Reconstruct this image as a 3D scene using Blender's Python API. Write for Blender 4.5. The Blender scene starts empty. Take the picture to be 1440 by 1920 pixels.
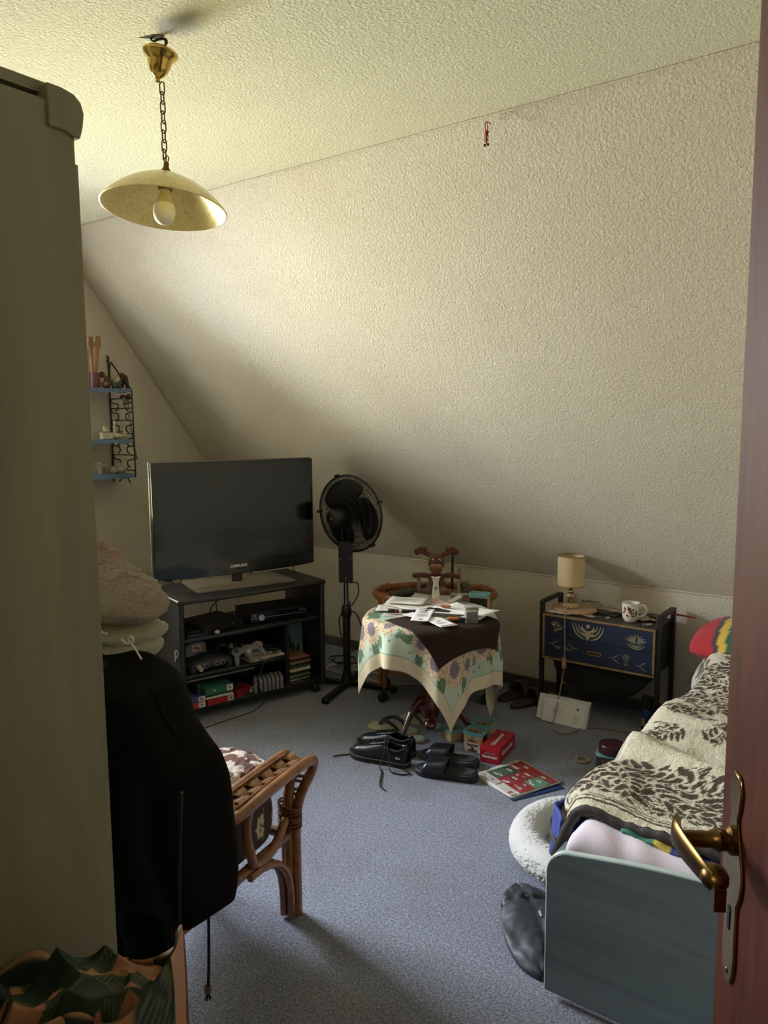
import bpy, math, random
import numpy as np
from mathutils import Vector, Matrix, Euler, noise
random.seed(7)
S = bpy.context.scene
COL = S.collection
PI = math.pi
R = math.radians

# ------------------------------------------------------------------ camera
cam_d = bpy.data.cameras.new('camera')
cam = bpy.data.objects.new('camera', cam_d); COL.objects.link(cam)
cam_d.sensor_fit = 'HORIZONTAL'; cam_d.sensor_width = 36.0
cam_d.lens = 1442.0 / 1440.0 * 36.0
cam_d.clip_start = 0.02
_yaw, _pit, _rol = R(36.3), math.atan2(1442.0, 12267.0), R(0.36)
_f = Vector((-math.sin(_yaw)*math.cos(_pit), math.cos(_yaw)*math.cos(_pit), -math.sin(_pit)))
_r = Vector((math.cos(_yaw), math.sin(_yaw), 0)); _u = _r.cross(_f)
_r2 = _r*math.cos(_rol) - _u*math.sin(_rol); _u2 = _r2.cross(_f)
_m = Matrix((( _r2.x, _u2.x, -_f.x, 0.0), (_r2.y, _u2.y, -_f.y, 0.0), (_r2.z, _u2.z, -_f.z, 1.5), (0, 0, 0, 1)))
cam.matrix_world = _m
S.camera = cam

# ------------------------------------------------------------------ world and lights
W = bpy.data.worlds.new('world'); S.world = W; W.use_nodes = True
_bg = W.node_tree.nodes['Background']
_bg.inputs[0].default_value = (0.80, 0.78, 0.66, 1); _bg.inputs[1].default_value = 0.10

def area(name, loc, target, sx, sy, power, color):
    l = bpy.data.lights.new(name, 'AREA'); l.shape = 'RECTANGLE'; l.size = sx; l.size_y = sy
    l.energy = power; l.color = color
    o = bpy.data.objects.new(name, l); COL.objects.link(o); o.location = loc
    o.rotation_euler = (Vector(target)-Vector(loc)).to_track_quat('-Z', 'Y').to_euler()
    return o
# daylight through the gable window: sky light falls down into the room, sunlit garden light rises to the ceiling
area('window_sky_light', (-4.42, 1.72, 2.02), (-2.3, 1.85, 0.55), 1.25, 0.9, 400, (0.70, 0.82, 1.0))
area('window_garden_light', (-4.40, 1.72, 0.98), (-2.6, 1.80, 2.2), 1.25, 0.8, 138, (0.97, 0.95, 0.42))
area('window_horizon_light', (-4.46, 1.72, 1.50), (-1.0, 2.1, 1.25), 1.2, 1.1, 80, (1.0, 0.90, 0.66))
# added unseen fill lamp in the hallway, lifts the dim wardrobe side
area('added_hallway_fill', (-0.6, -1.2, 2.3), (-0.6, 0.6, 0.9), 0.6, 0.6, 15.0, (1.0, 0.88, 0.70))
S.view_settings.view_transform = 'Standard'; S.view_settings.look = 'None'
S.view_settings.gamma = 1.0; S.view_settings.use_curve_mapping = False
S.view_settings.exposure = 0.0

# ------------------------------------------------------------------ materials
def lin(h):
    h = h.lstrip('#'); c = [int(h[i:i+2], 16)/255 for i in (0, 2, 4)]
    return tuple((x/12.92 if x <= 0.04045 else ((x+0.055)/1.055)**2.4) for x in c) + (1.0,)
def sc(c, k): return tuple(max(0.0, min(1.0, x*k)) for x in c[:3]) + (1.0,)
class NT:
    def __init__(s, name):
        s.m = bpy.data.materials.new(name); s.m.use_nodes = True
        s.t = s.m.node_tree; s.b = s.t.nodes['Principled BSDF']; s.o = s.t.nodes['Material Output']
        s._c = None
    def n(s, ty, **k):
        x = s.t.nodes.new(ty)
        for a, v in k.items():
            if a.startswith('i_'): x.inputs[a[2:].replace('_', ' ')].default_value = v
            else: setattr(x, a, v)
        return x
    def l(s, a, b): s.t.links.new(a, b)
    def co(s):
        if s._c is None: s._c = s.n('ShaderNodeTexCoord').outputs['Object']
        return s._c
    def map(s, scale=(1, 1, 1), rot=(0, 0, 0)):
        m = s.n('ShaderNodeMapping'); m.inputs['Scale'].default_value = scale; m.inputs['Rotation'].default_value = rot
        s.l(s.co(), m.inputs['Vector']); return m.outputs[0]
    def noise(s, scale, detail=2, rough=.5, vec=None, dist=0):
        x = s.n('ShaderNodeTexNoise'); x.inputs['Scale'].default_value = scale; x.inputs['Detail'].default_value = detail
        x.inputs['Roughness'].default_value = rough; x.inputs['Distortion'].default_value = dist
        s.l(vec or s.co(), x.inputs['Vector']); return x.outputs['Fac']
    def ramp(s, fac, stops):
        x = s.n('ShaderNodeValToRGB'); e = x.color_ramp.elements
        while len(e) < len(stops): e.new(0.5)
        for q, (p, c) in zip(e, stops): q.position = p; q.color = c
        s.l(fac, x.inputs[0]); return x.outputs[0]
    def mix(s, a, b, fac, mode='MIX'):
        x = s.n('ShaderNodeMixRGB', blend_type=mode)
        for i, v in ((0, fac), (1, a), (2, b)):
            if hasattr(v, 'links'): s.l(v, x.inputs[i])
            else: x.inputs[i].default_value = v
        return x.outputs[0]
    def bump(s, h, strength=.3, dist=.002, prev=None):
        x = s.n('ShaderNodeBump'); x.inputs['Strength'].default_value = strength; x.inputs['Distance'].default_value = dist
        s.l(h, x.inputs['Height'])
        if prev is not None: s.l(prev, x.inputs['Normal'])
        s.l(x.outputs[0], s.b.inputs['Normal']); return x.outputs[0]
    def base(s, c):
        if hasattr(c, 'links'): s.l(c, s.b.inputs['Base Color'])
        else: s.b.inputs['Base Color'].default_value = c
    def set(s, **k):
        for a, v in k.items(): s.b.inputs[a.replace('_', ' ')].default_value = v
        return s
_M = {}
def P(name, col, rough=.6, metal=0., var=.10, vs=14, bump=.0, bs=200, bd=.001, **k):
    """plain material: colour with a little noise variation and optional relief"""
    key = (name, col)
    if key in _M: return _M[key]
    t = NT(name); c = lin(col)
    t.base(t.ramp(t.noise(vs, 4), [(.3, sc(c, 1-var)), (.7, sc(c, 1+var))]))
    t.set(Roughness=rough, Metallic=metal)
    for a, v in k.items(): t.b.inputs[a.replace('_', ' ')].default_value = v
    if bump: t.bump(t.noise(bs, 3), bump, bd)
    _M[key] = t.m; return t.m
def WOOD(name, c1, c2, rough=.45, scale=(1.2, 1.2, 14), ns=6, bump=.05, coat=0, rot=(0, 0, 0)):
    key = (name, c1, c2)
    if key in _M: return _M[key]
    t = NT(name); v = t.map(scale, rot)
    w = t.noise(ns, 5, .6, v, .7)
    t.base(t.ramp(w, [(.32, lin(c1)), (.66, lin(c2))]))
    t.set(Roughness=rough); t.b.inputs['Coat Weight'].default_value = coat
    if bump: t.bump(w, bump, .001)
    _M[key] = t.m; return t.m
def VC(name, rough=.8, bump=0, bs=300, bd=.001, sheen=0, grain=0):
    """colours come from the mesh's own colour attribute (printed pattern)"""
    if (name,) in _M: return _M[(name,)]
    t = NT(name); a = t.n('ShaderNodeVertexColor', layer_name='Col'); c = a.outputs[0]
    if grain: c = t.mix(c, t.ramp(t.noise(bs*.6, 3), [(.3, (.55, .55, .55, 1)), (.7, (1, 1, 1, 1))]), grain, 'MULTIPLY')
    t.base(c); t.set(Roughness=rough); t.b.inputs['Sheen Weight'].default_value = sheen
    if bump: t.bump(t.noise(bs, 3), bump, bd)
    _M[(name,)] = t.m; return t.m
def GLASS(name, col='#ffffff', alpha=.25, rough=.05):
    """thin clear plastic or glass"""
    if (name, col) in _M: return _M[(name, col)]
    t = NT(name); tr = t.n('ShaderNodeBsdfTransparent'); tr.inputs[0].default_value = sc(lin(col), .97)
    t.base(t.ramp(t.noise(9, 2), [(.3, sc(lin(col), .9)), (.7, lin(col))])); t.set(Roughness=rough)
    mx = t.n('ShaderNodeMixShader'); fr = t.n('ShaderNodeLayerWeight'); fr.inputs[0].default_value = .35
    ad = t.n('ShaderNodeMath', operation='ADD'); ad.inputs[1].default_value = alpha; ad.use_clamp = True
    t.l(fr.outputs['Fresnel'], ad.inputs[0]); t.l(ad.outputs[0], mx.inputs[0])
    t.l(tr.outputs[0], mx.inputs[1]); t.l(t.b.outputs[0], mx.inputs[2]); t.l(mx.outputs[0], t.o.inputs[0])
    _M[(name, col)] = t.m; return t.m

# ------------------------------------------------------------------ mesh builder
def TR(x=0, y=0, z=0, rx=0, ry=0, rz=0, s=1):
    return Matrix.Translation((x, y, z)) @ Euler((R(rx), R(ry), R(rz))).to_matrix().to_4x4() @ Matrix.Scale(s, 4)
def frame(pts, closed):
    P_ = [Vector(p) for p in pts]; n = len(P_); T = []
    for i in range(n):
        a = P_[(i-1) % n] if (closed or i > 0) else P_[0]
        b = P_[(i+1) % n] if (closed or i < n-1) else P_[-1]
        t = b-a; T.append(t.normalized() if t.length > 1e-9 else Vector((0, 0, 1)))
    up = Vector((0, 0, 1)) if abs(T[0].z) < .9 else Vector((1, 0, 0))
    N = [(up - T[0]*up.dot(T[0])).normalized()]
    for i in range(1, n):
        v = N[-1]-T[i]*N[-1].dot(T[i]); N.append(v.normalized() if v.length > 1e-6 else N[-1])
    return P_, T, N
class MB:
    def __init__(s): s.v = []; s.f = []; s.c = None
    def add(s, vs, fs, M=None):
        o = len(s.v)
        s.v += [tuple(M @ Vector(p)) if M is not None else tuple(p) for p in vs]
        s.f += [tuple(i+o for i in f) for f in fs]; return s
    def box(s, cx, cy, cz, sx, sy, sz, M=None):
        x, y, z = sx/2, sy/2, sz/2
        vs = [(cx+a*x, cy+b*y, cz+c*z) for a in (-1, 1) for b in (-1, 1) for c in (-1, 1)]
        return s.add(vs, [(0, 1, 3, 2), (4, 6, 7, 5), (0, 4, 5, 1), (2, 3, 7, 6), (0, 2, 6, 4), (1, 5, 7, 3)], M)
    def tube(s, pts, r, n=8, closed=False, M=None, sq=None):
        P_, T, N = frame(pts, closed); m = len(P_); vs = []; fs = []
        for i in range(m):
            rr = r[i] if hasattr(r, '__len__') else r
            B = T[i].cross(N[i])
            for k in range(n):
                a = 2*PI*(k+.5)/n; ca, sa = math.cos(a), math.sin(a)
                if sq: ca *= sq[0]; sa *= sq[1]
                vs.append(P_[i]+N[i]*(rr*ca)+B*(rr*sa))
        for i in range(m if closed else m-1):
            j = (i+1) % m
            for k in range(n):
                l = (k+1) % n; fs.append((i*n+k, i*n+l, j*n+l, j*n+k))
        if not closed:
            fs.append(tuple(range(n-1, -1, -1))); fs.append(tuple((m-1)*n+k for k in range(n)))
        return s.add(vs, fs, M)
    def lathe(s, prof, n=28, M=None, closed=False, sx=1, sy=1):
        vs = []; fs = []
        for r_, z in prof:
            for k in range(n):
                a = 2*PI*k/n; vs.append((r_*math.cos(a)*sx, r_*math.sin(a)*sy, z))
        m = len(prof)
        for i in range(m if closed else m-1):
            j = (i+1) % m
            for k in range(n):
                l = (k+1) % n; fs.append((i*n+k, i*n+l, j*n+l, j*n+k))
        if not closed:
            fs.append(tuple(range(n-1, -1, -1))); fs.append(tuple((m-1)*n+k for k in range(n)))
        return s.add(vs, fs, M)
    def prism(s, pts, t, M=None, z0=0):
        n = len(pts)
        a = sum(pts[i][0]*pts[(i+1) % n][1]-pts[(i+1) % n][0]*pts[i][1] for i in range(n))
        if a < 0: pts = pts[::-1]
        vs = [(x, y, z0) for x, y in pts]+[(x, y, z0+t) for x, y in pts]
        fs = [tuple(range(n-1, -1, -1)), tuple(range(n, 2*n))]+[(i, (i+1) % n, n+(i+1) % n, n+i) for i in range(n)]
        return s.add(vs, fs, M)
    def ball(s, c, r, n=14, M=None, sc3=(1, 1, 1), rot=None):
        vs = []; m = n//2+1; fs = []
        Q = Euler(rot).to_matrix() if rot else None
        for i in range(m):
            th = PI*i/(m-1)
            for k in range(n):
                a = 2*PI*k/n
                p = Vector((math.sin(th)*math.cos(a)*r*sc3[0], math.sin(th)*math.sin(a)*r*sc3[1], -math.cos(th)*r*sc3[2]))
                if Q: p = Q @ p
                vs.append(p+Vector(c))
        for i in range(m-1):
            for k in range(n):
                l = (k+1) % n; fs.append((i*n+k, i*n+l, (i+1)*n+l, (i+1)*n+k))
        return s.add(vs, fs, M)
    def grid(s, fn, nu, nv, cu=False, cv=False, M=None):
        vs = []; fs = []
        for j in range(nv):
            for i in range(nu):
                vs.append(fn(i/(nu if cu else nu-1), j/(nv if cv else nv-1)))
        for j in range(nv if cv else nv-1):
            for i in range(nu if cu else nu-1):
                a, b = (i+1) % nu, (j+1) % nv
                fs.append((j*nu+i, j*nu+a, b*nu+a, b*nu+i))
        return s.add(vs, fs, M)
    def build(s, name, mat, parent=None, bevel=0, smooth=True, ang=40, sub=0, solid=0, col=None, seg=2):
        me = bpy.data.meshes.new(name); me.from_pydata(s.v, [], s.f); me.update()
        me.materials.append(mat)
        if smooth:
            me.polygons.foreach_set('use_smooth', [True]*len(me.polygons))
            try: me.set_sharp_from_angle(angle=R(ang))
            except Exception: pass
        if col is not None:
            ca = me.color_attributes.new('Col', 'FLOAT_COLOR', 'POINT')
            ca.data.foreach_set('color', np.asarray(col, dtype=np.float32).ravel())
        o = bpy.data.objects.new(name, me); COL.objects.link(o)
        if parent is not None: o.parent = parent
        if solid:
            q = o.modifiers.new('solid', 'SOLIDIFY'); q.thickness = abs(solid); q.offset = 1 if solid > 0 else -1
        if bevel:
            q = o.modifiers.new('bevel', 'BEVEL'); q.width = bevel; q.segments = seg; q.limit_method = 'ANGLE'; q.angle_limit = R(35)
            q.harden_normals = False
        if sub:
            q = o.modifiers.new('sub', 'SUBSURF'); q.levels = sub; q.render_levels = sub
        return o
def place(o, x=0, y=0, z=0, rx=0, ry=0, rz=0):
    o.location = (x, y, z); o.rotation_euler = (R(rx), R(ry), R(rz)); return o
def tag(o, label, cat, group=None):
    o['label'] = label; o['category'] = cat
    if group: o['group'] = group
    return o
def thing(name, label, cat, loc=(0, 0, 0), rz=0, group=None, rot=None):
    o = bpy.data.objects.new(name, None); COL.objects.link(o); o.empty_display_size = .05
    o.location = loc; o.rotation_euler = rot or (0, 0, R(rz))
    return tag(o, label, cat, group)
def struct(o): o['kind'] = 'structure'; return o
def dup(root, loc=None, rot=None, label=None):
    def cp(o, par):
        c = o.copy(); COL.objects.link(c); c.parent = par
        for ch in [q for q in COL.objects if q.parent == o]: cp(ch, c)
        return c
    r = cp(root, None)
    if loc is not None: r.location = loc
    if rot is not None: r.rotation_euler = rot
    if label: r['label'] = label
    return r
def text(s_, size, mat, parent, M, name='lettering', depth=.0004, align='CENTER', bold=0, sx=1, shear=0):
    """flat printed lettering as thin real geometry"""
    c = bpy.data.curves.new(name, 'FONT'); c.body = s_; c.size = size; c.extrude = depth; c.align_x = align
    c.align_y = 'CENTER'; c.offset = bold; c.resolution_u = 3; c.shear = shear
    t = bpy.data.objects.new(name, c); COL.objects.link(t)
    me = bpy.data.meshes.new_from_object(t.evaluated_get(bpy.context.evaluated_depsgraph_get()))
    bpy.data.objects.remove(t); me.materials.clear(); me.materials.append(mat)
    for v in me.vertices: v.co.x *= sx
    me.transform(M)
    o = bpy.data.objects.new(name, me); COL.objects.link(o)
    if parent is not None: o.parent = parent
    return o
def nz(x, y, z=0): return noise.noise(Vector((x, y, z)))
def spline(pts, n=8, closed=False):
    """Catmull-Rom through the points"""
    P_ = [Vector(p) for p in pts]; m = len(P_); out = []
    for i in range(m if closed else m-1):
        if closed: a, b, c, d = P_[(i-1) % m], P_[i], P_[(i+1) % m], P_[(i+2) % m]
        else: a, b, c, d = P_[max(i-1, 0)], P_[i], P_[i+1], P_[min(i+2, m-1)]
        for k in range(n):
            t = k/n
            out.append(.5*((2*b)+(c-a)*t+(2*a-5*b+4*c-d)*t*t+(-a+3*b-3*c+d)*t**3))
    if not closed: out.append(P_[-1])
    return out
def rrect(w, h, r, n=5):
    out = []
    for cx, cy, a0 in ((w/2-r, h/2-r, 0), (-w/2+r, h/2-r, 90), (-w/2+r, -h/2+r, 180), (w/2-r, -h/2+r, 270)):
        for k in range(n+1):
            a = R(a0+90*k/n); out.append((cx+r*math.cos(a), cy+r*math.sin(a)))
    return out
# ------------------------------------------------------------------ the room
XL, XR, YF, YB, ZC, ZK = -3.98, 0.50, 0.12, 3.888, 2.53, 0.655
YC = YB - .779*(ZC-ZK)      # where slope meets ceiling
def wallmat(name, c1, c2, stain=None):
    t = NT(name)
    base = t.ramp(t.noise(1.3, 5, .6), [(.3, lin(c1)), (.75, lin(c2))])
    specks = t.ramp(t.noise(26, 2), [(.20, (.62, .54, .42, 1)), (.235, (1, 1, 1, 1))])
    t.base(t.mix(base, specks, .55, 'MULTIPLY'))
    t.set(Roughness=.88)
    a = t.noise(100, 5, .62, None, .3); b = t.noise(330, 2)
    n1 = t.bump(a, .8, .012); t.bump(b, .35, .0025, n1)
    return t.m
M_wall = wallmat('textured_wall_paint', '#d3c8b3', '#ddd3c0')
M_ceil = wallmat('textured_ceiling_paint', '#ddd8c0', '#e6e0c8')
def carpet():
    t = NT('grey_blue_carpet')
    f = t.noise(200, 3, .85); g = t.noise(2.2, 5, .65); h = t.noise(95, 3, .7)
    c = t.ramp(f, [(.36, lin('#5a5f72')), (.5, lin('#a8adc4')), (.64, lin('#eceffc'))])
    c = t.mix(c, t.ramp(h, [(.36, (.5, .5, .52, 1)), (.62, (1, 1, 1, 1))]), .8, 'MULTIPLY')
    c = t.mix(c, t.ramp(g, [(.28, (.74, .70, .63, 1)), (.5, (1, 1, 1, 1))]), .8, 'MULTIPLY')
    t.base(c); t.set(Roughness=.95); t.b.inputs['Sheen Weight'].default_value = .15
    t.bump(t.noise(150, 4, .8), 1.0, .018); return t.m
M_carpet = carpet()
M_white = P('white_gloss_paint', '#d8d4c8', .4)
m = MB(); m.box((XL+XR)/2, (YF-1.6+YB)/2, -.05, XR-XL+.24, YB-YF+1.9, .1); struct(m.build('floor', M_carpet))
m = MB(); m.box((XL+XR)/2, (YF-1.6+YC)/2+.03, ZC+.05, XR-XL+.24, YC-YF+1.72, .1); struct(m.build('ceiling', M_ceil))
m = MB(); m.box((XL+XR)/2, YB+.06, ZK/2, XR-XL+.24, .12, ZK); struct(m.build('wall_back', M_wall))
# sloping roof wall, with thickness outward
m = MB(); d = Vector((0, YC-YB, ZC-ZK)); nn = Vector((0, d.z, -d.y)).normalized()*.1
a0, a1 = Vector((XL-.12, YB, ZK)), Vector((XR+.12, YB, ZK)); b0, b1 = a0+d, a1+d
m.add([a0, a1, b1, b0, a0+nn, a1+nn, b1+nn, b0+nn], [(0, 1, 2, 3), (7, 6, 5, 4), (0, 4, 5, 1), (3, 2, 6, 7), (0, 3, 7, 4), (1, 5, 6, 2)])
struct(m.build('wall_slope', M_wall, smooth=False))
# gable wall with a window opening
WY0, WY1, WZ0, WZ1 = 1.10, 2.32, .92, 2.12
def gable(name, X, t, holes):
    m = MB(); yb = YB; yf = YF-1.6
    if holes:
        y0, y1, z0, z1 = holes
        yk = lambda z: YB-.779*(z-ZK)
        polys = [[(yf, 0), (y0, 0), (y0, ZC), (yf, ZC)], [(y0, 0), (y1, 0), (y1, z0), (y0, z0)],
                 [(y0, z1), (y1, z1), (y1, ZC), (y0, ZC)], [(y1, 0), (yb, 0), (yb, ZK), (YC, ZC), (y1, ZC)]]
    else: polys = [[(yf, 0), (yb, 0), (yb, ZK), (YC, ZC), (yf, ZC)]]
    Mx = Matrix(((0, 0, 1, X), (1, 0, 0, 0), (0, 1, 0, 0), (0, 0, 0, 1)))
    for p in polys: m.prism(p, t, Mx)
    return struct(m.build(name, M_wall, smooth=False))
gable('wall_left', XL-.14, .14, (WY0, WY1, WZ0, WZ1))
gable('wall_right', XR, .12, None)
# front wall with the door opening (camera stands in it)
m = MB()
m.box((XL-.60)/2, YF-.06, ZC/2, -.60-XL, .12, ZC); m.box((.32+XR)/2, YF-.06, ZC/2, XR-.32, .12, ZC)
m.box((.32-.60)/2, YF-.06, (2.06+ZC)/2, .92, .12, ZC-2.06)
struct(m.build('wall_front', M_wall, smooth=False))
m = MB(); m.box((XL+XR)/2, YF-1.66, ZC/2, XR-XL+.24, .12, ZC); struct(m.build('wall_hallway', M_wall, smooth=False))
# baseboards: carpet strip with a light top bead
M_strip = P('dark_carpet_strip', '#4d4a4a', .95, bump=.5, bs=400, bd=.003)
m = MB(); m.box((XL+XR)/2, YB-.006, .028, XR-XL, .012, .056); b = struct(m.build('baseboard_back', M_strip))
m = MB(); m.box((XL+XR)/2, YB-.007, .0575, XR-XL, .014, .005); m.build('top_bead', P('beige_bead', '#6e675c'), b)
m = MB(); m.box(XL+.006, (YF+YB)/2, .028, .012, YB-YF, .056); b = struct(m.build('baseboard_left', M_strip))
m = MB(); m.box(XL+.007, (YF+YB)/2, .0575, .014, YB-YF, .005); m.build('top_bead', P('beige_bead', '#6e675c'), b)
# rough plaster beads where slope and gable wall meet
pts = []
for i in range(40):
    t = i/39; z = ZK+(ZC-ZK)*t; y = YB-.779*(z-ZK)
    pts.append((XL+.003+.002*nz(i*.7, 1), y-.006+.004*nz(i*.5, 3), z-.003))
m = MB(); m.tube(pts, .005, 6); struct(m.build('trim_1', M_wall))
pts = [(x, YC-.004+.003*nz(x*9, 2), ZC-.004) for x in np.linspace(XL, XR, 60)]
m = MB(); m.tube(pts, .005, 6); struct(m.build('trim_2', M_wall))
pts = [(x, YB-.003+.002*nz(x*9, 2), ZK-.002) for x in np.linspace(XL, XR, 60)]
m = MB(); m.tube(pts, .004, 6); struct(m.build('trim_3', M_wall))
# window (hidden from here by the wardrobe, it lights the room)
wn = bpy.data.objects.new('window_1', None); COL.objects.link(wn); wn.location = (XL-.09, (WY0+WY1)/2, WZ0); struct(wn)
ww, wh = WY1-WY0, WZ1-WZ0
m = MB()
for y in (-ww/2+.03, ww/2-.03): m.box(0, y, wh/2, .06, .06, wh)
for z in (.03, wh-.03): m.box(0, 0, z, .06, ww-.12, .06)
m.build('window_frame', M_white, wn, bevel=.004)
m = MB(); m.box(.0, 0, wh/2, .055, .07, wh-.12); m.build('mullion', M_white, wn, bevel=.004)
for y in (-.29, .29):
    m = MB(); m.box(0, y, wh/2, .006, .51, wh-.12); m.build('pane', GLASS('window_glass', '#ffffff', .0, .02), wn)
m = MB(); m.box(.085, 0, -.012, .26, ww+.1, .024); m.build('window_sill', M_white, wn, bevel=.004)
# ------------------------------------------------------------------ open door on the right
M_door = WOOD('brown_red_door_veneer', '#38160c', '#54240f', .5, (9, 9, 1), 5, .02, 0)
dA = R(31); DL = .88; BS = .048
ed = Vector((-math.sin(dA), math.cos(dA), 0)); nd = Vector((-math.cos(dA), -math.sin(dA), 0))
M_door.node_tree.nodes['Principled BSDF'].inputs['Specular IOR Level'].default_value = .22
door = bpy.data.objects.new('door_1', None); COL.objects.link(door); struct(door)
hinge = Vector((-.168, .905, 0))+ed*BS-ed*DL
door.matrix_world = Matrix(((ed.x, nd.x, 0, hinge.x), (ed.y, nd.y, 0, hinge.y), (0, 0, 1, 0), (0, 0, 0, 1)))
m = MB(); m.box(DL/2, -.02, 1.0, DL, .04, 1.99); m.build('door_leaf', M_door, door, bevel=.002)
M_brass = P('antique_brass', '#6b522c', .32, 1.0, .25, 30)
xx = DL-BS
# escutcheon plate with wavy outline
def wavy(h, w):
    n = 60; L = []
    for i in range(n+1):
        t = i/n; z = -h/2+h*t
        ww_ = w*(.50+.32*abs(math.sin(PI*2.5*t+.0))+.18*math.cos(4*PI*(t-.5)))*min(1, (math.sin(PI*t)+.02)**.35*1.02)
        L.append((ww_/2, z))
    return L+[(-x, z) for x, z in L[::-1]]
hz = 1.022
Mp = Matrix(((1, 0, 0, xx), (0, 0, 1, 0), (0, 1, 0, .975), (0, 0, 0, 1)))
m = MB(); m.prism(wavy(.255, .062), .004, Mp); pl = m.build('escutcheon_plate', P('antique_brass_plate', '#a08456', .22, 1.0, .18, 40), door, bevel=.0015)
m = MB(); m.box(xx, .0046, .925, .006, .001, .022); m.ball((xx, .0046, .938), .005, 8, sc3=(1, .12, 1)); m.build('keyhole', P('black_void', '#050505', .9), pl)
m = MB()
for z in (.862,): m.ball((xx, .004, z), .004, 8, sc3=(1, .4, 1))
m.build('screw', P('antique_brass_plate', '#a08456', .22, 1.0, .18, 40), pl)
m = MB()
Mh = Matrix(((1, 0, 0, xx), (0, 0, 1, 0), (0, 1, 0, hz), (0, 0, 0, 1)))
m.lathe([(.0165, .003), (.0165, .008), (.012, .012), (.012, .018), (.0145, .021), (.012, .024), (.0095, .030), (.0095, .056), (.011, .062)], 20, Mh)
m.build('handle_neck', M_brass, door)
g = spline([(xx+.010, .064, hz+.006), (xx-.006, .069, hz+.008), (xx-.030, .068, hz+.008), (xx-.056, .064, hz+.007), (xx-.078, .060, hz+.006), (xx-.092, .056, hz+.005)], 6)
m = MB(); m.tube(g, [.0165*(1-.45*(i/len(g))) for i in range(len(g))], 16, sq=(1.1, .34))
m.ball((xx-.082, .051, hz+.004), .0145, 14, sc3=(1.25, 1.0, .95)); m.box(xx-.098, .052, hz-.008, .014, .012, .024)
m.build('handle_lever', M_brass, door)
# ------------------------------------------------------------------ wardrobe at the left
M_ward = WOOD('pale_green_grey_wardrobe_veneer', '#7f7a64', '#8f8a70', .55, (5, 5, .7), 2.2, .04)
WX, WYF, WH, WW, WD = -1.20, .775, 2.05, 1.0, .60
t = thing('wardrobe', 'tall pale green-grey wood-grain wardrobe with an overhanging front cornice', 'wardrobe', (WX-WW/2, WYF-WD/2, 0))
for s_ in (-1, 1):
    m = MB(); m.box(s_*(WW/2-.009), -.0, 1.0+.015, .018, WD, WH-.02-.03); m.build('side_panel', M_ward, t, bevel=.001)
m = MB(); m.box(0, -WD/2+.004, 1.0, WW-.04, .006, 1.95); m.build('back_panel', M_ward, t)
m = MB(); m.box(0, -.0, WH-.011, WW-.036, WD, .018); m.build('top_panel', M_ward, t)
m = MB(); m.box(0, 0, .07, WW-.036, WD-.02, .018); m.build('bottom_panel', M_ward, t)
m = MB(); m.box(0, WD/2-.03, .03, WW-.036, .018, .06); m.build('plinth', M_ward, t)
for s_ in (-1, 1):
    m = MB(); m.box(s_*(WW-.04)/4, WD/2+.010, 1.01, (WW-.044)/2, .018, 1.85); dd = m.build('door', M_ward, t, bevel=.002)
    m = MB(); m.tube([(s_*.04, WD/2+.018, .98), (s_*.04, WD/2+.04, .99), (s_*.04, WD/2+.04, 1.07), (s_*.04, WD/2+.018, 1.08)], .005, 8); m.build('handle', M_brass, dd)
# cornice: profile in (y,z), swept along x
prof = [(-.035, WH-.010), (-.010, WH-.010), (.012, WH-.014), (.024, WH-.024), (.029, WH-.040), (.026, WH-.062), (.020, WH-.082), (.008, WH-.082), (-.004, WH-.076), (-.035, WH-.076)]
m = MB(); m.prism([(WD/2+y-.012, z) for y, z in prof], WW+.006, Matrix(((0, 0, 1, -WW/2), (1, 0, 0, 0), (0, 1, 0, 0), (0, 0, 0, 1))))
m.build('cornice', M_ward, t, bevel=.002)

# ------------------------------------------------------------------ TV cabinet
M_blk = WOOD('black_wood_laminate', '#1a191b', '#232225', .42, (1, 8, 8), 5, .03)
cab = thing('television_cabinet', 'black open-fronted television cabinet on castors in the corner', 'tv stand', (-3.06, 2.828, 0), -17.2)
# local: x = depth axis pointing out of the front (+), y = along the width (far side +)
CD, CH, FX = .43, .636, .215
ZU, ZM, ZL = .432, .240, .072      # tops of the three shelves
m = MB(); m.prism([(-.215, -.425), (.215, -.425), (.227, -.2), (.231, 0), (.227, .2), (.215, .425), (-.215, .425)], .023, TR(0, 0, CH-.023)); m.build('top', M_blk, cab, bevel=.008, seg=3)
for y in (-.405, .405):
    m = MB(); m.box(0, y, .335, CD-.03, .018, .555); m.build('side_panel', M_blk, cab, bevel=.002)
    m = MB(); m.tube([(FX-.017, y, .05), (FX-.017, y, CH-.023)], .0155, 12); m.build('front_post', M_blk, cab)
m = MB(); m.box(-.008, 0, ZL-.011, CD-.04, .792, .022); m.build('bottom_shelf', M_blk, cab, bevel=.004)
m = MB(); m.box(-.01, -.105, ZM-.009, CD-.05, .582, .018); m.build('middle_shelf', M_blk, cab, bevel=.004)
m = MB(); m.box(-.008, 0, ZU-.010, CD-.03, .790, .020); m.build('upper_shelf', M_blk, cab, bevel=.006)
m = MB(); m.box(-.01, .195, (ZU+ZL)/2-.01, CD-.05, .016, ZU-ZL-.02); m.build('divider', M_blk, cab)
m = MB(); m.box(-.20, -.105, (ZU+ZL)/2, .006, .58, ZU-ZL-.02); m.build('back_panel', M_blk, cab)
m = MB(); m.box(-.20, .30, (ZU+ZL)/2, .006, .19, ZU-ZL-.02); m.build('back_panel', M_blk, cab)
M_rub = P('black_rubber', '#151515', .6)
for x in (-.17, .18):
    for y in (-.365, .365):
        m = MB(); m.lathe([(.001, -.020), (.021, -.018), (.024, -.010), (.024, .010), (.021, .018), (.001, .020)], 16, TR(x, y, .024, 90))
        m.build('castor', M_rub, cab)
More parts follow.
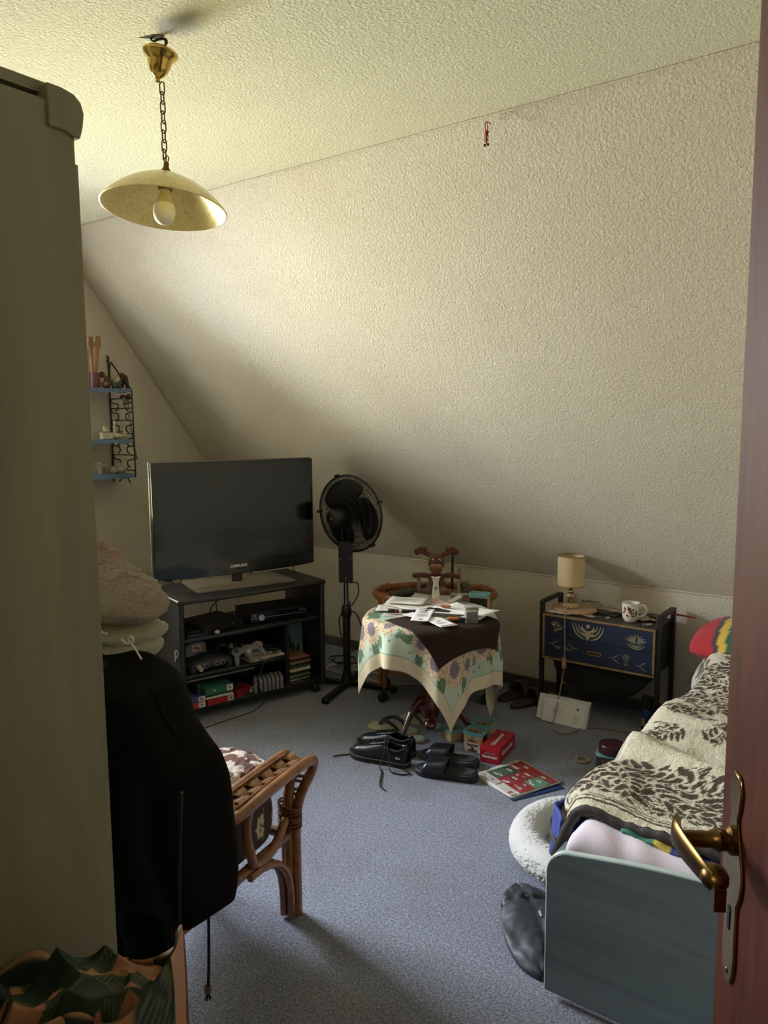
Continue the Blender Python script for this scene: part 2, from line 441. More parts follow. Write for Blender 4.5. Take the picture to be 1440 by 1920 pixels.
# ------------------------------------------------------------------ television
tv = thing('television', 'black flat-screen television with glossy bezel standing on the black cabinet', 'television', (-3.075, 2.835, .6375), -21.0)
M_gloss = P('glossy_black_plastic', '#08080a', .12, var=.05); M_gloss.node_tree.nodes['Principled BSDF'].inputs['Coat Weight'].default_value = .1
# base plate and neck
m = MB(); m.prism([(-.15, -.26), (.15, -.275), (.15, .275), (-.15, .26)], .010); m.build('stand_base', P('dusty_black_glass', '#7a7266', .45, var=.2, vs=9), tv, bevel=.001)
m = MB(); m.lathe([(.030, .010), (.030, .080)], 20, sx=.6, sy=1); m.build('stand_neck', P('smoked_clear_plastic', '#2a2c2e', .15, var=.1), tv)
PW, PB, PT = .905, .060, .662
pts = [(-PW/2, PT), (PW/2, PT), (PW/2, PB+.012)]+[(PW/2*math.cos(a), PB+.012-.018*math.sin(a)) for a in np.linspace(.12, PI-.12, 22)]+[(-PW/2, PB+.012)]
Mt = Matrix(((0, 0, 1, -.005), (1, 0, 0, 0), (0, 1, 0, 0), (0, 0, 0, 1)))
m = MB(); m.prism(pts, .038, Mt); bz = m.build('bezel', M_gloss, tv, bevel=.004, seg=3)
m = MB(); m.prism([(x*1.006, z+.003*(1 if z > .5 else -1)) for x, z in pts], .014, Matrix(((0, 0, 1, -.012), (1, 0, 0, 0), (0, 1, 0, 0), (0, 0, 0, 1)))); m.build('rim', P('clear_grey_rim', '#5b574f', .2, var=.05), tv, bevel=.003)
m = MB(); m.prism([(-.42, .12), (.42, .12), (.40, .60), (-.40, .60)], .035, Matrix(((0, 0, 1, -.045), (1, 0, 0, 0), (0, 1, 0, 0), (0, 0, 0, 1)))); m.build('rear_housing', P('matt_black_plastic', '#151516', .6), tv, bevel=.01)
ts = NT('dark_lcd_screen'); ts.base(ts.ramp(ts.noise(5, 4), [(.3, lin('#12181c')), (.7, lin('#181f24'))])); ts.set(Roughness=.16); ts.b.inputs['Specular IOR Level'].default_value = .45
ts.b.inputs['Coat Weight'].default_value = .12; ts.b.inputs['Coat Roughness'].default_value = .06
m = MB(); m.prism([(-.406, .135), (.406, .135), (.406, .618), (-.406, .618)], .0012, Matrix(((0, 0, 1, .0325), (1, 0, 0, 0), (0, 1, 0, 0), (0, 0, 0, 1)))); m.build('screen', ts.m, tv)
M_txt = P('pale_grey_print', '#c9c9c9', .5)
Mtx = Matrix(((0, 0, 1, .0340), (1, 0, 0, 0), (0, 1, 0, .098), (0, 0, 0, 1)))
text('SAMSUNG', .021, M_txt, tv, Mtx, bold=.0007)
m = MB(); m.ball((.0335, 0, .070), .003, 8); m.build('power_light', P('dull_red_led', '#8a3020', .4), tv)
# ------------------------------------------------------------------ fan
M_fan = P('black_fan_plastic', '#151515', .38)
fan = thing('pedestal_fan', 'tall black pedestal fan with wire cage and cross foot', 'fan', (-2.688, 3.294, 0), 0)
M_fm = P('black_steel', '#131314', .35, .4)
for a in (20, 110, 200, 290):
    ca, sa = math.cos(R(a-5)), math.sin(R(a-5))
    m = MB(); m.box(.15, 0, .022, .29, .036, .022, TR(0, 0, 0, rz=a-5)); m.box(.285, 0, .014, .03, .040, .028, TR(0, 0, 0, rz=a-5))
    m.build('foot', M_fm, fan, bevel=.004)
m = MB(); m.lathe([(.0, .012), (.036, .014), (.038, .04), (.030, .06), (.0255, .075), (.0255, .09), (.0, .09)], 24); m.build('foot_hub', M_fan, fan)
m = MB(); m.lathe([(0, .06), (.0215, .06), (.0215, .44), (0, .44)], 20); m.build('lower_pole', M_fan, fan)
m = MB(); m.lathe([(0, .41), (.027, .41), (.030, .42), (.030, .445), (.025, .465), (.020, .478), (0, .478)], 20); m.build('height_collar', M_fan, fan)
m = MB(); m.lathe([(0, .46), (.0135, .46), (.0135, .66), (0, .66)], 16); m.build('inner_pole', P('chrome_tube', '#8d9096', .18, 1.0), fan)
hd = R(52)  # the fan faces away to the right; facing direction in plan (angle from +X)
fa = math.degrees(hd)
cb = MB(); cb.box(0, 0, .722, .036, .078, .235, TR(0, 0, 0, rz=-55)); c = cb.build('control_box', M_fan, fan, bevel=.005)
for y, z in ((-.026, .74), (.026, .74), (0, .625), (0, .635)): 
    m = MB(); m.ball((.019, y, z), .0035, 8, TR(0, 0, 0, rz=-55)); m.build('screw', P('steel_screw', '#a0a0a0', .3, 1.0), c)
m = MB(); m.box(0, -.018, .875, .03, .008, .09, TR(0, 0, 0, rz=-55)); m.box(0, .018, .875, .03, .008, .09, TR(0, 0, 0, rz=-55)); m.box(0, 0, .915, .03, .024, .05, TR(0, 0, 0, rz=-55)); m.build('tilt_bracket', M_fan, fan, bevel=.002)
# head axis: points along +z of Mh, facing slightly up
Mf = Matrix.Translation((-.0, -.0, .985)) @ Euler((0, R(85), R(91))).to_matrix().to_4x4()
m = MB(); m.lathe([(0, -.125), (.030, -.122), (.046, -.112), (.052, -.09), (.055, -.04), (.050, 0), (.035, .01), (0, .01)], 24, Mf); mo = m.build('motor_housing', M_fan, fan)
m = MB(); m.ball((0, 0, -.124), .004, 8, Mf); m.build('screw', P('steel_screw', '#a0a0a0', .3, 1.0), mo)
m = MB(); m.lathe([(0, .01), (.03, .015), (.042, .03), (.042, .065), (.03, .075), (0, .078)], 20, Mf); m.build('hub', M_fan, fan)
tb = NT('dark_translucent_blade'); tb.base(tb.ramp(tb.noise(4), [(.3, lin('#0f1012')), (.7, lin('#191a1d'))])); tb.set(Roughness=.22); tb.b.inputs['Coat Weight'].default_value = .5
for k in range(3):
    m = MB()
    def bl(u, v, k=k):
        r_ = .035+.160*v; w = (.55+.75*math.sin(PI*min(1, v*.62+.12)))*.78
        a = 2*PI*k/3+.5+(u-.5)*w*1.9+v*.25
        rr = r_*(1-.10*(2*u-1)**2*v)
        return (rr*math.cos(a), rr*math.sin(a), .045+.035*(u-.5)*1.3+.006*math.sin(PI*u))
    m.grid(bl, 14, 12, M=Mf); m.build('blade', tb.m, fan, solid=.002)
CR = .216
def cage(name, sgn):
    m = MB()
    zc = .045
    for k in range(110):
        a = 2*PI*k/110; pts = []
        for i in range(9):
            t_ = i/8; r_ = .045+(CR-.045)*t_; z = zc+sgn*(.058*math.cos(PI/2*t_**2.2)+.012)
            a2 = a+.25*t_*sgn
            pts.append((r_*math.cos(a2), r_*math.sin(a2), z))
        m.tube(pts, .0014, 4, M=Mf)
    for t_ in (.0, .2, .4, .6, .8):
        r_ = .045+(CR-.045)*t_; z = zc+sgn*(.058*math.cos(PI/2*t_**2.2)+.012)
        m.tube([(r_*math.cos(2*PI*i/48), r_*math.sin(2*PI*i/48), z) for i in range(48)], .0016, 5, True, Mf)
    o = m.build(name, M_fm, fan, smooth=True)
    return o
cage('front_grille', 1); cage('rear_grille', -1)
m = MB(); m.tube([(CR*math.cos(2*PI*i/64), CR*math.sin(2*PI*i/64), .045) for i in range(64)], .0065, 8, True, Mf)
for a in (20, 90, 160, 250, 320): m.box(CR+.006, 0, .045, .018, .014, .03, Mf @ Matrix.Rotation(R(a), 4, 'Z'))
m.build('cage_ring', M_fan, fan)
m = MB(); m.lathe([(0, .117), (.042, .117), (.045, .11), (.045, .105), (0, .105)], 24, Mf); m.build('cage_badge', M_fan, fan)
m = MB(); m.tube(spline([(.02, .02, .60), (.05, .04, .60), (.055, .04, .54), (.03, .02, .48), (.0, -.03, .44), (-.045, -.01, .38), (-.05, .02, .27), (-.01, .035, .2), (.05, .03, .23), (.085, .05, .30), (.06, .02, .42), (.03, -.0, .45), (.026, -.0, .5)], 8), .0035, 6); m.build('cable', M_rub, fan)
# ------------------------------------------------------------------ pendant lamp
M_pb = P('polished_brass', '#c8a85a', .14, 1.0, .06)
pl = thing('pendant_lamp', 'brass pendant lamp with yellowed glass dish shade hanging from the ceiling', 'lamp', (-1.775, 1.42, ZC), 0)
m = MB(); m.add([(-.055, -.030, -.0004), (-.01, -.018, -.0004), (.010, -.004, -.0004), (.004, .010, -.0004), (-.025, .004, -.0004)], [(0, 1, 2, 3, 4)]); m.build('ceiling_hole', P('dark_hole', '#2a2118', .9), pl, smooth=False, solid=-.0004)
m = MB()
hk = [(0, 0, -.002), (.0, 0, -.018)]+[(.014-.016*math.cos(a), 0, -.030-.020*math.sin(a)) for a in np.linspace(-.3, 3.9, 16)]
m.tube(spline([(-.030, -.010, .002), (-.024, -.008, -.010), (-.008, -.002, -.008), (.008, .004, -.010), (.012, .006, -.020), (.004, .004, -.030), (-.008, 0, -.028), (-.012, -.002, -.018)], 6), .0030, 8); m.build('ceiling_hook', P('dark_iron', '#3b3026', .4, .8), pl)
Mr = TR(-.002, 0, -.030, -4, 7, 0, .86)
m = MB(); m.lathe([(0, .0), (.020, -.001), (.046, -.006), (.054, -.012), (.055, -.018), (.050, -.026), (.040, -.034), (.037, -.044), (.034, -.056), (.028, -.070), (.019, -.082), (.010, -.088), (.007, -.092), (.007, -.100), (0, -.100)], 32, Mr); m.build('canopy_cup', M_pb, pl)
m = MB(); m.tube(spline([(.004, 0, -.032), (.016, .006, -.022), (.014, .006, -.010), (-.004, .002, -.004)], 5), .0022, 6); m.build('wire', P('brown_flex', '#5a3f25', .6), pl)
def link(m, z0, z1, ang, w=.0070, r_=.0020, x0=0, y0=0):
    h = (z0-z1); pts = []
    for i in range(20):
        a = 2*PI*i/20; cx = math.cos(a)*w; cz = math.sin(a)
        zz = (h/2-w)*(1 if cz > 0 else -1)+w*cz
        pts.append((x0+cx*math.cos(ang), y0+cx*math.sin(ang), (z0+z1)/2+zz))
    m.tube(pts, r_, 6, True)
zt, zb = -.120, -.318
nl = 8; h = (zt-zb)/nl
for k in range(nl):
    m = MB(); link(m, zt-k*h+.004, zt-(k+1)*h-.004, R(20+90*(k % 2)), x0=-.003+.0*k); m.build('chain_link', P('bronze_chain', '#6b4a2a', .35, .85), pl)
sh = place(MB().add([], []).build('shade_pivot', M_pb), 0, 0, 0) if False else None
Ms = TR(0, 0, -.350, -6.5, -1)
M_shade = NT('yellowed_mottled_glass'); M_shade.base(M_shade.ramp(M_shade.noise(90, 4, .7), [(.22, lin('#c9b06c')), (.45, lin('#e9d592')), (.72, lin('#f4e6b0'))])); M_shade.set(Roughness=.35); M_shade.b.inputs['Coat Weight'].default_value = .3
sp = [(.011, .0), (.03, -.006), (.06, -.018), (.095, -.036), (.125, -.056), (.150, -.078), (.166, -.096), (.169, -.101)]
m = MB(); m.lathe(sp+[(r_-.003, z-.001) for r_, z in sp[::-1]], 56, Ms, closed=True); m.build('shade', M_shade.m, pl, ang=60)
m = MB(); m.lathe([(0, .026), (.007, .026), (.008, .012), (.014, .004), (.014, -.008), (0, -.01)], 20, Ms); m.build('shade_cap', P('bronze_chain', '#6b4a2a', .35, .85), pl)
m = MB(); m.tube([(.0095*math.cos(2*PI*i/20), 0, .034+.0095*math.sin(2*PI*i/20)) for i in range(20)], .0018, 6, True, Ms); m.build('shade_ring', P('bronze_chain', '#6b4a2a', .35, .85), pl)
m = MB(); m.lathe([(0, -.008), (.020, -.008), (.020, -.045), (.017, -.05), (0, -.05)], 20, Ms); m.build('lamp_socket', P('brass_socket', '#7d6436', .4, .7), pl)
m = MB(); m.lathe([(0, -.045), (.0135, -.045), (.0145, -.060), (.0205, -.075), (.026, -.085), (.0265, -.088), (0, -.088)], 28, Ms); b = m.build('bulb_collar', P('white_led_collar', '#cfc4a0', .45), pl)
m = MB(); m.lathe([(0.0265, -.088), (.0285, -.097), (.0295, -.106), (.0285, -.118), (.024, -.130), (.015, -.139), (.006, -.1425), (0, -.143)], 28, Ms); m.build('bulb', P('frosted_led_bulb', '#efe6cf', .35, Emission_Strength=0.0), pl)
# ------------------------------------------------------------------ small red ornament hanging at the slope
o = thing('hanging_ornament', 'small red cord ornament with two brass bells hanging under the ceiling edge', 'ornament', (-1.328, 2.405, 2.500))
M_red = P('red_cord', '#8e1512', .7)
m = MB(); m.ball((0, .022, -.001), .004, 8); m.tube([(0, .03, .004), (0, 0, 0)], .0015, 6); m.build('nail', P('steel_screw', '#a0a0a0', .3, 1.0), o)
m = MB(); m.tube([(-.004, 0, 0), (-.005, 0, -.018), (-.002, 0, -.032)], .0016, 6); m.tube([(.004, 0, 0), (.005, 0, -.018), (.002, 0, -.032)], .0016, 6); m.tube([(-.004, 0, 0), (.004, 0, 0)], .0016, 6)
m.tube([(-.004, 0, -.03), (-.007, 0, -.05), (-.006, 0, -.062)], .0012, 6); m.tube([(.004, 0, -.03), (.007, 0, -.05), (.005, 0, -.062)], .0012, 6)
m.ball((0, 0, -.038), .0055, 8, sc3=(1, 1, 2)); m.ball((.007, 0, -.034), .003, 8, sc3=(1.6, 1, 1)); m.tube([(0, 0, -.045), (0, 0, -.068)], .0035, 7); m.build('cord', M_red, o)
for x in (-.006, .006):
    m = MB(); m.ball((x, 0, -.074), .0052, 10); m.build('bell', P('dark_brass_bell', '#5d4a28', .35, .8), o)
# ------------------------------------------------------------------ round table with pedestal
M_cherry = WOOD('dark_cherry_wood', '#3c1410', '#5d241a', .25, (8, 8, 1.2), 5, .02, .5)
TC = (-1.92, 2.975); TH = .60; TRr = .295
tab = thing('pedestal_table', 'round dark cherry pedestal table under the sunflower cloth', 'table', (TC[0], TC[1], 0))
m = MB(); m.lathe([(0, TH-.024), (TRr-.02, TH-.024), (TRr-.004, TH-.018), (TRr, TH-.010), (TRr-.004, TH-.002), (0, TH)], 48); m.build('tabletop', M_cherry, tab)
m = MB(); m.lathe([(0, .035), (.012, .036), (.026, .046), (.032, .060), (.026, .076), (.016, .082), (.020, .088), (.040, .10), (.046, .125), (.044, .20), (.036, .215), (.032, .225), (.040, .235), (.042, .25), (.030, .265), (.024, .30), (.030, .36), (.034, .42), (.026, .50), (.022, .52), (.045, .55), (.06, .574), (0, .575)], 28); m.build('pedestal', M_cherry, tab)
for a in (-98, 22, 142):
    m = MB(); pth = spline([(.030, 0, .19), (.075, 0, .195), (.125, 0, .160), (.165, 0, .105), (.20, 0, .055), (.245, 0, .022), (.275, 0, .018)], 6)
    m.tube(pth, [.021-.0005*min(i, 24) for i in range(len(pth))], 10, M=TR(0, 0, 0, rz=a), sq=(1.35, .85)); m.ball((.275, 0, .017), .016, 10, TR(0, 0, 0, rz=a), sc3=(1.3, 1, .9)); m.build('foot', M_cherry, tab)
# sunflower print painted by function over the square cloth
def lerp(a, b, t): return tuple(x+(y-x)*t for x, y in zip(a, b))
C_ = lambda h: lin(h)[:3]
def flower(u, v, cx, cy, r_, col):
    dx, dy = u-cx, v-cy; d = math.hypot(dx, dy)/r_
    if d > 1.25: return col
    a = math.atan2(dy, dx)
    pet = .80+.20*abs(math.sin(a*8+cx*9))*1.1+.05*math.sin(a*23+cy*5)
    if d < pet:
        ray = .5+.5*math.sin(a*34+math.sin(a*7)*2)
        base = lerp(C_('#cdb08c'), C_('#e0d0b4'), ray*.8)
        if ray > .9 and d > .5: base = C_('#8f7058')
        col = base
    if d < .47+.03*math.sin(a*13):
        q = .5+.5*nz(u*90, v*90, 2); col = lerp(C_('#6a5f66'), C_('#8a7f86'), q)
    return col
def leaf(u, v, cx, cy, ang, L, w, col, c1='#566a54', c2='#6b8c62'):
    dx, dy = u-cx, v-cy; a = math.cos(ang)*dx+math.sin(ang)*dy; b = -math.sin(ang)*dx+math.cos(ang)*dy
    t = a/L
    if 0 < t < 1 and abs(b) < w*math.sin(PI*t**.8)*1.0:
        vein = abs(b) < .0035 or abs(math.sin((a-abs(b)*1.2)*90)) > .96
        col = C_(c2) if vein else lerp(C_(c1), C_('#64785f'), .5+.5*nz(u*20, v*20, 5))
    return col
random.seed(11)
FL = []; LV = []
for cx, cy, r_ in [(.62, .62, .135), (.43, .70, .10), (.74, .40, .115), (.70, .20, .085), (.60, .04, .06), (.20, .64, .10), (.02, .66, .075),
                   (-.62, .60, .13), (-.42, .68, .10), (-.72, .36, .11), (-.20, .62, .08), (.60, -.60, .13), (.66, -.38, .11), (.40, -.66, .10), (.62, -.16, .09), (.16, -.62, .10), (-.05, -.66, .08),
                   (-.60, -.60, .13), (-.38, -.66, .11), (-.68, -.36, .10), (-.64, -.10, .09), (-.66, .14, .08), (.2, .1, .11), (-.2, -.15, .1), (0.05, .3, .08), (.3, -.25, .09)]:
    r_ *= 1.22; FL.append((cx, cy, r_))
    for k in range(3):
        a = random.uniform(0, 2*PI); LV.append((cx+.75*r_*math.cos(a), cy+.75*r_*math.sin(a), a+random.uniform(-.5, .5), r_*random.uniform(1.1, 1.5), r_*random.uniform(.32, .5)))
def cloth_col(u, v):
    e = max(abs(u), abs(v))
    if e > .885:
        c = lerp(C_('#cdbb9e'), C_('#d6c7ac'), .5+.5*nz(u*6, v*6, 1)); return c
    g = .5+.5*nz(u*2.2+3, v*2.2, 7)
    col = lerp(C_('#9eb096'), C_('#d3d9cb'), min(1, g*.9+max(0, .35-e)*.8))
    if .872 < e <= .885: col = C_('#7f9c78')
    for q in LV: col = leaf(u, v, *q, col)
    for k, (cx, cy, r_) in enumerate(FL):
        for b in range(5):
            a = b*1.3+k; 
            col = leaf(u, v, cx+(r_*1.25)*math.cos(a), cy+(r_*1.25)*math.sin(a), a, r_*.28, .010, col, '#5c7058', '#5c7058')
    for q in FL: col = flower(u, v, *q, col)
    return col
def drape(half, rot, cx0, cy0, n, colf, zt, rad, fold=.016, nf=9, seed=0, ph=0, zmin=.03):
    vs = []; cols = []
    for j in range(n):
        for i in range(n):
            u, v = 2*i/(n-1)-1, 2*j/(n-1)-1
            x = cx0+half*(u*math.cos(rot)-v*math.sin(rot)); y = cy0+half*(u*math.sin(rot)+v*math.cos(rot))
            r_ = math.hypot(x, y); a = math.atan2(y, x)
            if r_ <= rad-.01:
                z = zt+.0015*(1+nz(x*14, y*14, seed))+.001; px, py = x, y
            else:
                h = r_-rad+.01; bend = .028
                if h < bend*1.57: th = h/bend; out = bend*math.sin(th); dz = bend*(1-math.cos(th))
                else: out = bend; dz = bend+(h-bend*1.57)
                k = min(1, h/.22)
                f = fold*k*(math.sin(nf*a+ph+1.2*math.sin(2*a+seed))+.35*math.sin(2.3*nf*a+seed))
                rr = rad-.01+out+f
                px, py = rr*math.cos(a), rr*math.sin(a); z = max(zt-dz+.002, zmin)
            vs.append((px, py, z))
            if colf: cols.append(colf(u, v)+(1,))
    fs = [(j*n+i, j*n+i+1, (j+1)*n+i+1, (j+1)*n+i) for j in range(n-1) for i in range(n-1)]
    return vs, fs, cols
CR_ = R(-46)-PI/4     # a corner points to the camera
vs, fs, cols = drape(.53, CR_, .060, .045, 230, cloth_col, TH+.002, TRr, .024, 7, 3, .2)
m = MB(); m.add(vs, fs)
o = m.build('tablecloth', VC('printed_cotton_tablecloth', .85, .12, 900, .0006, 0, .12), None, ang=180, col=cols, solid=.0012)
o.location = (TC[0], TC[1], 0); tag(o, 'pale green sunflower-print tablecloth draped over the round table', 'tablecloth')
M_bro = P('dark_brown_felt', '#33241f', .95, var=.25, vs=6, bump=.3, bs=500, bd=.001, Specular_IOR_Level=.2)
vs, fs, _ = drape(.212, R(-20), .185, -.115, 110, None, TH+.0065, TRr+.030, .004, 5, 8, .4)
m = MB(); m.add(vs, fs); o = m.build('table_runner', M_bro, None, ang=180, solid=.0018); o.location = (TC[0], TC[1], 0)
tag(o, 'dark brown square felt cloth lying on the sunflower tablecloth', 'cloth')

# ------------------------------------------------------------------ bentwood trolley behind the table
M_bent = WOOD('honey_bentwood', '#7a4a25', '#a06a3a', .4, (3, 3, 3), 4, .03, .1)
TL = (-2.200, 3.452)
tro = thing('bentwood_trolley', 'oval honey-coloured bentwood trolley on black castors behind the table', 'trolley', (TL[0], TL[1], 0), 32)
def oval(a, b, z, n=56, ph=0): return [(a*math.cos(2*PI*i/n+ph), b*math.sin(2*PI*i/n+ph), z) for i in range(n)]
m = MB(); m.tube(oval(.325, .215, .575), .0165, 10, True, sq=(1.25, .8)); m.build('top_rim', M_bent, tro)
m = MB(); m.tube(oval(.300, .192, .545), .013, 10, True); m.build('inner_rim', M_bent, tro)
m = MB(); m.lathe([(0, .530), (.300, .530), (.300, .538), (0, .538)], 48, sx=1, sy=.64); m.build('tray', WOOD('brown_tray_panel', '#4f3420', '#6b4a2e', .4, (2, 9, 2), 4, .02), tro)
m = MB(); m.tube(oval(.300, .195, .185), .014, 10, True, sq=(1.5, .7)); m.build('lower_rim', M_bent, tro)
m = MB(); m.lathe([(0, .165), (.295, .165), (.295, .173), (0, .173)], 48, sx=1, sy=.65); m.build('lower_tray', M_bent, tro)
for sx in (-1, 1):
    for k, sy in enumerate((-1, 1)):
        for q in (-1, 1):
            m = MB(); x, y = sx*.325*math.cos(R(32)), sy*.215*math.sin(R(32)); dx, dy = -sx*.012*q, sy*.016*q
            m.tube([(x+dx, y+dy, .085), (x+dx, y+dy, .60)], .0125, 10, sq=(1, 1)); m.build('post', M_bent, tro, bevel=.002)
        m = MB(); m.lathe([(0, -.013), (.024, -.012), (.029, -.006), (.029, .006), (.024, .012), (0, .013)], 16, TR(x, y, .030, 90, 0, 20)); m.lathe([(0, .028), (.006, .028), (.006, .09), (0, .09)], 8, TR(x, y, 0)); m.build('castor', M_rub, tro)

# ------------------------------------------------------------------ sewing cabinet used as bedside table
M_bf = P('black_painted_wood_frame', '#17150f', .45, var=.2, vs=20)
M_edge = WOOD('worn_golden_edge', '#6e5632', '#97784a', .5, (10, 10, 10), 4, .02)
M_topb = P('dusty_dark_brown_top', '#3a322a', .5, var=.3, vs=7, bump=.1, bs=60)
NX0, NX1, NYF, NYB, NZT, NZB = -1.630, -1.060, 3.600, 3.850, .520, .285
nc = thing('sewing_cabinet', 'small dark blue cabinet with carved flower drawers on black legs', 'cabinet', ((NX0+NX1)/2, (NYF+NYB)/2, 0))
hw, hd_ = (NX1-NX0)/2, (NYB-NYF)/2
for sx in (-1, 1):
    for sy in (-1, 1):
        m = MB(); m.box(sx*(hw+.011), sy*(hd_-.011), .29, .022, .022, .58); m.build('leg', M_bf, nc, bevel=.002)
    m = MB(); m.box(sx*(hw+.011), 0, .575, .022, 2*hd_-.0442, .018); m.build('side_rail', M_bf, nc, bevel=.002)
m = MB(); m.box(0, 0, NZT-.006, 2*hw-.001, 2*hd_+.006, .012); m.build('top', M_topb, nc, bevel=.001)
for sx in (-1, 1):
    m = MB(); m.box(sx*(hw-.007), .004, (NZT+NZB)/2-.006, .012, 2*hd_-.012, NZT-NZB-.016); m.build('side_panel', P('black_grained_panel', '#1d1a15', .6, var=.3, vs=8), nc)
m = MB(); m.box(0, hd_-.006, (NZT+NZB)/2, 2*hw-.03, .008, NZT-NZB-.03); m.build('back_panel', M_bf, nc)
m = MB(); m.box(0, 0, NZB+.006, 2*hw-.03, 2*hd_-.02, .008); m.build('bottom_panel', M_bf, nc)
yfr = -hd_-.004
m = MB(); m.box(0, yfr, NZB+.004, 2*hw, .010, .010); m.box(0, yfr, NZT-.007, 2*hw, .010, .010)
for sx in (-1, 1): m.box(sx*(hw-.005), yfr, (NZT+NZB)/2, .010, .010, NZT-NZB-.024)
m.build('front_edging', M_edge, nc, bevel=.001)
M_blue = P('dark_blue_paint', '#1c253d', .45, var=.18, vs=9, bump=.06, bs=80)
M_carv = P('carved_tan_wood', '#998a6c', .7, var=.15, vs=60)
zm = (NZT+NZB)/2+.003
drs = []
for k, (za, zb_) in enumerate(((zm+.001, NZT-.013), (NZB+.010, zm-.001))):
    m = MB(); m.box(0, yfr+.005, (za+zb_)/2, 2*hw-.022, .012, zb_-za); dr = m.build('drawer', M_blue, nc, bevel=.001); drs.append(dr)
yc = yfr-.0012
def carve(nm, par, polys, M=M_carv, t=.0018):
    m = MB()
    for p in polys: m.prism(p, t, Matrix(((1, 0, 0, 0), (0, 0, 1, yc-t+.0002), (0, 1, 0, 0), (0, 0, 0, 1))))
    return m.build(nm, M, par, smooth=False)
def arc(cx, cz, r_, a0, a1, w, n=14, sxx=1.0):
    o_, i_ = [], []
    for k in range(n+1):
        t_ = k/n; a = R(a0+(a1-a0)*t_); ww_ = w*math.sin(PI*(.12+.76*t_))
        o_.append((cx+(r_+ww_)*math.cos(a)*sxx, cz+(r_+ww_)*math.sin(a))); i_.append((cx+(r_-ww_)*math.cos(a)*sxx, cz+(r_-ww_)*math.sin(a)))
    return o_+i_[::-1]
def strip(p0, p1, w, c=0, n=7):
    (x0, z0), (x1, z1) = p0, p1; dx, dz = x1-x0, z1-z0; L = math.hypot(dx, dz); nx, nz_ = -dz/L, dx/L; A, B = [], []
    for k in range(n+1):
        t_ = k/n; b = c*math.sin(PI*t_); ww_ = w*(math.sin(PI*min(1, .1+.85*t_)))
        A.append((x0+dx*t_+nx*(b+ww_), z0+dz*t_+nz_*(b+ww_))); B.append((x0+dx*t_+nx*(b-ww_), z0+dz*t_+nz_*(b-ww_)))
    return A+B[::-1]
# centre: nested bowl of arcs with a flame and a sun
cx, cz = -.045, NZT-.030
P1 = []
for r_, w in ((.078, .0042), (.062, .0034), (.047, .003)):
    P1.append(arc(cx-.002, cz+.004, r_, 182, 262, w)); P1.append(arc(cx+.002, cz+.004, r_, 278, 358, w))
carve('carved_arc', drs[0], P1)
carve('carved_flame', drs[0], [[(cx+x, cz+z) for x, z in [(0, -.082), (-.012, -.060), (-.030, -.046), (-.036, -.022), (-.030, .002), (-.026, -.014), (-.014, -.026), (0, -.030), (.014, -.026), (.026, -.014), (.030, .002), (.036, -.022), (.030, -.046), (.012, -.060)]]])
carve('carved_sun', drs[0], [[(cx+.010*math.cos(2*PI*k/14), cz-.006+.010*math.sin(2*PI*k/14)) for k in range(14)]])
# left flower, right water lily
fx, fz = -hw+.070, NZT-.062
carve('carved_flower', drs[0], [strip((fx, fz-.008), (fx+.030*math.sin(R(a)), fz+.030*math.cos(R(a))), .0028, .003*(1 if a > 0 else -1)) for a in (-62, -40, -20, 0, 20, 42, 64)]+[strip((fx, fz-.010), (fx+.040, fz+.012), .0025, -.008), strip((fx, fz-.008), (fx+.042, fz+.002), .002, -.010), strip((fx, fz-.026), (fx, fz-.008), .003), strip((fx, fz-.026), (fx-.010, fz-.014), .002), strip((fx, fz-.026), (fx+.010, fz-.014), .002)])
lx, lz = hw-.090, NZT-.070
M_lily = P('pale_green_carving', '#858468', .7, var=.2, vs=60)
PL = []
for k in range(17):
    a = -78+156*k/16; L = .045+.012*(k % 2)
    PL.append(strip((lx+.0002*a, lz-.012), (lx+L*math.sin(R(a)), lz-.012+L*.82*math.cos(R(a))), .0028, .004*(1 if a > 0 else -1)))
PL += [arc(lx, lz+.012, .052-.008*j, 215+6*j, 325-6*j, .0022, sxx=1.05) for j in range(3)]
carve('carved_water_lily', drs[0], PL, M_lily)
carve('carved_lily_bud', drs[0], [[(lx+.006+.006*math.cos(2*PI*k/10), lz+.022+.006*math.sin(2*PI*k/10)) for k in range(10)]])
# lower drawer: twigs, reeds, small flower, slot handle
zl = (NZB+zm)/2+.002
def twig(x, z, s_, par=drs[1]):
    carve('carved_twig', par, [strip((x, z), (x+s_*.030, z+.022), .002, .002), strip((x, z), (x+s_*.034, z-.020), .002, -.002), strip((x-s_*.02, z+.002), (x, z), .0015)])
twig(-hw+.055, zl+.018, 1); twig(-hw+.170, zl+.012, -1); twig(.085, zl-.002, 1); twig(.215, zl-.018, 1)
for x in (-hw+.088, -hw+.128):
    carve('carved_reed', drs[1], [strip((x, zl+.000), (x+.016*math.sin(R(a)), zl+.016*math.cos(R(a))), .0014) for a in (-70, -45, -20, 5, 30, 60)]+[strip((x-.014, zl-.004), (x+.014, zl-.006), .0012, .002)], M_lily)
fx, fz = .150, zl+.012
carve('carved_blossom', drs[1], [arc(fx+.010*math.cos(R(72*k+18)), fz+.010*math.sin(R(72*k+18)), .0065, 0, 330, .0016, 12) for k in range(5)]+[strip((fx, fz-.014), (fx-.002, fz-.042), .0016), strip((fx, fz-.040), (fx-.012, fz-.028), .002), strip((fx, fz-.040), (fx+.012, fz-.030), .002)], M_lily)
m = MB(); m.prism([(x-.010, z+zl+.004) for x, z in rrect(.074, .022, .0105)], .004, Matrix(((1, 0, 0, 0), (0, 0, 1, yfr-.0045), (0, 1, 0, 0), (0, 0, 0, 1)))); hb = m.build('slot_handle', M_edge, drs[1], bevel=.0008)
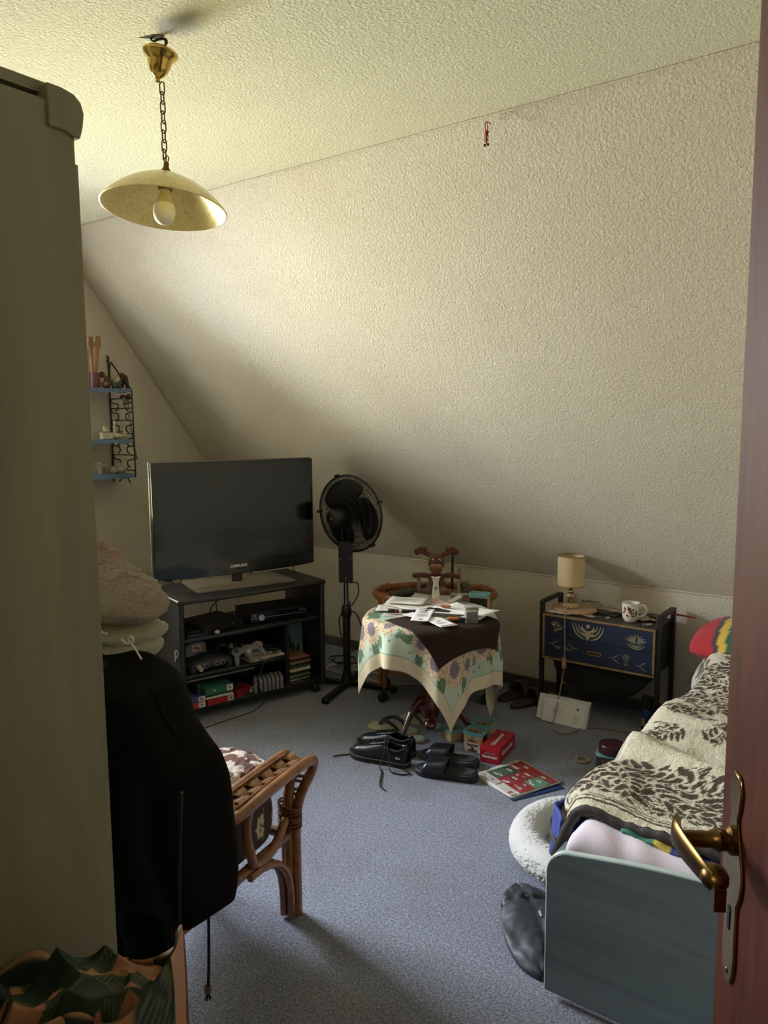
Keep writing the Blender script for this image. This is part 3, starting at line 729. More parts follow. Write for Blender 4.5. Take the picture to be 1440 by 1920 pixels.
m = MB(); m.prism([(x-.010, z+zl+.004) for x, z in rrect(.060, .010, .0048)], .001, Matrix(((1, 0, 0, 0), (0, 0, 1, yfr-.0052), (0, 1, 0, 0), (0, 0, 0, 1)))); m.build('slot', P('dark_slot', '#2a2116', .8), hb)
# hanging sewing basket of pleated black fabric
def bask(u, v):
    a = PI*u; x = -(hw-.045)*math.cos(a)
    xr = abs(x)/(hw-.045); dep = .150*(1-xr**3.2)**.6
    z = NZB-.001-dep*v+.0022*math.sin(120*u)*v
    y = (-hd_+.03)+(.028)*v*0
    return (x, y, z)
m = MB()
n = 60
def rim(u):
    x = -(hw-.045)*math.cos(PI*u); xr = abs(x)/(hw-.045); return x, .150*max(0, 1-xr**3.4)**.55
for (ya, yb2) in ((-hd_+.028, -hd_+.032), (hd_-.032, hd_-.028)):
    m.grid(lambda u, v: (rim(u)[0], ya+.003*math.sin(150*u)*v, NZB-rim(u)[1]*v-.001), n, 6)
m.grid(lambda u, v: (rim(u)[0], -hd_+.030+(2*hd_-.060)*v, NZB-.001-rim(u)[1]+.0025*math.sin(170*u)), n*2, 6)
m.build('fabric_basket', P('black_pleated_fabric', '#131214', .9, bump=.4, bs=300, bd=.002, Sheen_Weight=.05), nc, ang=60, solid=.002)
for sx in (-1, 1):
    m = MB(); m.box(sx*(hw-.045), 0, NZB-.009, .014, 2*hd_-.05, .014); m.build('basket_rail', M_bf, nc)

# ------------------------------------------------------------------ bed
M_bedv = WOOD('grey_green_bed_veneer', '#607079', '#72838c', .42, (.8, 6, 9), 3, .03, rot=(0, R(-18), 0))
M_bede = P('pale_grey_green_edging', '#aab8b6', .4, var=.04)
bed = thing('bed', 'single bed with grey-green wood-grain rounded footboard', 'bed', (-.285, 2.78, 0))
BX0, BX1, BY0 = -.770, .200, 1.740
def fb(inset):
    top = lambda x: .405+.058*math.sin(PI*(x-BX0)/(BX1-BX0))
    r_ = .070-inset*.5; pts = [(BX0+inset, .02+inset*0)]
    for k in range(9):
        a = R(180-90*k/8); x = BX0+r_+inset+r_*math.cos(a); pts.append((x, top(BX0+.07)-inset-r_+r_*math.sin(a)))
    for k in range(1, 20):
        x = BX0+.07+(BX1-BX0-.14)*k/20; pts.append((x, top(x)-inset))
    for k in range(9):
        a = R(90-90*k/8); x = BX1-r_-inset+r_*math.cos(a); pts.append((x, top(BX0+.07)-inset-r_+r_*math.sin(a)))
    pts.append((BX1-inset, .02)); return pts
Mfb = lambda y: Matrix(((1, 0, 0, .285), (0, 0, 1, y-2.78), (0, 1, 0, 0), (0, 0, 0, 1)))
m = MB(); m.prism(fb(.0), .018, Mfb(BY0+.002)); fbo = m.build('footboard_edge', M_bede, bed, bevel=.003)
m = MB(); m.prism(fb(.0035), .003, Mfb(BY0)); m.build('footboard_panel', M_bedv, bed, bevel=.001)
for x in (BX0+.010, BX1-.010):
    m = MB(); m.box(x+.285, BY0+.02+1.03-2.78, .27, .020, 2.02, .20); m.build('side_rail', M_bedv, bed, bevel=.002)
m = MB(); m.box((BX0+BX1)/2+.285, 3.80-2.78, .38, BX1-BX0, .02, .72*.75); m.build('headboard', M_bedv, bed, bevel=.003)
m = MB(); m.box((BX0+BX1)/2+.285, 2.78-2.78, .235, BX1-BX0-.05, 2.0, .03); m.build('slatted_base', WOOD('pine_base', '#9a7a50', '#b39062'), bed)
M_sheet = P('lilac_fitted_sheet', '#d6cad8', .9, var=.06, vs=3, bump=.25, bs=160, bd=.002, Sheen_Weight=.1)
def matt(u, v):
    pass
m = MB()
hwM, hlM, hM, cM = (BX1-BX0)/2-.028, 1.015, .180, .045
nx_, ny_ = 60, 110
def mp(u, v):
    # rounded box top wrapped
    x = -hwM-.14+(2*hwM+.28)*u; y = -hlM-.14+(2*hlM+.28)*v
    def wrap(t_, h):
        s_ = 1 if t_ > 0 else -1; a = abs(t_)
        if a < h-cM: return t_, 0
        e = a-(h-cM); q = cM*PI/2
        if e < q: th = e/cM; return s_*(h-cM+cM*math.sin(th)), cM*(1-math.cos(th))
        return s_*h, cM+e-q
    xx_, dx = wrap(x, hwM); yy_, dy = wrap(y, hlM)
    z = .445-dx-dy
    cr = .0042*math.sin(60*(x+.35*y)+4*nz(x*5, y*5))*max(0, 1-max(0, abs(y+hlM)-.02)/.30) if v < .3 else 0
    return (xx_, yy_, max(z+cr+.003*nz(x*9, y*9, 2), .262))
m.grid(mp, 90, 160); o = m.build('mattress', M_sheet, bed, ang=180); o.location = ((BX0+BX1)/2+.285, 1.79+1.015-2.78+.005, 0)
# blanket -------------------------------------------------------
NXb, NYb = 300, 360
LS, LT = 1.36, 1.70        # blanket size across and along the bed in metres
rg = np.random.default_rng(4)
SS, TT = np.meshgrid(np.linspace(0, LS, NXb), np.linspace(0, LT, NYb))
wob = .006*np.sin(SS*40+3*np.sin(TT*11))+.005*np.sin(TT*52+2*np.sin(SS*9))
Dk = np.zeros_like(SS, dtype=bool)
edge = np.minimum(SS, TT+.0)+wob*.35
Dk |= ((edge > .050) & (edge < .060)) | ((edge > .072) & (edge < .079)) | ((edge > .088) & (edge < .092))
def leafspray(n, s0, s1, t0, t1, big=1.0):
    for _ in range(n):
        cs, ct = rg.uniform(s0, s1), rg.uniform(t0, t1); th = rg.uniform(0, 2*PI); bend_ = rg.uniform(-5, 5); k = rg.integers(4, 8)
        for j in range(k):
            th2 = th+bend_*.05*j; cs += .024*big*math.cos(th2); ct += .024*big*math.sin(th2)
            for sd in (-1, 1):
                an = th2+sd*rg.uniform(.6, 1.1); L = rg.uniform(.018, .032)*big; w = L*rg.uniform(.30, .42)
                lx_, ly_ = cs+L*.85*math.cos(an), ct+L*.85*math.sin(an)
                if not (t0-.02 < ly_ < t1+.02): continue
                dx, dy = SS-lx_, TT-ly_; u_ = math.cos(an)*dx+math.sin(an)*dy; v_ = -math.sin(an)*dx+math.cos(an)*dy
                e_ = (u_/L)**2+(v_/(w*(1.15-.5*u_/L)+1e-6))**2; Dk[e_ < 1.65+14*wob] = False; Dk[e_ < 1+14*wob] = True
leafspray(120, .10, LS-.05, .150, .360, 1.35)
leafspray(20, .10, LS-.05, .60, .74, .8)
leafspray(230, .05, LS-.05, .86, 1.66, 1.1)
tex = rg.random(SS.shape)
cream = np.array(C_('#cfc6ad')); cream2 = np.array(C_('#e2dac6')); brn = np.array(C_('#3a2720')); brn2 = np.array(C_('#54402f'))
Cc = np.where(Dk[..., None], brn+(brn2-brn)*tex[..., None], cream+(cream2-cream)*tex[..., None])
cols = np.concatenate([Cc.reshape(-1, 3), np.ones((Cc.shape[0]*Cc.shape[1], 1))], 1)
M_fleece = VC('patterned_fleece', .95, .9, 260, .007, .05, .35)
def top_h(x, y):
    h = .462
    h += .024*math.exp(-((x+.30+.25*(y-2.6))/.22)**2)
    h += .026*math.sin((x*.9+y*1.0)*9.0+2.2*nz(x*2.2, y*1.9, 3)+1.1)*(.55+.45*nz(x*1.5, y*1.2, 8))*min(1, max(.25, (y-1.9)/.35))
    h += .020*nz(x*5, y*4.5, 1)+.006*nz(x*14, y*14, 5)
    h += .050*math.exp(-((y-2.22+.45*(x+.4))/.07)**2)
    h += .030*math.exp(-((y-2.62-.30*(x+.4))/.09)**2)
    h += .04*max(0, min(1, (y-3.05)/.45))
    return max(h, .452)
vs = []
for j in range(NYb):
    t_ = j/(NYb-1)
    for i in range(NXb):
        s_ = i/(NXb-1)
        y0 = 1.885-.10*s_+.018*math.sin(s_*9+.6)-.02*math.exp(-(s_/.05)**2)
        y = y0+(3.50-y0)*t_
        a = s_*LS; over = .115
        xe = -.772+.045*math.exp(-((y-1.86)/.09)**2)-.050*math.exp(-((y-2.08)/.13)**2)+.012*math.sin(y*6+1)+.012*nz(y*3, 5)
        th0 = top_h(xe, y)
        if a < over:
            q = over-a; x = xe-q*.62; z = th0-.012-q*(.70+.5*q/over)
            x += .010*math.sin(y*14+2*nz(y*3, 1))*q/over
        else:
            b = a-over; k = min(1, b/.05); x = xe+b; z = top_h(x, y)-.012*(1-k)**2
        if x > BX1: z = min(z, top_h(BX1, y)-.9*(x-BX1)); x = BX1+.02+.15*(x-BX1)
        vs.append((x, y, z+.0022*nz(x*60, y*60, 2)+random.uniform(-.0012, .0012)))
fs = [(j*NXb+i, j*NXb+i+1, (j+1)*NXb+i+1, (j+1)*NXb+i) for j in range(NYb-1) for i in range(NXb-1)]
bl_root = thing('fleece_blanket', 'cream fleece blanket with dark brown leaf pattern spread over the bed', 'blanket', (0, 0, 0))
m = MB(); m.add(vs, fs); o = m.build('fleece', M_fleece, bl_root, ang=180, col=cols, solid=-.010)
hp = [(vs[i][0], vs[i][1]-.004, vs[i][2]-.003) for i in range(0, NXb, 3)]
sp_ = [(vs[j*NXb][0]-.002, vs[j*NXb][1], vs[j*NXb][2]-.003) for j in range(0, NYb, 3)]
M_bind = P('dark_brown_satin_binding', '#2e2622', .6, bump=.3, bs=120, bd=.002)
m = MB(); m.tube(hp, [.0125+.0016*math.sin(i*2.1) for i in range(len(hp))], 8, sq=(1.2, .8)); m.build('hem_binding', M_bind, bl_root)
m = MB(); m.tube(sp_, [.010+.0012*math.sin(i*2.1) for i in range(len(sp_))], 8, sq=(1.2, .8)); m.build('hem_binding', M_bind, bl_root)
# quilt peeking out: blue / green / yellow
def quilt_col(s_, t_):
    return C_('#28305e')
vs = []; cols = []; nqx, nqy = 120, 14
for j in range(nqy):
    for i in range(nqx):
        s_ = i/(nqx-1); t_ = j/(nqy-1); x = -.62+.72*s_; y = 1.862-.085*s_+.05*t_-.012*math.sin(PI*s_)-.018*s_
        z = .451+.008*math.sin(t_*PI)+.004*math.sin(s_*60)
        vs.append((x, y, z)); c = C_('#2f6a56') if s_ < .125 else (C_('#c9b052') if s_ < .18 else (C_('#232c63') if s_ < .9 else C_('#c9b052')))
        cols.append(c+(1,))
M_quilt = VC('quilt_stripes', .8, .4, 160, .003)
m = MB(); m.add(vs, [(j*nqx+i, j*nqx+i+1, (j+1)*nqx+i+1, (j+1)*nqx+i) for j in range(nqy-1) for i in range(nqx-1)])
o = m.build('quilt', M_quilt, None, ang=180, col=cols, solid=-.012); tag(o, 'blue, green and yellow striped quilt peeking out under the fleece blanket hem', 'quilt')
# its blue edge also shows at the left side
def ql(u, v): 
    y = 1.90+.26*v; q = u*.15
    return (-.800-.055*math.sin(PI*min(1, v*1.1))-.012*u+.006*math.sin(v*16), y, .405-q+.006*math.sin(v*9))
m = MB(); m.grid(ql, 12, 30); m.build('quilt_side', P('royal_blue_quilt', '#2b3a86', .75, bump=.3, bs=120, bd=.003), o, ang=180, solid=.008)
# striped pillow
def pillow(w, l, h, colf, n=70):
    vs = []; cols = []
    for sgn in (1, -1):
        for j in range(n):
            for i in range(n):
                u, v = 2*i/(n-1)-1, 2*j/(n-1)-1
                e = (max(0, 1-abs(u)**3.2))**.55*(max(0, 1-abs(v)**3.2))**.55
                pinch = 1-.06*(abs(u)**2)*(abs(v)**2)
                vs.append((u*w/2*(1-.05*v*v)*pinch, v*l/2*(1-.05*u*u)*pinch, sgn*h/2*e+.006*nz(u*3, v*3, sgn)*e)); cols.append(colf(u, v)+(1,))
    fs = []
    for k in (0, 1):
        o_ = k*n*n
        for j in range(n-1):
            for i in range(n-1):
                q = (o_+j*n+i, o_+j*n+i+1, o_+(j+1)*n+i+1, o_+(j+1)*n+i); fs.append(q if k == 0 else q[::-1])
    return vs, fs, cols
def pc(u, v):
    w = u+.06*v
    if w < -.76: return C_('#a51c26')
    if w < -.70: return C_('#39323c')
    if w < -.61: return C_('#c9a53c')
    if w < .45: return C_('#1f5a40')
    if w < .55: return C_('#c9a53c')
    return C_('#222c5a')
vs, fs, cols = pillow(.80, .42, .15, pc)
m = MB(); m.add(vs, fs); o = m.build('pillow', VC('striped_pillow_cotton', .85, .5, 90, .004, .1), None, ang=180, col=cols)
place(o, -.485, 3.57, .528, 11, 0, -6); tag(o, 'red, yellow and green striped pillow at the head of the bed', 'pillow')
def blob(name, parts, mat, parent=None, vox=.004, smooth=2):
    """balls fused into one continuous skin"""
    m = MB()
    for p in parts:
        c, r3 = p[0], p[1]; rot = p[2] if len(p) > 2 else None
        if not hasattr(r3, '__len__'): r3 = (r3,)*3
        m.ball(c, 1, 12, sc3=r3, rot=rot)
    o = m.build(name, mat, parent, ang=180)
    q = o.modifiers.new('fuse', 'REMESH'); q.mode = 'VOXEL'; q.voxel_size = vox; q.use_smooth_shade = True
    if smooth:
        q = o.modifiers.new('smooth', 'SMOOTH'); q.factor = .6; q.iterations = smooth*2
    return o
CABP = (-3.06, 2.828); CABA = R(-17.2)
def cabw(x, y, z): return (CABP[0]+x*math.cos(CABA)-y*math.sin(CABA), CABP[1]+x*math.sin(CABA)+y*math.cos(CABA), z)
def oncab(name, label, cat, x, y, z, rz=0, group=None): return thing(name, label, cat, cabw(x, y, z), -17.2+rz, group)
M_dk = P('matt_black_plastic', '#151516', .6); M_dk2 = P('dark_grey_plastic', '#2a2a2c', .5)
# ---- devices on the upper shelf
t = oncab('disc_player', 'slim matt black disc player on the cabinet upper shelf at left', 'disc player', .045, -.185, ZU+.001, 14)
m = MB(); m.box(0, 0, .026, .22, .26, .042); b = m.build('case', M_dk, t, bevel=.002)
m = MB(); m.box(.1105, .0, .028, .002, .25, .034); f = m.build('front_panel', P('dark_front_panel', '#1b1b1e', .3), t)
m = MB(); m.prism(rrect(.020, .006, .003), .001, Matrix(((0, 0, 1, .1115), (1, 0, 0, .055), (0, 1, 0, .028), (0, 0, 0, 1)))); m.build('button', P('steel_screw', '#a0a0a0', .3, 1.0), f)
m = MB(); m.box(.1117, -.055, .034, .0006, .09, .002); m.build('disc_slot', P('black_void', '#050505', .9), f)
t = oncab('satellite_receiver', 'glossy black receiver with silver ring knob on the upper shelf at right', 'receiver', .03, .178, ZU+.001, -5)
m = MB(); m.box(0, 0, .033, .23, .33, .052); m.build('case', M_dk, t, bevel=.003)
for x in (-.08, .08):
    for y in (-.13, .13):
        m = MB(); m.lathe([(0, 0), (.01, 0), (.01, .008), (0, .008)], 10, TR(x, y, 0)); m.build('rubber_foot', M_rub, t)
m = MB(); m.box(.1155, 0, .033, .003, .326, .048); f = m.build('front_panel', M_gloss, t, bevel=.001)
m = MB(); m.box(.1175, .04, .030, .001, .245, .0018); m.build('silver_line', P('silver_trim', '#b8b8ba', .3, .8), f)
m = MB(); m.box(.1175, -.145, .030, .001, .035, .0018); m.build('silver_line', P('silver_trim', '#b8b8ba', .3, .8), f)
m = MB(); m.lathe([(.0125, 0), (.0165, .001), (.0165, .004), (.0125, .004), (.0115, .001)], 28, Matrix(((0, 0, 1, .117), (1, 0, 0, -.103), (0, 1, 0, .030), (0, 0, 0, 1)))); m.build('ring_knob', P('silver_trim', '#b8b8ba', .3, .8), f)
m = MB(); m.lathe([(.004, 0), (.0055, .0005), (.0055, .001), (.004, .001)], 14, Matrix(((0, 0, 1, .117), (1, 0, 0, -.140), (0, 1, 0, .044), (0, 0, 0, 1)))); m.build('power_button', P('dull_red_ring', '#c08078', .4), f)
m = MB(); m.box(.1175, .135, .045, .0006, .045, .004); m.build('printed_line', P('dim_print2', '#6a6a6a', .5), f)
o = MB(); o.prism([(-.07, -.055), (.06, -.06), (.07, .05), (-.06, .06)], .016); o = o.build('booklet', P('dark_blue_booklet', '#22243a', .6), None, bevel=.001); place(o, *cabw(.115, -.315, ZU+.001), rz=-10); tag(o, 'dark blue booklet lying at the left end of the upper shelf', 'booklet')
t = oncab('charging_dock', 'flat black charging dock lying on the blue booklet', 'charger', .105, -.30, ZU+.0175, 8)
m = MB(); m.prism(rrect(.11, .13, .02), .010); m.build('body', M_dk, t, bevel=.003)
t = oncab('glass_pebble', 'small shiny clear glass piece in front of the disc player', 'trinket', .19, -.215, ZU+.001)
m = MB(); m.ball((0, 0, .011), .015, 14, sc3=(1, 1.1, .75)); m.build('glass_body', P('clear_rose_glass', '#b7a59c', .08, .3), t)
# ---- middle shelf: game console, cartridge, two gamepads, papers, remote
M_cg = P('charcoal_console_plastic', '#2c2c2f', .55)
t = oncab('game_console', 'charcoal retro game console with rounded feet on the middle shelf', 'game console', .075, -.235, ZM+.001, 6)
def shell(u, v):
    a = 2*PI*u; x = .090*math.cos(a); y = .130*math.sin(a); q = (abs(math.cos(a))**4+abs(math.sin(a))**4)**-.25; return x*q, y*q
prof_ = [(0, .012), (.9, .012), (1, .022), (1, .034), (.86, .050), (.55, .062), (0, .064)]
m = MB(); nU = 48
m.grid(lambda u, v: (lambda s_, z: (shell(u, 0)[0]*s_, shell(u, 0)[1]*s_, z+(.006*math.cos(u*4*PI) if 0 < s_ < .95 and z > .03 else 0)))(*[float(np.interp(v*6, range(7), [p[k] for p in prof_])) for k in (0, 1)]), nU, 19, cu=True); m.build('shell', M_cg, t, ang=50)
for sx in (-1, 1):
    for sy in (-1, 1):
        m = MB(); m.lathe([(0, 0), (.020, 0), (.022, .006), (.020, .03), (0, .03)], 16, TR(sx*.062, sy*.105, 0)); m.build('foot', M_cg, t)
for k, y in enumerate((-.085, -.045, .020, .050)):
    m = MB(); m.lathe([(.0, 0), (.0125, 0), (.0135, .004), (.0, .005)], 20, Matrix(((0, 0, 1, .086), (1, 0, 0, y), (0, 1, 0, .030), (0, 0, 0, 1)))); pt = m.build('controller_port', P('grey_port_ring', '#8a8a8c', .5), t)
    m = MB(); m.lathe([(.0, .004), (.0095, .004), (.0095, .006), (.0, .006)], 16, Matrix(((0, 0, 1, .086), (1, 0, 0, y), (0, 1, 0, .030), (0, 0, 0, 1)))); m.build('port_hole', M_dk, pt)
m = MB(); m.tube([(.09, -.085, .030), (.118, -.088, .026)], .0115, 12); m.build('controller_plug', P('light_grey_plug', '#a5a49c', .5), t)
m = MB(); m.box(.035, -.03, .058, .03, .045, .012); m.build('expansion_lid', M_dk2, t, bevel=.002)
def cartridge(name, label, x, y, z, rz, group=None, mat=None):
    t = oncab(name, label, 'game cartridge', x, y, z, rz, group)
    pts = [(-.058, 0), (.058, 0), (.058, .052)]+[(.058*math.cos(a), .052+.020*math.sin(a)) for a in np.linspace(.15, PI-.15, 12)]+[(-.058, .052)]
    m = MB(); m.prism(pts, .018, Matrix(((0, 0, 1, -.009), (1, 0, 0, 0), (0, 1, 0, 0), (0, 0, 0, 1)))); m.build('shell', mat or P('grey_cartridge_plastic', '#737374', .5), t, bevel=.003)
    return t
c = cartridge('game_cartridge', 'grey cartridge with pale label plugged into the console', .045, -.275, ZM+.058, 6)
m = MB(); m.prism(rrect(.052, .036, .004), .0006, Matrix(((0, 0, 1, .009), (1, 0, 0, .002), (0, 1, 0, .040), (0, 0, 0, 1)))); lb = m.build('label', P('pale_game_label', '#b9a79c', .5, var=.4, vs=90), c)
m = MB(); m.ball((.0098, -.006, .042), .009, 10, sc3=(.06, 1, 1)); m.box(.0098, .012, .036, .0006, .018, .012); m.build('label_motif', P('red_motif', '#93403c', .5), lb)
def gamepad(name, label, x, y, z, rot, colr):
    t = thing(name, label, 'gamepad', cabw(x, y, z), rot=tuple(R(a) for a in rot))
    mt = P('grey_gamepad_plastic', colr, .5)
    blob('body', [((0, 0, 0), (.040, .028, .013)), ((-.055, .002, 0), (.034, .026, .013)), ((.055, .002, 0), (.034, .026, .013)), ((-.070, -.035, -.004), (.015, .040, .012), (0, 0, -.25)), ((.070, -.035, -.004), (.015, .040, .012), (0, 0, .25)), ((0, -.038, -.004), (.015, .046, .012))], mt, t, .0035)
    m = MB(); m.lathe([(0, .008), (.012, .010), (.006, .012), (.005, .022), (.010, .024), (0, .026)], 14, TR(0, -.022, 0)); m.build('thumbstick', P('light_grey_stick', '#9d9d9b', .5), t)
    my = P('yellow_buttons', '#c2962e', .4)
    for dx, dy in ((0, .010), (0, -.010), (.010, 0), (-.010, 0)):
        m = MB(); m.ball((.060+dx, .006+dy, .011), .0045, 8, sc3=(1, 1, .8)); m.build('button', my, t)
    m = MB(); m.box(-.058, .004, .013, .024, .008, .006); m.box(-.058, .004, .013, .008, .024, .006); m.build('direction_pad', M_dk, t, bevel=.001)
    m = MB(); m.ball((0, .006, .012), .005, 8, sc3=(1, 1, .7)); m.build('start_button', P('dull_red_button', '#8d2f2a', .4), t)
    return t
gamepad('gamepad', 'grey three-pronged gamepad with yellow buttons leaning against the papers', .150, -.030, ZM+.072, (52, -12, 62), '#6e6f73')
gamepad('gamepad', 'charcoal three-pronged gamepad lying behind the grey gamepad', .01, -.055, ZM+.062, (24, 10, 40), '#3a3a3c')
for k, (w, l, dx, dy, rz, c, lb) in enumerate([(.20, .22, .07, .075, 4, '#a79881', 'beige magazine at the bottom of the stack on the middle shelf'), (.19, .20, .075, .085, -6, '#c2b49c', 'pale magazine second from the bottom of the stack on the middle shelf'), (.17, .19, .07, .07, 10, '#9c8c78', 'tan sheet near the top of the stack on the middle shelf'), (.14, .15, .075, .055, -12, '#cfc4b2', 'topmost small white notepad on the middle shelf stack')]):
    m = MB(); m.box(0, 0, .004, w, l, .007); o = m.build('magazine' if k < 2 else 'notepad', P('old_paper_%d' % k, c, .8, var=.15, vs=8), None, bevel=.0008); place(o, *cabw(dx, dy, ZM+.001+.0085*k), rz=-17+rz); tag(o, lb, 'paper', 'stacked papers on the middle shelf')
t = oncab('remote_control', 'long black remote control lying on the paper stack', 'remote control', .10, .085, ZM+.037, 38)
m = MB(); m.prism(rrect(.19, .045, .018), .016); m.build('body', M_dk, t, bevel=.005)
for i in range(5):
    for j in range(3):
        m = MB(); m.ball((-.05+.022*i, -.012+.012*j, .0165), .0035, 8, sc3=(1, 1, .5)); m.build('button', M_dk2, t)
# ---- right compartment
t = oncab('picture_book', 'tall thin book with green landscape cover standing behind the booklets in the right compartment', 'book', .020, .300, ZL+.003, 90); t.scale = (.78, 1, 1)
def lcol(u, v):
    sky = lerp(C_('#7f9a8e'), C_('#5f7f86'), v); g = .28+.18*math.sin(u*4)+.1*nz(u*8, 1)
    if v < g: return lerp(C_('#2c3a22'), C_('#8f8a44'), .5+.5*nz(u*18, v*18, 2))
    if v < g+.25 and nz(u*9, v*9, 8) > -.05: return C_('#2a3320')
    return sky
nn_ = 40
vs = [(-.11+.22*i/(nn_-1), -.0032, .325*j/(nn_-1)) for j in range(nn_) for i in range(nn_)]
m = MB(); m.box(0, .0005, .1625, .222, .006, .325, TR(0, 0, 0, -3)); m.build('book_block', P('cream_page', '#b9ad8e', .7), t)
m = MB(); m.add(vs, [(j*nn_+i, j*nn_+i+1, (j+1)*nn_+i+1, (j+1)*nn_+i) for j in range(nn_-1) for i in range(nn_-1)], TR(0, 0, 0, -3)); m.build('printed_cover', VC('printed_cover_gloss', .35), t, col=[lcol(i/(nn_-1), j/(nn_-1))+(1,) for j in range(nn_) for i in range(nn_)])
z = ZL+.001; cs = ['#6a4030', '#3c3a33', '#c9c3b0', '#3f4a34', '#b9bfae', '#5a6d3c', '#2b3038', '#7a5638', '#cfc7a8', '#4a5a30', '#8b9159', '#2e2c2a', '#8a7454', '#5e4438', '#1f2022', '#8a5c44']
nm = ['rust brown', 'dark grey', 'off-white', 'dark green', 'pale green', 'moss green', 'slate', 'tan brown', 'cream', 'olive', 'light olive', 'black', 'sand-coloured', 'maroon brown', 'jet black', 'orange brown']
random.seed(3)
for k, c in enumerate(cs):
    h = random.choice([.006, .009, .012]); m = MB(); m.box(0, 0, h/2, .135, .125, h-.0008); m.v = m.v
    o = m.build('booklet', P('cover_'+c[1:], c, .5, var=.25, vs=30), None, bevel=.0006); place(o, *cabw(.11+random.uniform(-.012, .012), .272+random.uniform(-.005, .004), z), rz=-17+random.uniform(-4, 4)); z += h
    tag(o, ('%s booklet in the right-hand compartment pile, ' % nm[k])+('at the very bottom' if k == 0 else 'on top of the %s one' % nm[k-1]), 'booklet', 'booklets piled in the right compartment')
# ---- bottom shelf
for k in range(7):
    lb = 'grey cartridge %s in the row on the bottom shelf' % ['nearest the red game box, label showing,', 'second from the labelled front one', 'third from the labelled front one', 'in the middle', 'third from the divider', 'second from the divider', 'closest to the divider'][k]
    c = cartridge('game_cartridge', lb, .135+.002*k, .018+.0235*k, ZL+.001, 74 if k else 66, 'cartridges in a row on the bottom shelf')
    if k == 0:
        m = MB(); m.prism(rrect(.05, .045, .004), .0006, Matrix(((0, 0, -1, -.0092), (1, 0, 0, 0), (0, 1, 0, .034), (0, 0, 0, 1)))); lb_ = m.build('label', P('dark_label', '#24201f', .4), c)
        for dx, dz, cc in ((-.012, .044, '#b9b2a4'), (.008, .038, '#a13b2e'), (-.004, .024, '#c9b98c')):
            m = MB(); m.box(-.0100, dx, dz, .0006, .014, .010); m.build('label_motif', P('motif_'+cc[1:], cc, .5), lb_)
def gbox(label, x, y, z, rz, col_, w=.185, d=.10, h=.030, logo=True, ttl=None):
    t = oncab('game_box', label, 'game box', x, y, z, rz)
    m = MB(); m.box(0, 0, h/2, d, w, h-.001); b = m.build('carton', P('carton_'+col_[1:], col_, .4, var=.35, vs=40), t, bevel=.001)
    if logo:
        m = MB(); m.box(d/2+.0004, w/2-.020, h/2, .0008, .034, h-.003); p = m.build('white_end_label', P('white_label', '#c9c6bd', .5), t)
        m = MB()
        for dx in (-.005, .005): m.box(d/2+.001, w/2-.020+dx, h/2, .0006, .0035, .014)
        m.add([(d/2+.0013, w/2-.027, h/2+.007), (d/2+.0013, w/2-.0235, h/2+.007), (d/2+.0013, w/2-.013, h/2-.007), (d/2+.0013, w/2-.0165, h/2-.007)], [(0, 1, 2, 3)])
        m.build('letter_n_emblem', P('navy_print', '#1d2147', .5), p)
    if ttl: text(ttl, h*.55, P('pale_title_print', '#b9c4b0', .5), t, Matrix(((0, 0, 1, d/2+.0006), (1, 0, 0, -.03), (0, 1, 0, h/2), (0, 0, 0, 1))), bold=.0004)
    return t
zb_ = ZL+.001
gbox('orange-red game box at the bottom left of the cabinet', .150, -.345, zb_, 0, '#a83224', .10, .11, .030, ttl='gue')
gbox('blue game box lying on the orange-red one', .150, -.345, zb_+.031, 0, '#3a4574', .10, .11, .028)
gbox('crimson game box under the white-spined case on the bottom shelf', .150, -.215, zb_, 4, '#94202a', .15, .11, .032)
t = gbox('thin green case with white spine between the green and crimson boxes', .150, -.215, zb_+.033, -3, '#b9c2b2', .15, .11, .010, logo=False)
t = gbox('thin dark green case above the white-spined case', .140, -.225, zb_+.044, 6, '#27362a', .15, .11, .010, logo=False)
gbox('green game box on top of the bottom shelf stack', .150, -.220, zb_+.056, 2, '#27604a', .155, .11, .034, ttl='V9')
gbox('dark red game box lying alone in the middle of the bottom shelf', .120, -.070, zb_, 16, '#7a1e28', .13, .11, .034)
o = MB(); o.box(0, 0, .027, .03, .02, .054); o = o.build('memory_card', M_dk2, None, bevel=.003); place(o, *cabw(.165, -.318, zb_+.060), rz=-10); tag(o, 'dark grey memory card standing beside the green game box', 'memory card')
def cable(name, label, pts, r_, mat, n=8, cat='cable'):
    m = MB(); m.tube(spline(pts, n), r_, 6); o = m.build(name, mat); return tag(o, label, cat)
w = lambda x, y, z: cabw(x, y, z)
cable('gamepad_cable', 'thin black cable hanging from the middle shelf to the bottom shelf', [w(.19, .01, ZM+.03), w(.20, .03, ZM+.004), w(.215, .02, ZM-.03), w(.21, -.02, ZM-.10), w(.19, -.04, ZL+.035), w(.17, 0, ZL+.045), w(.20, .02, ZL+.01), w(.215, 0, ZL+.008), w(.24, .015, ZL-.03), w(.245, -.06, .004), w(.27, -.22, .003), w(.30, -.36, .003)], .0022, M_rub)
cable('gamepad_cable', 'thin black cable looping over the gamepad and papers', [w(.12, 0, ZM+.10), w(.17, .02, ZM+.09), w(.19, .05, ZM+.045), w(.17, .10, ZM+.047), w(.14, .13, ZM+.047)], .0022, M_rub)
random.seed(9)
m = MB()
pts = [w(.10+.05*math.cos(i*1.1)+random.uniform(-.02, .02), -.115+.045*math.sin(i*1.7), ZL+.034+.02*abs(math.sin(i*.9))) for i in range(16)]
m.tube(spline(pts, 6), .0024, 5); tag(m.build('cable_bundle', M_rub), 'tangled black cables on the dark red game box', 'cable')
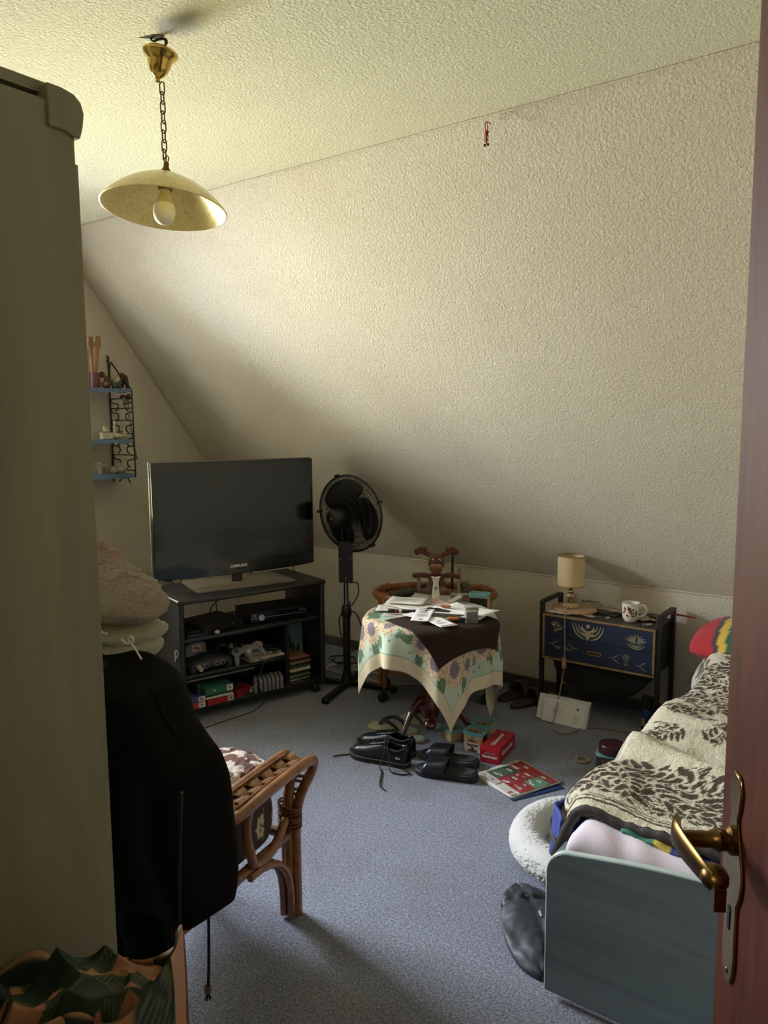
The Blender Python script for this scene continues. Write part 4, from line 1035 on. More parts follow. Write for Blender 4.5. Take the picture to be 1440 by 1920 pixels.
# white hook on the cabinet's side
o = MB(); o.tube(spline([(0, 0, 0), (.012, 0, .012), (.014, 0, .03), (.004, 0, .038), (-.006, 0, .028), (-.006, 0, .0), (-.006, 0, -.02)], 5), .0035, 6); o = o.build('plastic_hook', P('white_hook', '#b9b9b9', .4)); place(o, *cabw(.16, -.424, .34)); tag(o, 'small white plastic hook on the left side of the black cabinet', 'hook')
# wall socket and cables behind the cabinet
t = thing('wall_socket', 'white double wall socket behind the television cabinet', 'socket', (XL+.001, 3.02, .52))
m = MB(); m.prism(rrect(.155, .082, .006), .010, Matrix(((0, 0, 1, 0), (1, 0, 0, 0), (0, 1, 0, 0), (0, 0, 0, 1)))); m.build('cover_plate', P('cream_socket', '#b9b0a0', .4), t, bevel=.002)
for y in (-.037, .037):
    m = MB(); m.lathe([(.0, 0), (.021, 0), (.021, .002), (.0, .0021)], 20, Matrix(((0, 0, 1, .0095), (1, 0, 0, y), (0, 1, 0, 0), (0, 0, 0, 1)))); q = m.build('outlet', P('dark_socket_well', '#3a352d', .6), t)
m = MB(); m.tube([(.01, .037, 0), (.045, .037, 0)], .018, 12); m.tube(spline([(.045, .037, 0), (.06, .04, -.02), (.05, .10, -.06), (.03, .16, .02), (.03, .22, .10)], 6), .0035, 6); m.build('plug', M_rub, t)
t = thing('wall_socket', 'round white socket above the television cabinet base behind the screen', 'socket', (XL+.001, 3.22, .74))
m = MB(); m.prism(rrect(.08, .08, .006), .010, Matrix(((0, 0, 1, 0), (1, 0, 0, 0), (0, 1, 0, 0), (0, 0, 0, 1)))); m.build('cover_plate', P('cream_socket', '#b9b0a0', .4), t, bevel=.002)
cable('power_cable', 'black power cable hanging behind the cabinet between television and socket', [w(-.05, .12, .72), w(-.12, .14, .66), w(-.235, .16, .62), w(-.26, .10, .53), w(-.24, -.05, .47), w(-.23, -.1, .3)], .0032, M_rub)
cable('antenna_cable', 'thin black cable dropping from the television right edge', [w(-.05, .33, .80), w(-.16, .42, .70), w(-.19, .47, .55), w(-.19, .47, .3), w(-.15, .46, .02)], .0025, M_rub)
cable('signal_cable', 'black cable curling under the television centre', [w(-.04, .05, .70), w(-.10, .04, .655), w(-.15, .02, .644), w(-.235, 0, .62), w(-.25, -.02, .5), w(-.22, -.03, .44)], .0028, M_rub)
# floor cables + multi-socket near the fan foot
M_wc = P('off_white_cable', '#cfc6b4', .5)
t = thing('power_strip', 'beige power strip lying on the carpet behind the fan foot', 'power strip', (-2.80, 3.66, .001), 28)
m = MB(); m.box(0, 0, .021, .17, .055, .040); b = m.build('housing', P('beige_plastic', '#9a8c74', .5), t, bevel=.006)
for x in (-.05, 0, .05):
    m = MB(); m.lathe([(0, .0), (.019, 0), (.019, .002), (0, .0021)], 16, TR(x, 0, .0405)); m.build('outlet', P('dark_socket_well', '#3a352d', .6), t)
random.seed(21)
for k, (cx, cy, rr, c, lb) in enumerate([(-2.92, 3.50, .10, M_wc, 'off-white cable looped on the carpet nearest the cabinet'), (-2.76, 3.60, .12, M_wc, 'off-white cable looped round the power strip'), (-2.98, 3.62, .09, M_rub, 'black cable coiled on the carpet in the corner'), (-2.62, 3.70, .11, M_wc, 'off-white cable loop running toward the trolley')]):
    pts = [(cx+rr*(1+.25*math.sin(i*1.3+k))*math.cos(i*.75+k), cy+.7*rr*(1+.3*math.cos(i*1.7))*math.sin(i*.75+k), .006+.006*(k % 3)+(.004*(i % 2))) for i in range(15)]
    cable('loose_cable', lb, pts, .0042, c)
cable('loose_cable', 'long off-white cable running along the carpet toward the trolley', [(-2.75, 3.5, .005), (-2.6, 3.44, .005), (-2.45, 3.5, .005), (-2.3, 3.62, .005), (-2.2, 3.74, .005)], .003, M_wc)

# ------------------------------------------------------------------ wall shelf
ws = thing('wire_wall_shelf', 'black wire bracket shelf with three scalloped blue boards on the gable wall', 'shelf', (XL, 2.71, 1.20))
M_wire = P('black_coated_wire', '#17130f', .45)
M_sb = P('dusty_blue_shelf_paint', '#5c7690', .5, var=.12)
m = MB(); m.tube([(.012, 0, -.045), (.012, 0, .66)]+[(.002+.010*math.cos(a)+.0, -.0, .672+.014*math.sin(a)) for a in np.linspace(0, PI, 8)]+[(-.0+.003, 0, .655)], .0052, 8); m.build('wall_upright', M_wire, ws)
m = MB(); m.tube(spline([(.045, 0, .545), (.030, 0, .540), (.022, 0, .555), (.020, 0, .62), (.030, 0, .645), (.048, 0, .640), (.12, 0, .570), (.205, 0, .500), (.219, 0, .480), (.221, 0, .44), (.222, 0, .2), (.223, 0, .01), (.215, 0, .003), (.20, 0, .004)], 5), .0044, 8); m.ball((.047, 0, .546), .0065, 8); m.build('outer_rod', M_wire, ws)
for z in (.585-.165, .415, .325, .245, .125, .045):
    pass
for z in (.440, .385, .315, .240, .195, .118, .030):
    m = MB(); pa = [(.065, 0, z-.068), (.082, 0, z-.060), (.088, 0, z-.045), (.078, 0, z-.030), (.045, 0, z-.027), (.026, 0, z-.020), (.020, 0, z-.010), (.026, 0, z-.002), (.045, 0, z)]
    pb = [(.240-x, 0, zz) for x, _, zz in pa[::-1]]
    m.tube(spline(pa+pb, 4), .0036, 6); m.build('rung', M_wire, ws)
SL = .36
for k, z in enumerate((.492, .210, .014)):
    m = MB(); m.box(.118, -SL/2-.006, z-.005, .205, SL, .010); bd = m.build('shelf_board', M_sb, ws, bevel=.002)
    pts = [(0, 0)]+[(-SL*i/40, 0) for i in range(1, 41)]+[(-SL*(40-i)/40, -.016-.010*abs(math.sin(PI*3*(40-i)/40))*(1) + (.003 if i % 2 else 0)*0) for i in range(0, 41)]
    m = MB(); m.prism(pts, .010, Matrix(((0, 0, 1, .2155), (1, 0, 0, -.006), (0, 1, 0, z), (0, 0, 0, 1)))); m.build('scalloped_edge', M_sb, bd, bevel=.001, smooth=False)
SZ = [1.20+.492, 1.20+.210, 1.20+.014]
# spoons in a glass jar
M_spoon = P('carved_beech', '#9c6f4a', .6, var=.12, vs=30)
t = thing('spoon_jar', 'small ribbed glass jar with red ribbon holding the carved wooden spoons', 'jar', (XL+.105, 2.555, SZ[0]+.001))
m = MB(); m.lathe([(.0, .0), (.024, 0), (.028, .006), (.029, .085), (.027, .088), (.026, .085), (.025, .006), (0, .004)], 22); m.build('jar_wall', GLASS('rosy_glass', '#b07a72', .35, .1), t)
m = MB(); m.lathe([(.0, .005), (.023, .005), (.023, .045), (0, .046)], 16); m.build('jar_filling', P('red_sand', '#7d2f2a', .7, var=.3, vs=80), t)
def spoon(label, x, y, tilt, az, s_):
    t = thing('wooden_spoon', label, 'spoon', (XL+x, y, SZ[0]+.050), rot=(R(tilt), R(az), R(95)))
    pts = [(-.006, 0), (.006, 0), (.009, .10), (.013, .150), (.010, .158), (.015, .164), (.010, .170), (.017, .180), (.022, .195), (.019, .212), (.014, .222), (.016, .236), (.013, .243), (.005, .240), (-.005, .240), (-.013, .243), (-.016, .236), (-.014, .222), (-.019, .212), (-.022, .195), (-.017, .180), (-.010, .170), (-.015, .164), (-.010, .158), (-.013, .150), (-.009, .10)]
    m = MB(); m.prism([(a*s_, b*s_) for a, b in pts], .007, Matrix(((1, 0, 0, 0), (0, 0, 1, -.0035), (0, 1, 0, 0), (0, 0, 0, 1)))); m.build('carved_owl_handle', M_spoon, t, bevel=.001)
spoon('carved owl spoon leaning right in the glass jar', .108, 2.560, 2, 5, 1.0)
spoon('carved owl spoon nearest the wardrobe in the glass jar', .105, 2.545, 3, -4, .97)
t = thing('bear_figurine', 'shiny brown bear figurine in a basket on the top blue shelf', 'figurine', (XL+.115, 2.618, SZ[0]+.001), 60)
blob('bear', [((0, 0, .024), (.024, .022, .022)), ((.004, -.004, .055), (.017, .016, .017)), ((-.010, -.002, .076), .009), ((.014, -.002, .074), .007), ((.014, -.016, .028), (.010, .010, .016)), ((-.016, -.014, .026), (.010, .010, .014))], P('glossy_brown_ceramic', '#6d4430', .2, var=.4, vs=40), t, .0025)
blob('flower', [((.006, -.018, .056), (.009, .004, .006)), ((-.018, .008, .080), (.018, .012, .018))], P('dark_red_leaves', '#4f2c22', .5, var=.4, vs=60), t, .0025)
t = thing('elephant_figurine', 'grey-green elephant figurine with raised trunk on the top blue shelf', 'figurine', (XL+.135, 2.675, SZ[0]+.001), 80)
blob('elephant', [((0, 0, .022), (.034, .018, .018)), ((-.030, 0, .034), (.014, .014, .016)), ((-.038, 0, .050), (.006, .006, .014)), ((.020, 0, .046), (.006, .006, .018), (0, .5, 0)), ((.030, 0, .066), (.004, .004, .014), (0, .4, 0)), ((-.02, -.01, .008), (.007, .007, .010)), ((-.02, .01, .008), (.007, .007, .010)), ((.02, -.01, .008), (.007, .007, .010)), ((.02, .01, .008), (.007, .007, .010))], P('grey_green_stone', '#3f4640', .6, var=.2, vs=50), t, .0025)
# plush donkey-like puppet hanging by a string from the wire hook, with a bead chain below
t = thing('hanging_puppet', 'brown horse puppet hanging by a string with a ring chain from the wire bracket', 'puppet', (XL+.150, 2.722, 1.62))
M_pup = P('rust_brown_plush', '#5b3a28', .9, var=.2, vs=30, bump=.4, bs=300)
blob('body', [((-.030, 0, .150), (.022, .014, .018)), ((-.008, 0, .128), (.028, .016, .030), (0, .6, 0)), ((.014, 0, .098), (.012, .012, .030)), ((-.026, 0, .105), (.008, .009, .028)), ((-.052, 0, .160), (.010, .008, .008)), ((.020, 0, .070), (.010, .010, .018)), ((-.03, 0, .03), (.030, .016, .014)), ((.024, 0, .03), (.016, .014, .018))], M_pup, t, .003)
blob('head', [((0, -.008, .015), (.020, .014, .018)), ((.004, -.016, -.008), (.012, .010, .016)), ((-.024, -.004, .012), (.010, .005, .005), (0, .4, 0)), ((.02, -.002, .0), (.006, .005, .018))], P('grey_brown_plush', '#6a5a42', .9, var=.3, vs=40), t, .0025)
m = MB(); m.tube([(-.100, -.01, .130), (-.075, -.01, .15), (-.045, 0, .165)], .0012, 5); m.build('string', P('tan_string', '#7c6238', .9), t)
for k in range(16):
    z = -.02-.0125*k; x = .010+.0022*k+.003*math.sin(k*1.1); m = MB()
    m.tube([(x+.0055*math.cos(a)*(1 if k % 2 else .25), .0055*math.cos(a)*(.25 if k % 2 else 1), z+.0085*math.sin(a)) for a in np.linspace(0, 2*PI, 12)[:-1]], .0013, 5, True); m.build('chain_ring', P('dull_bronze', '#4f452f', .5, .4), t)
m = MB(); m.tube([(.045, 0, -.215), (.052, 0, -.26), (.075, 0, -.325)], [.003, .006, .005], 8); m.build('tassel', P('grey_tan_tassel', '#6e6250', .9), t)
# middle board: white box figurine, swan
M_por = P('cream_porcelain', '#c4b9a2', .3, var=.06)
t = thing('trinket_box', 'small white box with gold bow and a bird figurine on its lid', 'trinket box', (XL+.135, 2.590, SZ[1]+.001), 82)
m = MB(); m.box(0, 0, .016, .060, .044, .030); m.build('box', M_por, t, bevel=.002)
m = MB(); m.box(0, 0, .034, .064, .048, .006); m.build('lid', M_por, t, bevel=.002)
m = MB(); m.tube([(-.02, .0225, .022), (0, .0225, .012), (.02, .0225, .022)], .0012, 5); m.tube([(0, -.0225, .022), (.012, -.0225, .012)], .0012, 5); m.build('gold_bow', P('dull_gold', '#8a7440', .4, .6), t)
blob('bird', [((0, 0, .044), (.020, .012, .008)), ((-.008, 0, .058), (.007, .007, .010)), ((-.010, 0, .070), .007), ((.010, .004, .062), (.008, .004, .012))], M_por, t, .0022)
t = thing('swan_figurine', 'cream swan figurine with pink roses on the middle blue shelf', 'figurine', (XL+.145, 2.660, SZ[1]+.001), 82)
blob('swan', [((0, 0, .018), (.040, .022, .018)), ((-.022, 0, .044), (.008, .008, .024), (0, .2, 0)), ((-.020, 0, .074), (.007, .007, .018)), ((-.018, 0, .094), (.010, .008, .010)), ((.034, 0, .040), (.008, .008, .026), (0, .2, 0)), ((.044, 0, .020), (.010, .012, .014))], M_por, t, .0025)
for x, z in ((.004, .036), (.016, .042), (.012, .030)):
    m = MB(); m.ball((x, -.010, z), .009, 10, sc3=(1, 1, .8)); m.build('rose', P('dusty_pink_rose', '#9c5a4c', .5, var=.3, vs=120), t)
# bottom board: candle jar, two teapots
t = thing('candle_jar', 'red candle in a square glass jar on the lowest blue shelf', 'candle', (XL+.125, 2.560, SZ[2]+.001), 0)
m = MB(); m.box(0, 0, .021, .034, .034, .040); m.build('candle_wax', P('raspberry_wax', '#8c2238', .4, Subsurface_Weight=0.0), t, bevel=.005)
m = MB(); m.prism(rrect(.042, .042, .008), .058); m.build('jar_wall', GLASS('clear_glass', '#e8e6e0', .12), t)
m = MB(); m.prism(rrect(.036, .036, .008), .010, z0=.058); m.build('lid', P('grey_glass_lid', '#8c857a', .2), t, bevel=.002)
for k, (y, s_, lb) in enumerate(((2.620, .8, 'small grey-white teapot beside the red candle'), (2.672, 1.1, 'larger cream lidded teapot at the right end of the lowest blue shelf'))):
    t = thing('teapot_figurine', lb, 'teapot', (XL+.140, y, SZ[2]+.001), 80)
    m = MB(); m.lathe([(0, 0), (.016*s_, 0), (.026*s_, .010*s_), (.028*s_, .022*s_), (.022*s_, .036*s_), (.012*s_, .042*s_), (.012*s_, .044*s_), (.004*s_, .050*s_), (0, .052*s_)], 20); m.build('pot', P('grey_white_porcelain', '#a39a8a', .35, var=.25, vs=60), t)
    m = MB(); m.tube(spline([(.024*s_, 0, .018*s_), (.038*s_, 0, .024*s_), (.042*s_, 0, .036*s_)], 5), .005*s_, 8); m.build('spout', P('grey_white_porcelain', '#a39a8a', .35, var=.25, vs=60), t)
    m = MB(); m.tube([(-.024*s_-.012*s_*math.sin(a), 0, .024*s_-.014*s_*math.cos(a)) for a in np.linspace(0, PI, 10)], .003*s_, 8); m.build('handle', P('grey_white_porcelain', '#a39a8a', .35, var=.25, vs=60), t)
# ------------------------------------------------------------------ rattan armchair
M_rat = WOOD('honey_rattan_cane', '#6f4424', '#95633a', .38, (4, 4, 4), 6, .04, .25)
M_ratd = WOOD('dark_rattan_binding', '#55331d', '#7a4d2c', .5, (30, 30, 30), 8, .2)
M_weave = WOOD('woven_rattan_core', '#5f3b20', '#9a6c40', .4, (30, 30, 30), 8, .1, .2)
ch = thing('rattan_armchair', 'rattan armchair with braided armrests and brown flowered cushions beside the wardrobe', 'armchair', (-1.728, 1.312, 0), 10)
AH = .50
for s_ in (1, -1):
    # arm loop: outer and inner rail joined at the rear, running down into the front leg
    xo, xi = s_*.302, s_*.212
    lx = s_*.235
    outer = spline([(lx+s_*.018, .262, .0), (lx+s_*.018, .262, .15), (lx+s_*.018, .264, .30), (lx+s_*.030, .272, .38), (xo-s_*.012, .295, .45), (xo, .290, .487), (xo, .262, AH), (xo, .18, AH+.002), (xo, .05, AH-.002), (xo, -.05, AH-.008), (xo-s_*.008, -.095, AH-.012), (xo-s_*.035, -.122, AH-.014), (xi+s_*.030, -.128, AH-.014), (xi+s_*.004, -.10, AH-.012), (xi, -.05, AH-.008), (xi, .05, AH-.002), (xi, .18, AH+.002), (xi, .262, AH), (xi+s_*.002, .288, .487), (xi+s_*.010, .290, .44), (lx-s_*.016, .272, .36), (lx-s_*.018, .264, .30), (lx-s_*.018, .262, .15), (lx-s_*.018, .262, .0)], 6)
    m = MB(); m.tube(outer, .0155, 12, M=None); m.build('arm_frame', M_rat, ch)
    m = MB(); m.tube([(lx, .250, 0), (lx, .250, .33), (lx, .262, .42), ((xo+xi)/2, .276, .478)], .0145, 10); m.build('leg', M_rat, ch)
    # woven armrest: three interlaced bundles of cane
    for k in range(12):
        y = -.095+.340*k/11.0
        for q in (0, 1):
            m = MB()
            a0, a1 = (xo, xi) if q else (xi, xo)
            for j in range(6):
                off = (j-2.5)*.0052
                pts = [(a0+(a1-a0)*t_, y+.034*t_+off-.006*math.sin(PI*t_), AH-.004+(-.008 if q else .006)*math.sin(2*PI*t_)*(1 if k % 2 else -1)+.004*math.sin(PI*t_)) for t_ in np.linspace(.06, .94, 8)]
                m.tube(pts, .0025, 5)
            m.build('woven_strand', M_weave, ch)
    m = MB(); m.tube([(xo-s_*.014, -.07, AH+.008), (xo-s_*.014, .1, AH+.012), (xo-s_*.014, .25, AH+.012)], .003, 6); m.tube([(xi+s_*.014, -.07, AH+.008), (xi+s_*.014, .1, AH+.012), (xi+s_*.014, .25, AH+.012)], .003, 6); m.build('armrest_edging', M_rat, ch)
    # woven side of the front leg between the two rails
    for k in range(5):
        z = .355+.022*k; m = MB()
        ww_ = .020+.006*k
        xc_ = lx+(k/5)*((xo+xi)/2-lx)
        m.tube([(xc_-ww_, .275, z), (xc_, .268+(.008 if k % 2 else -.006), z+.002), (xc_+ww_, .280, z)], .0045, 6); m.build('woven_strand', M_weave, ch)
    # bindings of the leg bundle
    for z, n_ in ((.300, 6), (.335, 6)):
        m = MB()
        for j in range(n_):
            zz = z+.0062*j-.012; m.tube([(lx+(.038)*math.cos(a), .257+.024*math.sin(a), zz+.006*math.sin(a+j)) for a in np.linspace(0, 2*PI, 16)[:-1]], .0036, 5, True)
        m.build('cane_binding', M_ratd, ch)
    # seat rail and decorative U under the arm
    m = MB(); m.tube(spline([(lx, .235, .315), (lx+s_*.01, .16, .272), (lx+s_*.012, .10, .262), (lx+s_*.014, .055, .275), (lx+s_*.03, .022, .315), (xo-s_*.04, .005, .40), (xo-s_*.02, 0, .482)], 6), .0135, 10); m.build('side_loop', M_rat, ch)
    m = MB(); m.tube(spline([(lx, .235, .262), (lx, .10, .262), (lx, -.10, .255), (lx, -.262, .255)], 5), .0150, 10); m.build('seat_rail', M_rat, ch)
    for dx in (-.012, .016):
        m = MB(); m.tube(spline([(lx+dx, .232, .01), (lx+dx, .228, .10), (lx+dx, .210, .165), (lx+dx, .165, .215), (lx+dx, .10, .240), (lx+dx, .03, .246)], 6), .0115, 8); m.build('corner_brace', M_rat, ch)
    # rear leg and back post
    for dx in (-.016, .016):
        m = MB(); m.tube(spline([(lx+dx, -.255, 0), (lx+dx, -.260, .25), (lx+dx*.9, -.285, .55), (lx+dx*.8-s_*.01, -.300, .80), (lx-s_*.04, -.310, .90)], 6), .0150, 10); m.build('leg', M_rat, ch)
m = MB(); m.tube(spline([(-.21, -.31, .88), (-.15, -.316, .915), (0, -.320, .925), (.15, -.316, .915), (.21, -.31, .88)], 6), .016, 10); m.build('back_top_rail', M_rat, ch)
m = MB(); m.tube([(-.235, .245, .262), (.235, .245, .262)], .015, 10); m.build('front_rail', M_rat, ch)
m = MB(); m.tube([(-.235, -.262, .255), (.235, -.262, .255)], .015, 10); m.build('rear_rail', M_rat, ch)
for x in (-.12, -.04, .04, .12):
    m = MB(); m.tube([(x, -.265, .27), (x, -.28, .6), (x, -.317, .91)], .009, 8); m.build('back_spindle', M_rat, ch)
# flowered cushions (part of the chair), brown with small cream blossoms
def flow(seed, dens=9):
    rnd = random.Random(seed); pts = [(rnd.uniform(-1.2, 1.2), rnd.uniform(-1.2, 1.2), rnd.uniform(.05, .085)) for _ in range(dens*9)]
    def f(u, v):
        c = lerp(C_('#2f1d19'), C_('#45302a'), .5+.5*nz(u*7, v*7, seed))
        for px, py, r_ in pts:
            dx, dy = u-px, v-py; d = math.hypot(dx, dy)
            if d < r_:
                a = math.atan2(dy, dx); p_ = r_*(.62+.38*abs(math.cos(2.5*a+px*9)))
                if d < p_: c = C_('#c9b79b') if d > r_*.26 else C_('#6a4a3a')
        if abs(nz(u*5+3, v*5, 4)) < .012: c = C_('#a08c74')
        return c
    return f
M_cush = VC('brown_flowered_cushion', .9, .3, 300, .001, .1)
def cushion(name, w, l, h, f, n=64, parent=None, M=None, nn=5.0):
    m = MB(); cols = []; vs = []
    for sgn in (1, -1):
        for j in range(n):
            for i in range(n):
                u, v = 2*i/(n-1)-1, 2*j/(n-1)-1
                # push the outer ring onto the side wall
                e = max(abs(u), abs(v)); k = min(1, e/.80); uu, vv = (u/e*k, v/e*k) if e > .0001 else (0, 0)
                if e <= .80: zz = 1-.12*(k**4)
                else: zz = .88*(1-e)/.20; bul = math.sin(PI/2*(1-zz/.88)); uu *= 1+.04*bul; vv *= 1+.04*bul
                pw = (abs(uu)**nn+abs(vv)**nn)**(1/nn); mx = max(abs(uu), abs(vv)); q = mx/pw if pw > 1e-6 else 1
                vs.append((uu*q*w/2, vv*q*l/2, sgn*zz*h/2)); cols.append(f(u+(zz*.2*sgn if e > .8 else 0)*0+sgn*3.1*(0), v)+(1,))
    fs = []
    for k in (0, 1):
        o_ = k*n*n
        for j in range(n-1):
            for i in range(n-1):
                q = (o_+j*n+i, o_+j*n+i+1, o_+(j+1)*n+i+1, o_+(j+1)*n+i); fs.append(q if k == 0 else q[::-1])
    m.add(vs, fs, M); return m.build(name, M_cush, parent, ang=180, col=cols)
cushion('seat_cushion', .43, .50, .15, flow(3), 90, ch, TR(0, -.0, .345, -2))
cushion('back_cushion', .42, .46, .09, flow(5), 70, ch, TR(0, -.262, .62, 82))
# folded brown and white fleece on the seat
def fl2(u, v):
    a = nz(u*4, v*4, 2)
    return C_('#d8cbbd') if a > .04+.1*nz(u*14, v*14, 3) else lerp(C_('#5a3529'), C_('#7a4b3a'), .5+.5*nz(u*20, v*20, 5))
vs, fs, cols = [], [], []
n = 90
for j in range(n):
    for i in range(n):
        u, v = 2*i/(n-1)-1, 2*j/(n-1)-1
        e = max(abs(u), abs(v)); h = .055*(1-max(0, (e-.78)/.22)**2)
        x = u*.170; y = v*.175+.015*math.sin(u*5)
        vs.append((x, y, h+.010*nz(u*3, v*3, 1)+.004*nz(u*9, v*9, 4)*(e < .95)+.012*math.sin(u*3+v*2)*(1-e))); cols.append(fl2(u, v)+(1,))
fs = [(j*n+i, j*n+i+1, (j+1)*n+i+1, (j+1)*n+i) for j in range(n-1) for i in range(n-1)]
m = MB(); m.add(vs, fs); o = m.build('folded_fleece', VC('patterned_fleece', .95, .9, 260, .007, .25, .35), None, ang=180, col=cols, solid=-.012)
place(o, -1.722, 1.425, .436, 0, 0, 6); tag(o, 'folded brown and white fleece blanket on the rattan armchair seat', 'blanket')

# ------------------------------------------------------------------ black jacket over the chair back
# sections from the collar down: z, left x, right x, front y, back y
M_jack = P('black_quilted_jacket_cloth', '#080606', .9, var=.3, vs=5, bump=.25, bs=90, bd=.003, Specular_IOR_Level=.15)
secs = [(.962, -1.86, -1.535, 1.09, 1.02), (.948, -1.90, -1.500, 1.12, .965), (.925, -1.93, -1.458, 1.14, .94), (.90, -1.945, -1.410, 1.15, .928), (.85, -1.95, -1.365, 1.16, .925), (.80, -1.95, -1.318, 1.16, .925), (.755, -1.95, -1.286, 1.16, .93), (.70, -1.95, -1.268, 1.155, .935), (.64, -1.95, -1.256, 1.15, .94), (.57, -1.95, -1.242, 1.145, .94), (.50, -1.95, -1.234, 1.14, .94), (.450, -1.95, -1.230, 1.135, .945), (.436, -1.95, -1.232, 1.13, .95)]
def jk(u, v):
    t_ = v*(len(secs)-1); k = min(int(t_), len(secs)-2); f = t_-k
    z, xa, xb, ya, yb = [a+(b-a)*f for a, b in zip(secs[k], secs[k+1])]
    a = 2*PI*u; c, s_ = math.cos(a), math.sin(a); q = (abs(c)**5.5+abs(s_)**5.5)**(-1/5.5)
    x = (xa+xb)/2+(xb-xa)/2*c*q; y = (ya+yb)/2+(ya-yb)/2*s_*q
    fold = .012*math.sin(x*26+z*5+3*nz(x*3, z*3, 1))*min(1, v*4)+.010*nz(x*7, z*4, 6)
    hemz = .0
    if v > .9: hemz = -.060*max(0, (-1.20-x)/.5)*(v-.9)*10
    if z > .45: x += .008*nz(z*9, 1, 2)*(1 if c > 0 else 0)
    return (x, y-(fold if s_ < 0 else -fold), z+hemz)
jr = thing('jacket', 'black quilted jacket draped over the back of the rattan armchair', 'jacket', (0, 0, 0))
m = MB(); m.grid(jk, 110, 70, cu=True)
n0 = len(m.v); m.v.append((-1.70, 1.06, .967)); m.f += [((i+1) % 110, i, n0) for i in range(110)]
o = m.build('body', M_jack, jr, ang=180)
# hanging sleeve and lower flap
m = MB(); pth = spline([(-1.44, 1.05, .78), (-1.47, 1.035, .60), (-1.475, 1.03, .42), (-1.46, 1.03, .30), (-1.435, 1.03, .22), (-1.415, 1.03, .175)], 8)
m.tube(pth, [.085-.028*(i/len(pth))+.004*math.sin(i*1.2) for i in range(len(pth))], 20, sq=(1, .8)); m.build('sleeve', M_jack, jr, ang=180)
m = MB(); pth = spline([(-1.62, 1.03, .60), (-1.60, 1.02, .40), (-1.565, 1.02, .26), (-1.555, 1.02, .15)], 8)
m.tube(pth, [.080-.012*(i/len(pth))+.004*math.sin(i*1.4) for i in range(len(pth))], 20, sq=(1.1, .7)); m.build('sleeve', M_jack, jr, ang=180)
m = MB(); pth = spline([(-1.42, 1.02, .36), (-1.405, 1.02, .27), (-1.395, 1.025, .20)], 6); m.tube(pth, [.040, .040, .040, .040, .038, .036, .035, .034, .034, .034, .032, .030, .030], 14, sq=(.9, .5)); m.build('cuff_tab', M_jack, jr, ang=180)
m = MB(); m.tube([(-1.205, .945, .76), (-1.21, .938, .62), (-1.218, .938, .50), (-1.225, .945, .425)], .0035, 6); m.build('zip', P('dark_zip', '#1f1d1d', .4), jr)
m = MB(); m.tube(spline([(-1.262, 1.05, .42), (-1.264, 1.05, .36), (-1.268, 1.05, .28), (-1.273, 1.05, .232)], 5), .0035, 8); m.build('drawstring', P('black_cord', '#080808', .9), jr)
m = MB(); m.tube([(-1.273, 1.05, .236), (-1.274, 1.05, .222)], .008, 12); m.build('cord_toggle', P('brown_toggle', '#5c4337', .4), jr)
m = MB()
for k in range(6): a = k*1.05; m.tube([(-1.274, 1.05, .222), (-1.274+.007*math.cos(a), 1.05+.007*math.sin(a), .204)], .0016, 5)
m.build('cord_tassel', P('black_cord', '#080808', .9), jr)
# ------------------------------------------------------------------ clothes and fluffy cushion on top of the jacket
M_sage = P('pale_sage_knit', '#9a9680', .95, var=.12, vs=5, bump=.5, bs=120, bd=.003, Sheen_Weight=.2)
cl = thing('folded_trousers', 'crumpled pale sage drawstring trousers folded over the black jacket', 'clothing', (-1.70, 1.10, .965))
def roll(cx, cy, cz, rx, rz_, x0, x1, seed):
    m = MB()
    def f(u, v):
        a = 2*PI*u; x = x0+(x1-x0)*v; e = max(0, 1-(max(0, abs(2*v-1)-.84)/.16)**2)**.5
        w = 1+.10*nz(v*4, a, seed)+.05*math.sin(v*26+seed)
        return (x, cy+rx*e*w*math.cos(a)+.012*math.sin(v*6+seed), cz+rz_*e*w*math.sin(a)+.012*math.sin(v*5+seed*2)-.03*(1-v)*1.2)
    m.grid(f, 28, 40, cu=True); return m
roll(0, .0, -.014, .085, .036, -.26, .165, 1).build('lower_fold', M_sage, cl, ang=180)
roll(0, .0, .022, .084, .028, -.26, .172, 2).build('upper_fold', M_sage, cl, ang=180)
roll(0, -.045, -.030, .035, .042, -.26, .065, 4).build('hanging_fold', M_sage, cl, ang=180)
roll(0, .005, .055, .070, .020, -.24, .155, 3).build('waistband', P('pale_apricot_fabric', '#a88f76', .9, var=.1, bump=.3, bs=200), cl, ang=180)
M_lace = P('white_lace', '#cfcac0', .7)
m = MB(); m.tube(spline([(.06, -.075, .093), (.10, -.078, .078), (.125, -.08, .055), (.14, -.07, .045)], 5), .0028, 6); m.build('drawstring', M_lace, cl)
m = MB(); m.tube(spline([(.170, -.055, .035), (.200, -.06, .030), (.222, -.06, .040), (.214, -.06, .050), (.205, -.06, .040), (.225, -.06, .026), (.250, -.06, .002)], 5), .0024, 6); m.build('drawstring', M_lace, cl)
tf = NT('fluffy_cream_pink_plush'); g = tf.n('ShaderNodeSeparateXYZ'); tf.l(tf.co(), g.inputs[0])
am = tf.n('ShaderNodeMath', operation='MULTIPLY_ADD'); am.inputs[1].default_value = .05; tf.l(tf.noise(18, 2), am.inputs[0]); tf.l(g.outputs['Z'], am.inputs[2])
tf.base(tf.mix(tf.ramp(am.outputs[0], [(.078, lin('#b8a78a')), (.110, lin('#b3656a'))]), tf.ramp(tf.noise(260, 3), [(.3, (.6, .6, .6, 1)), (.7, (1, 1, 1, 1))]), .7, 'MULTIPLY'))
tf.set(Roughness=.95); tf.b.inputs['Sheen Weight'].default_value = .4; tf.bump(tf.noise(230, 3, .8), 1.0, .012)
cu_ = MB()
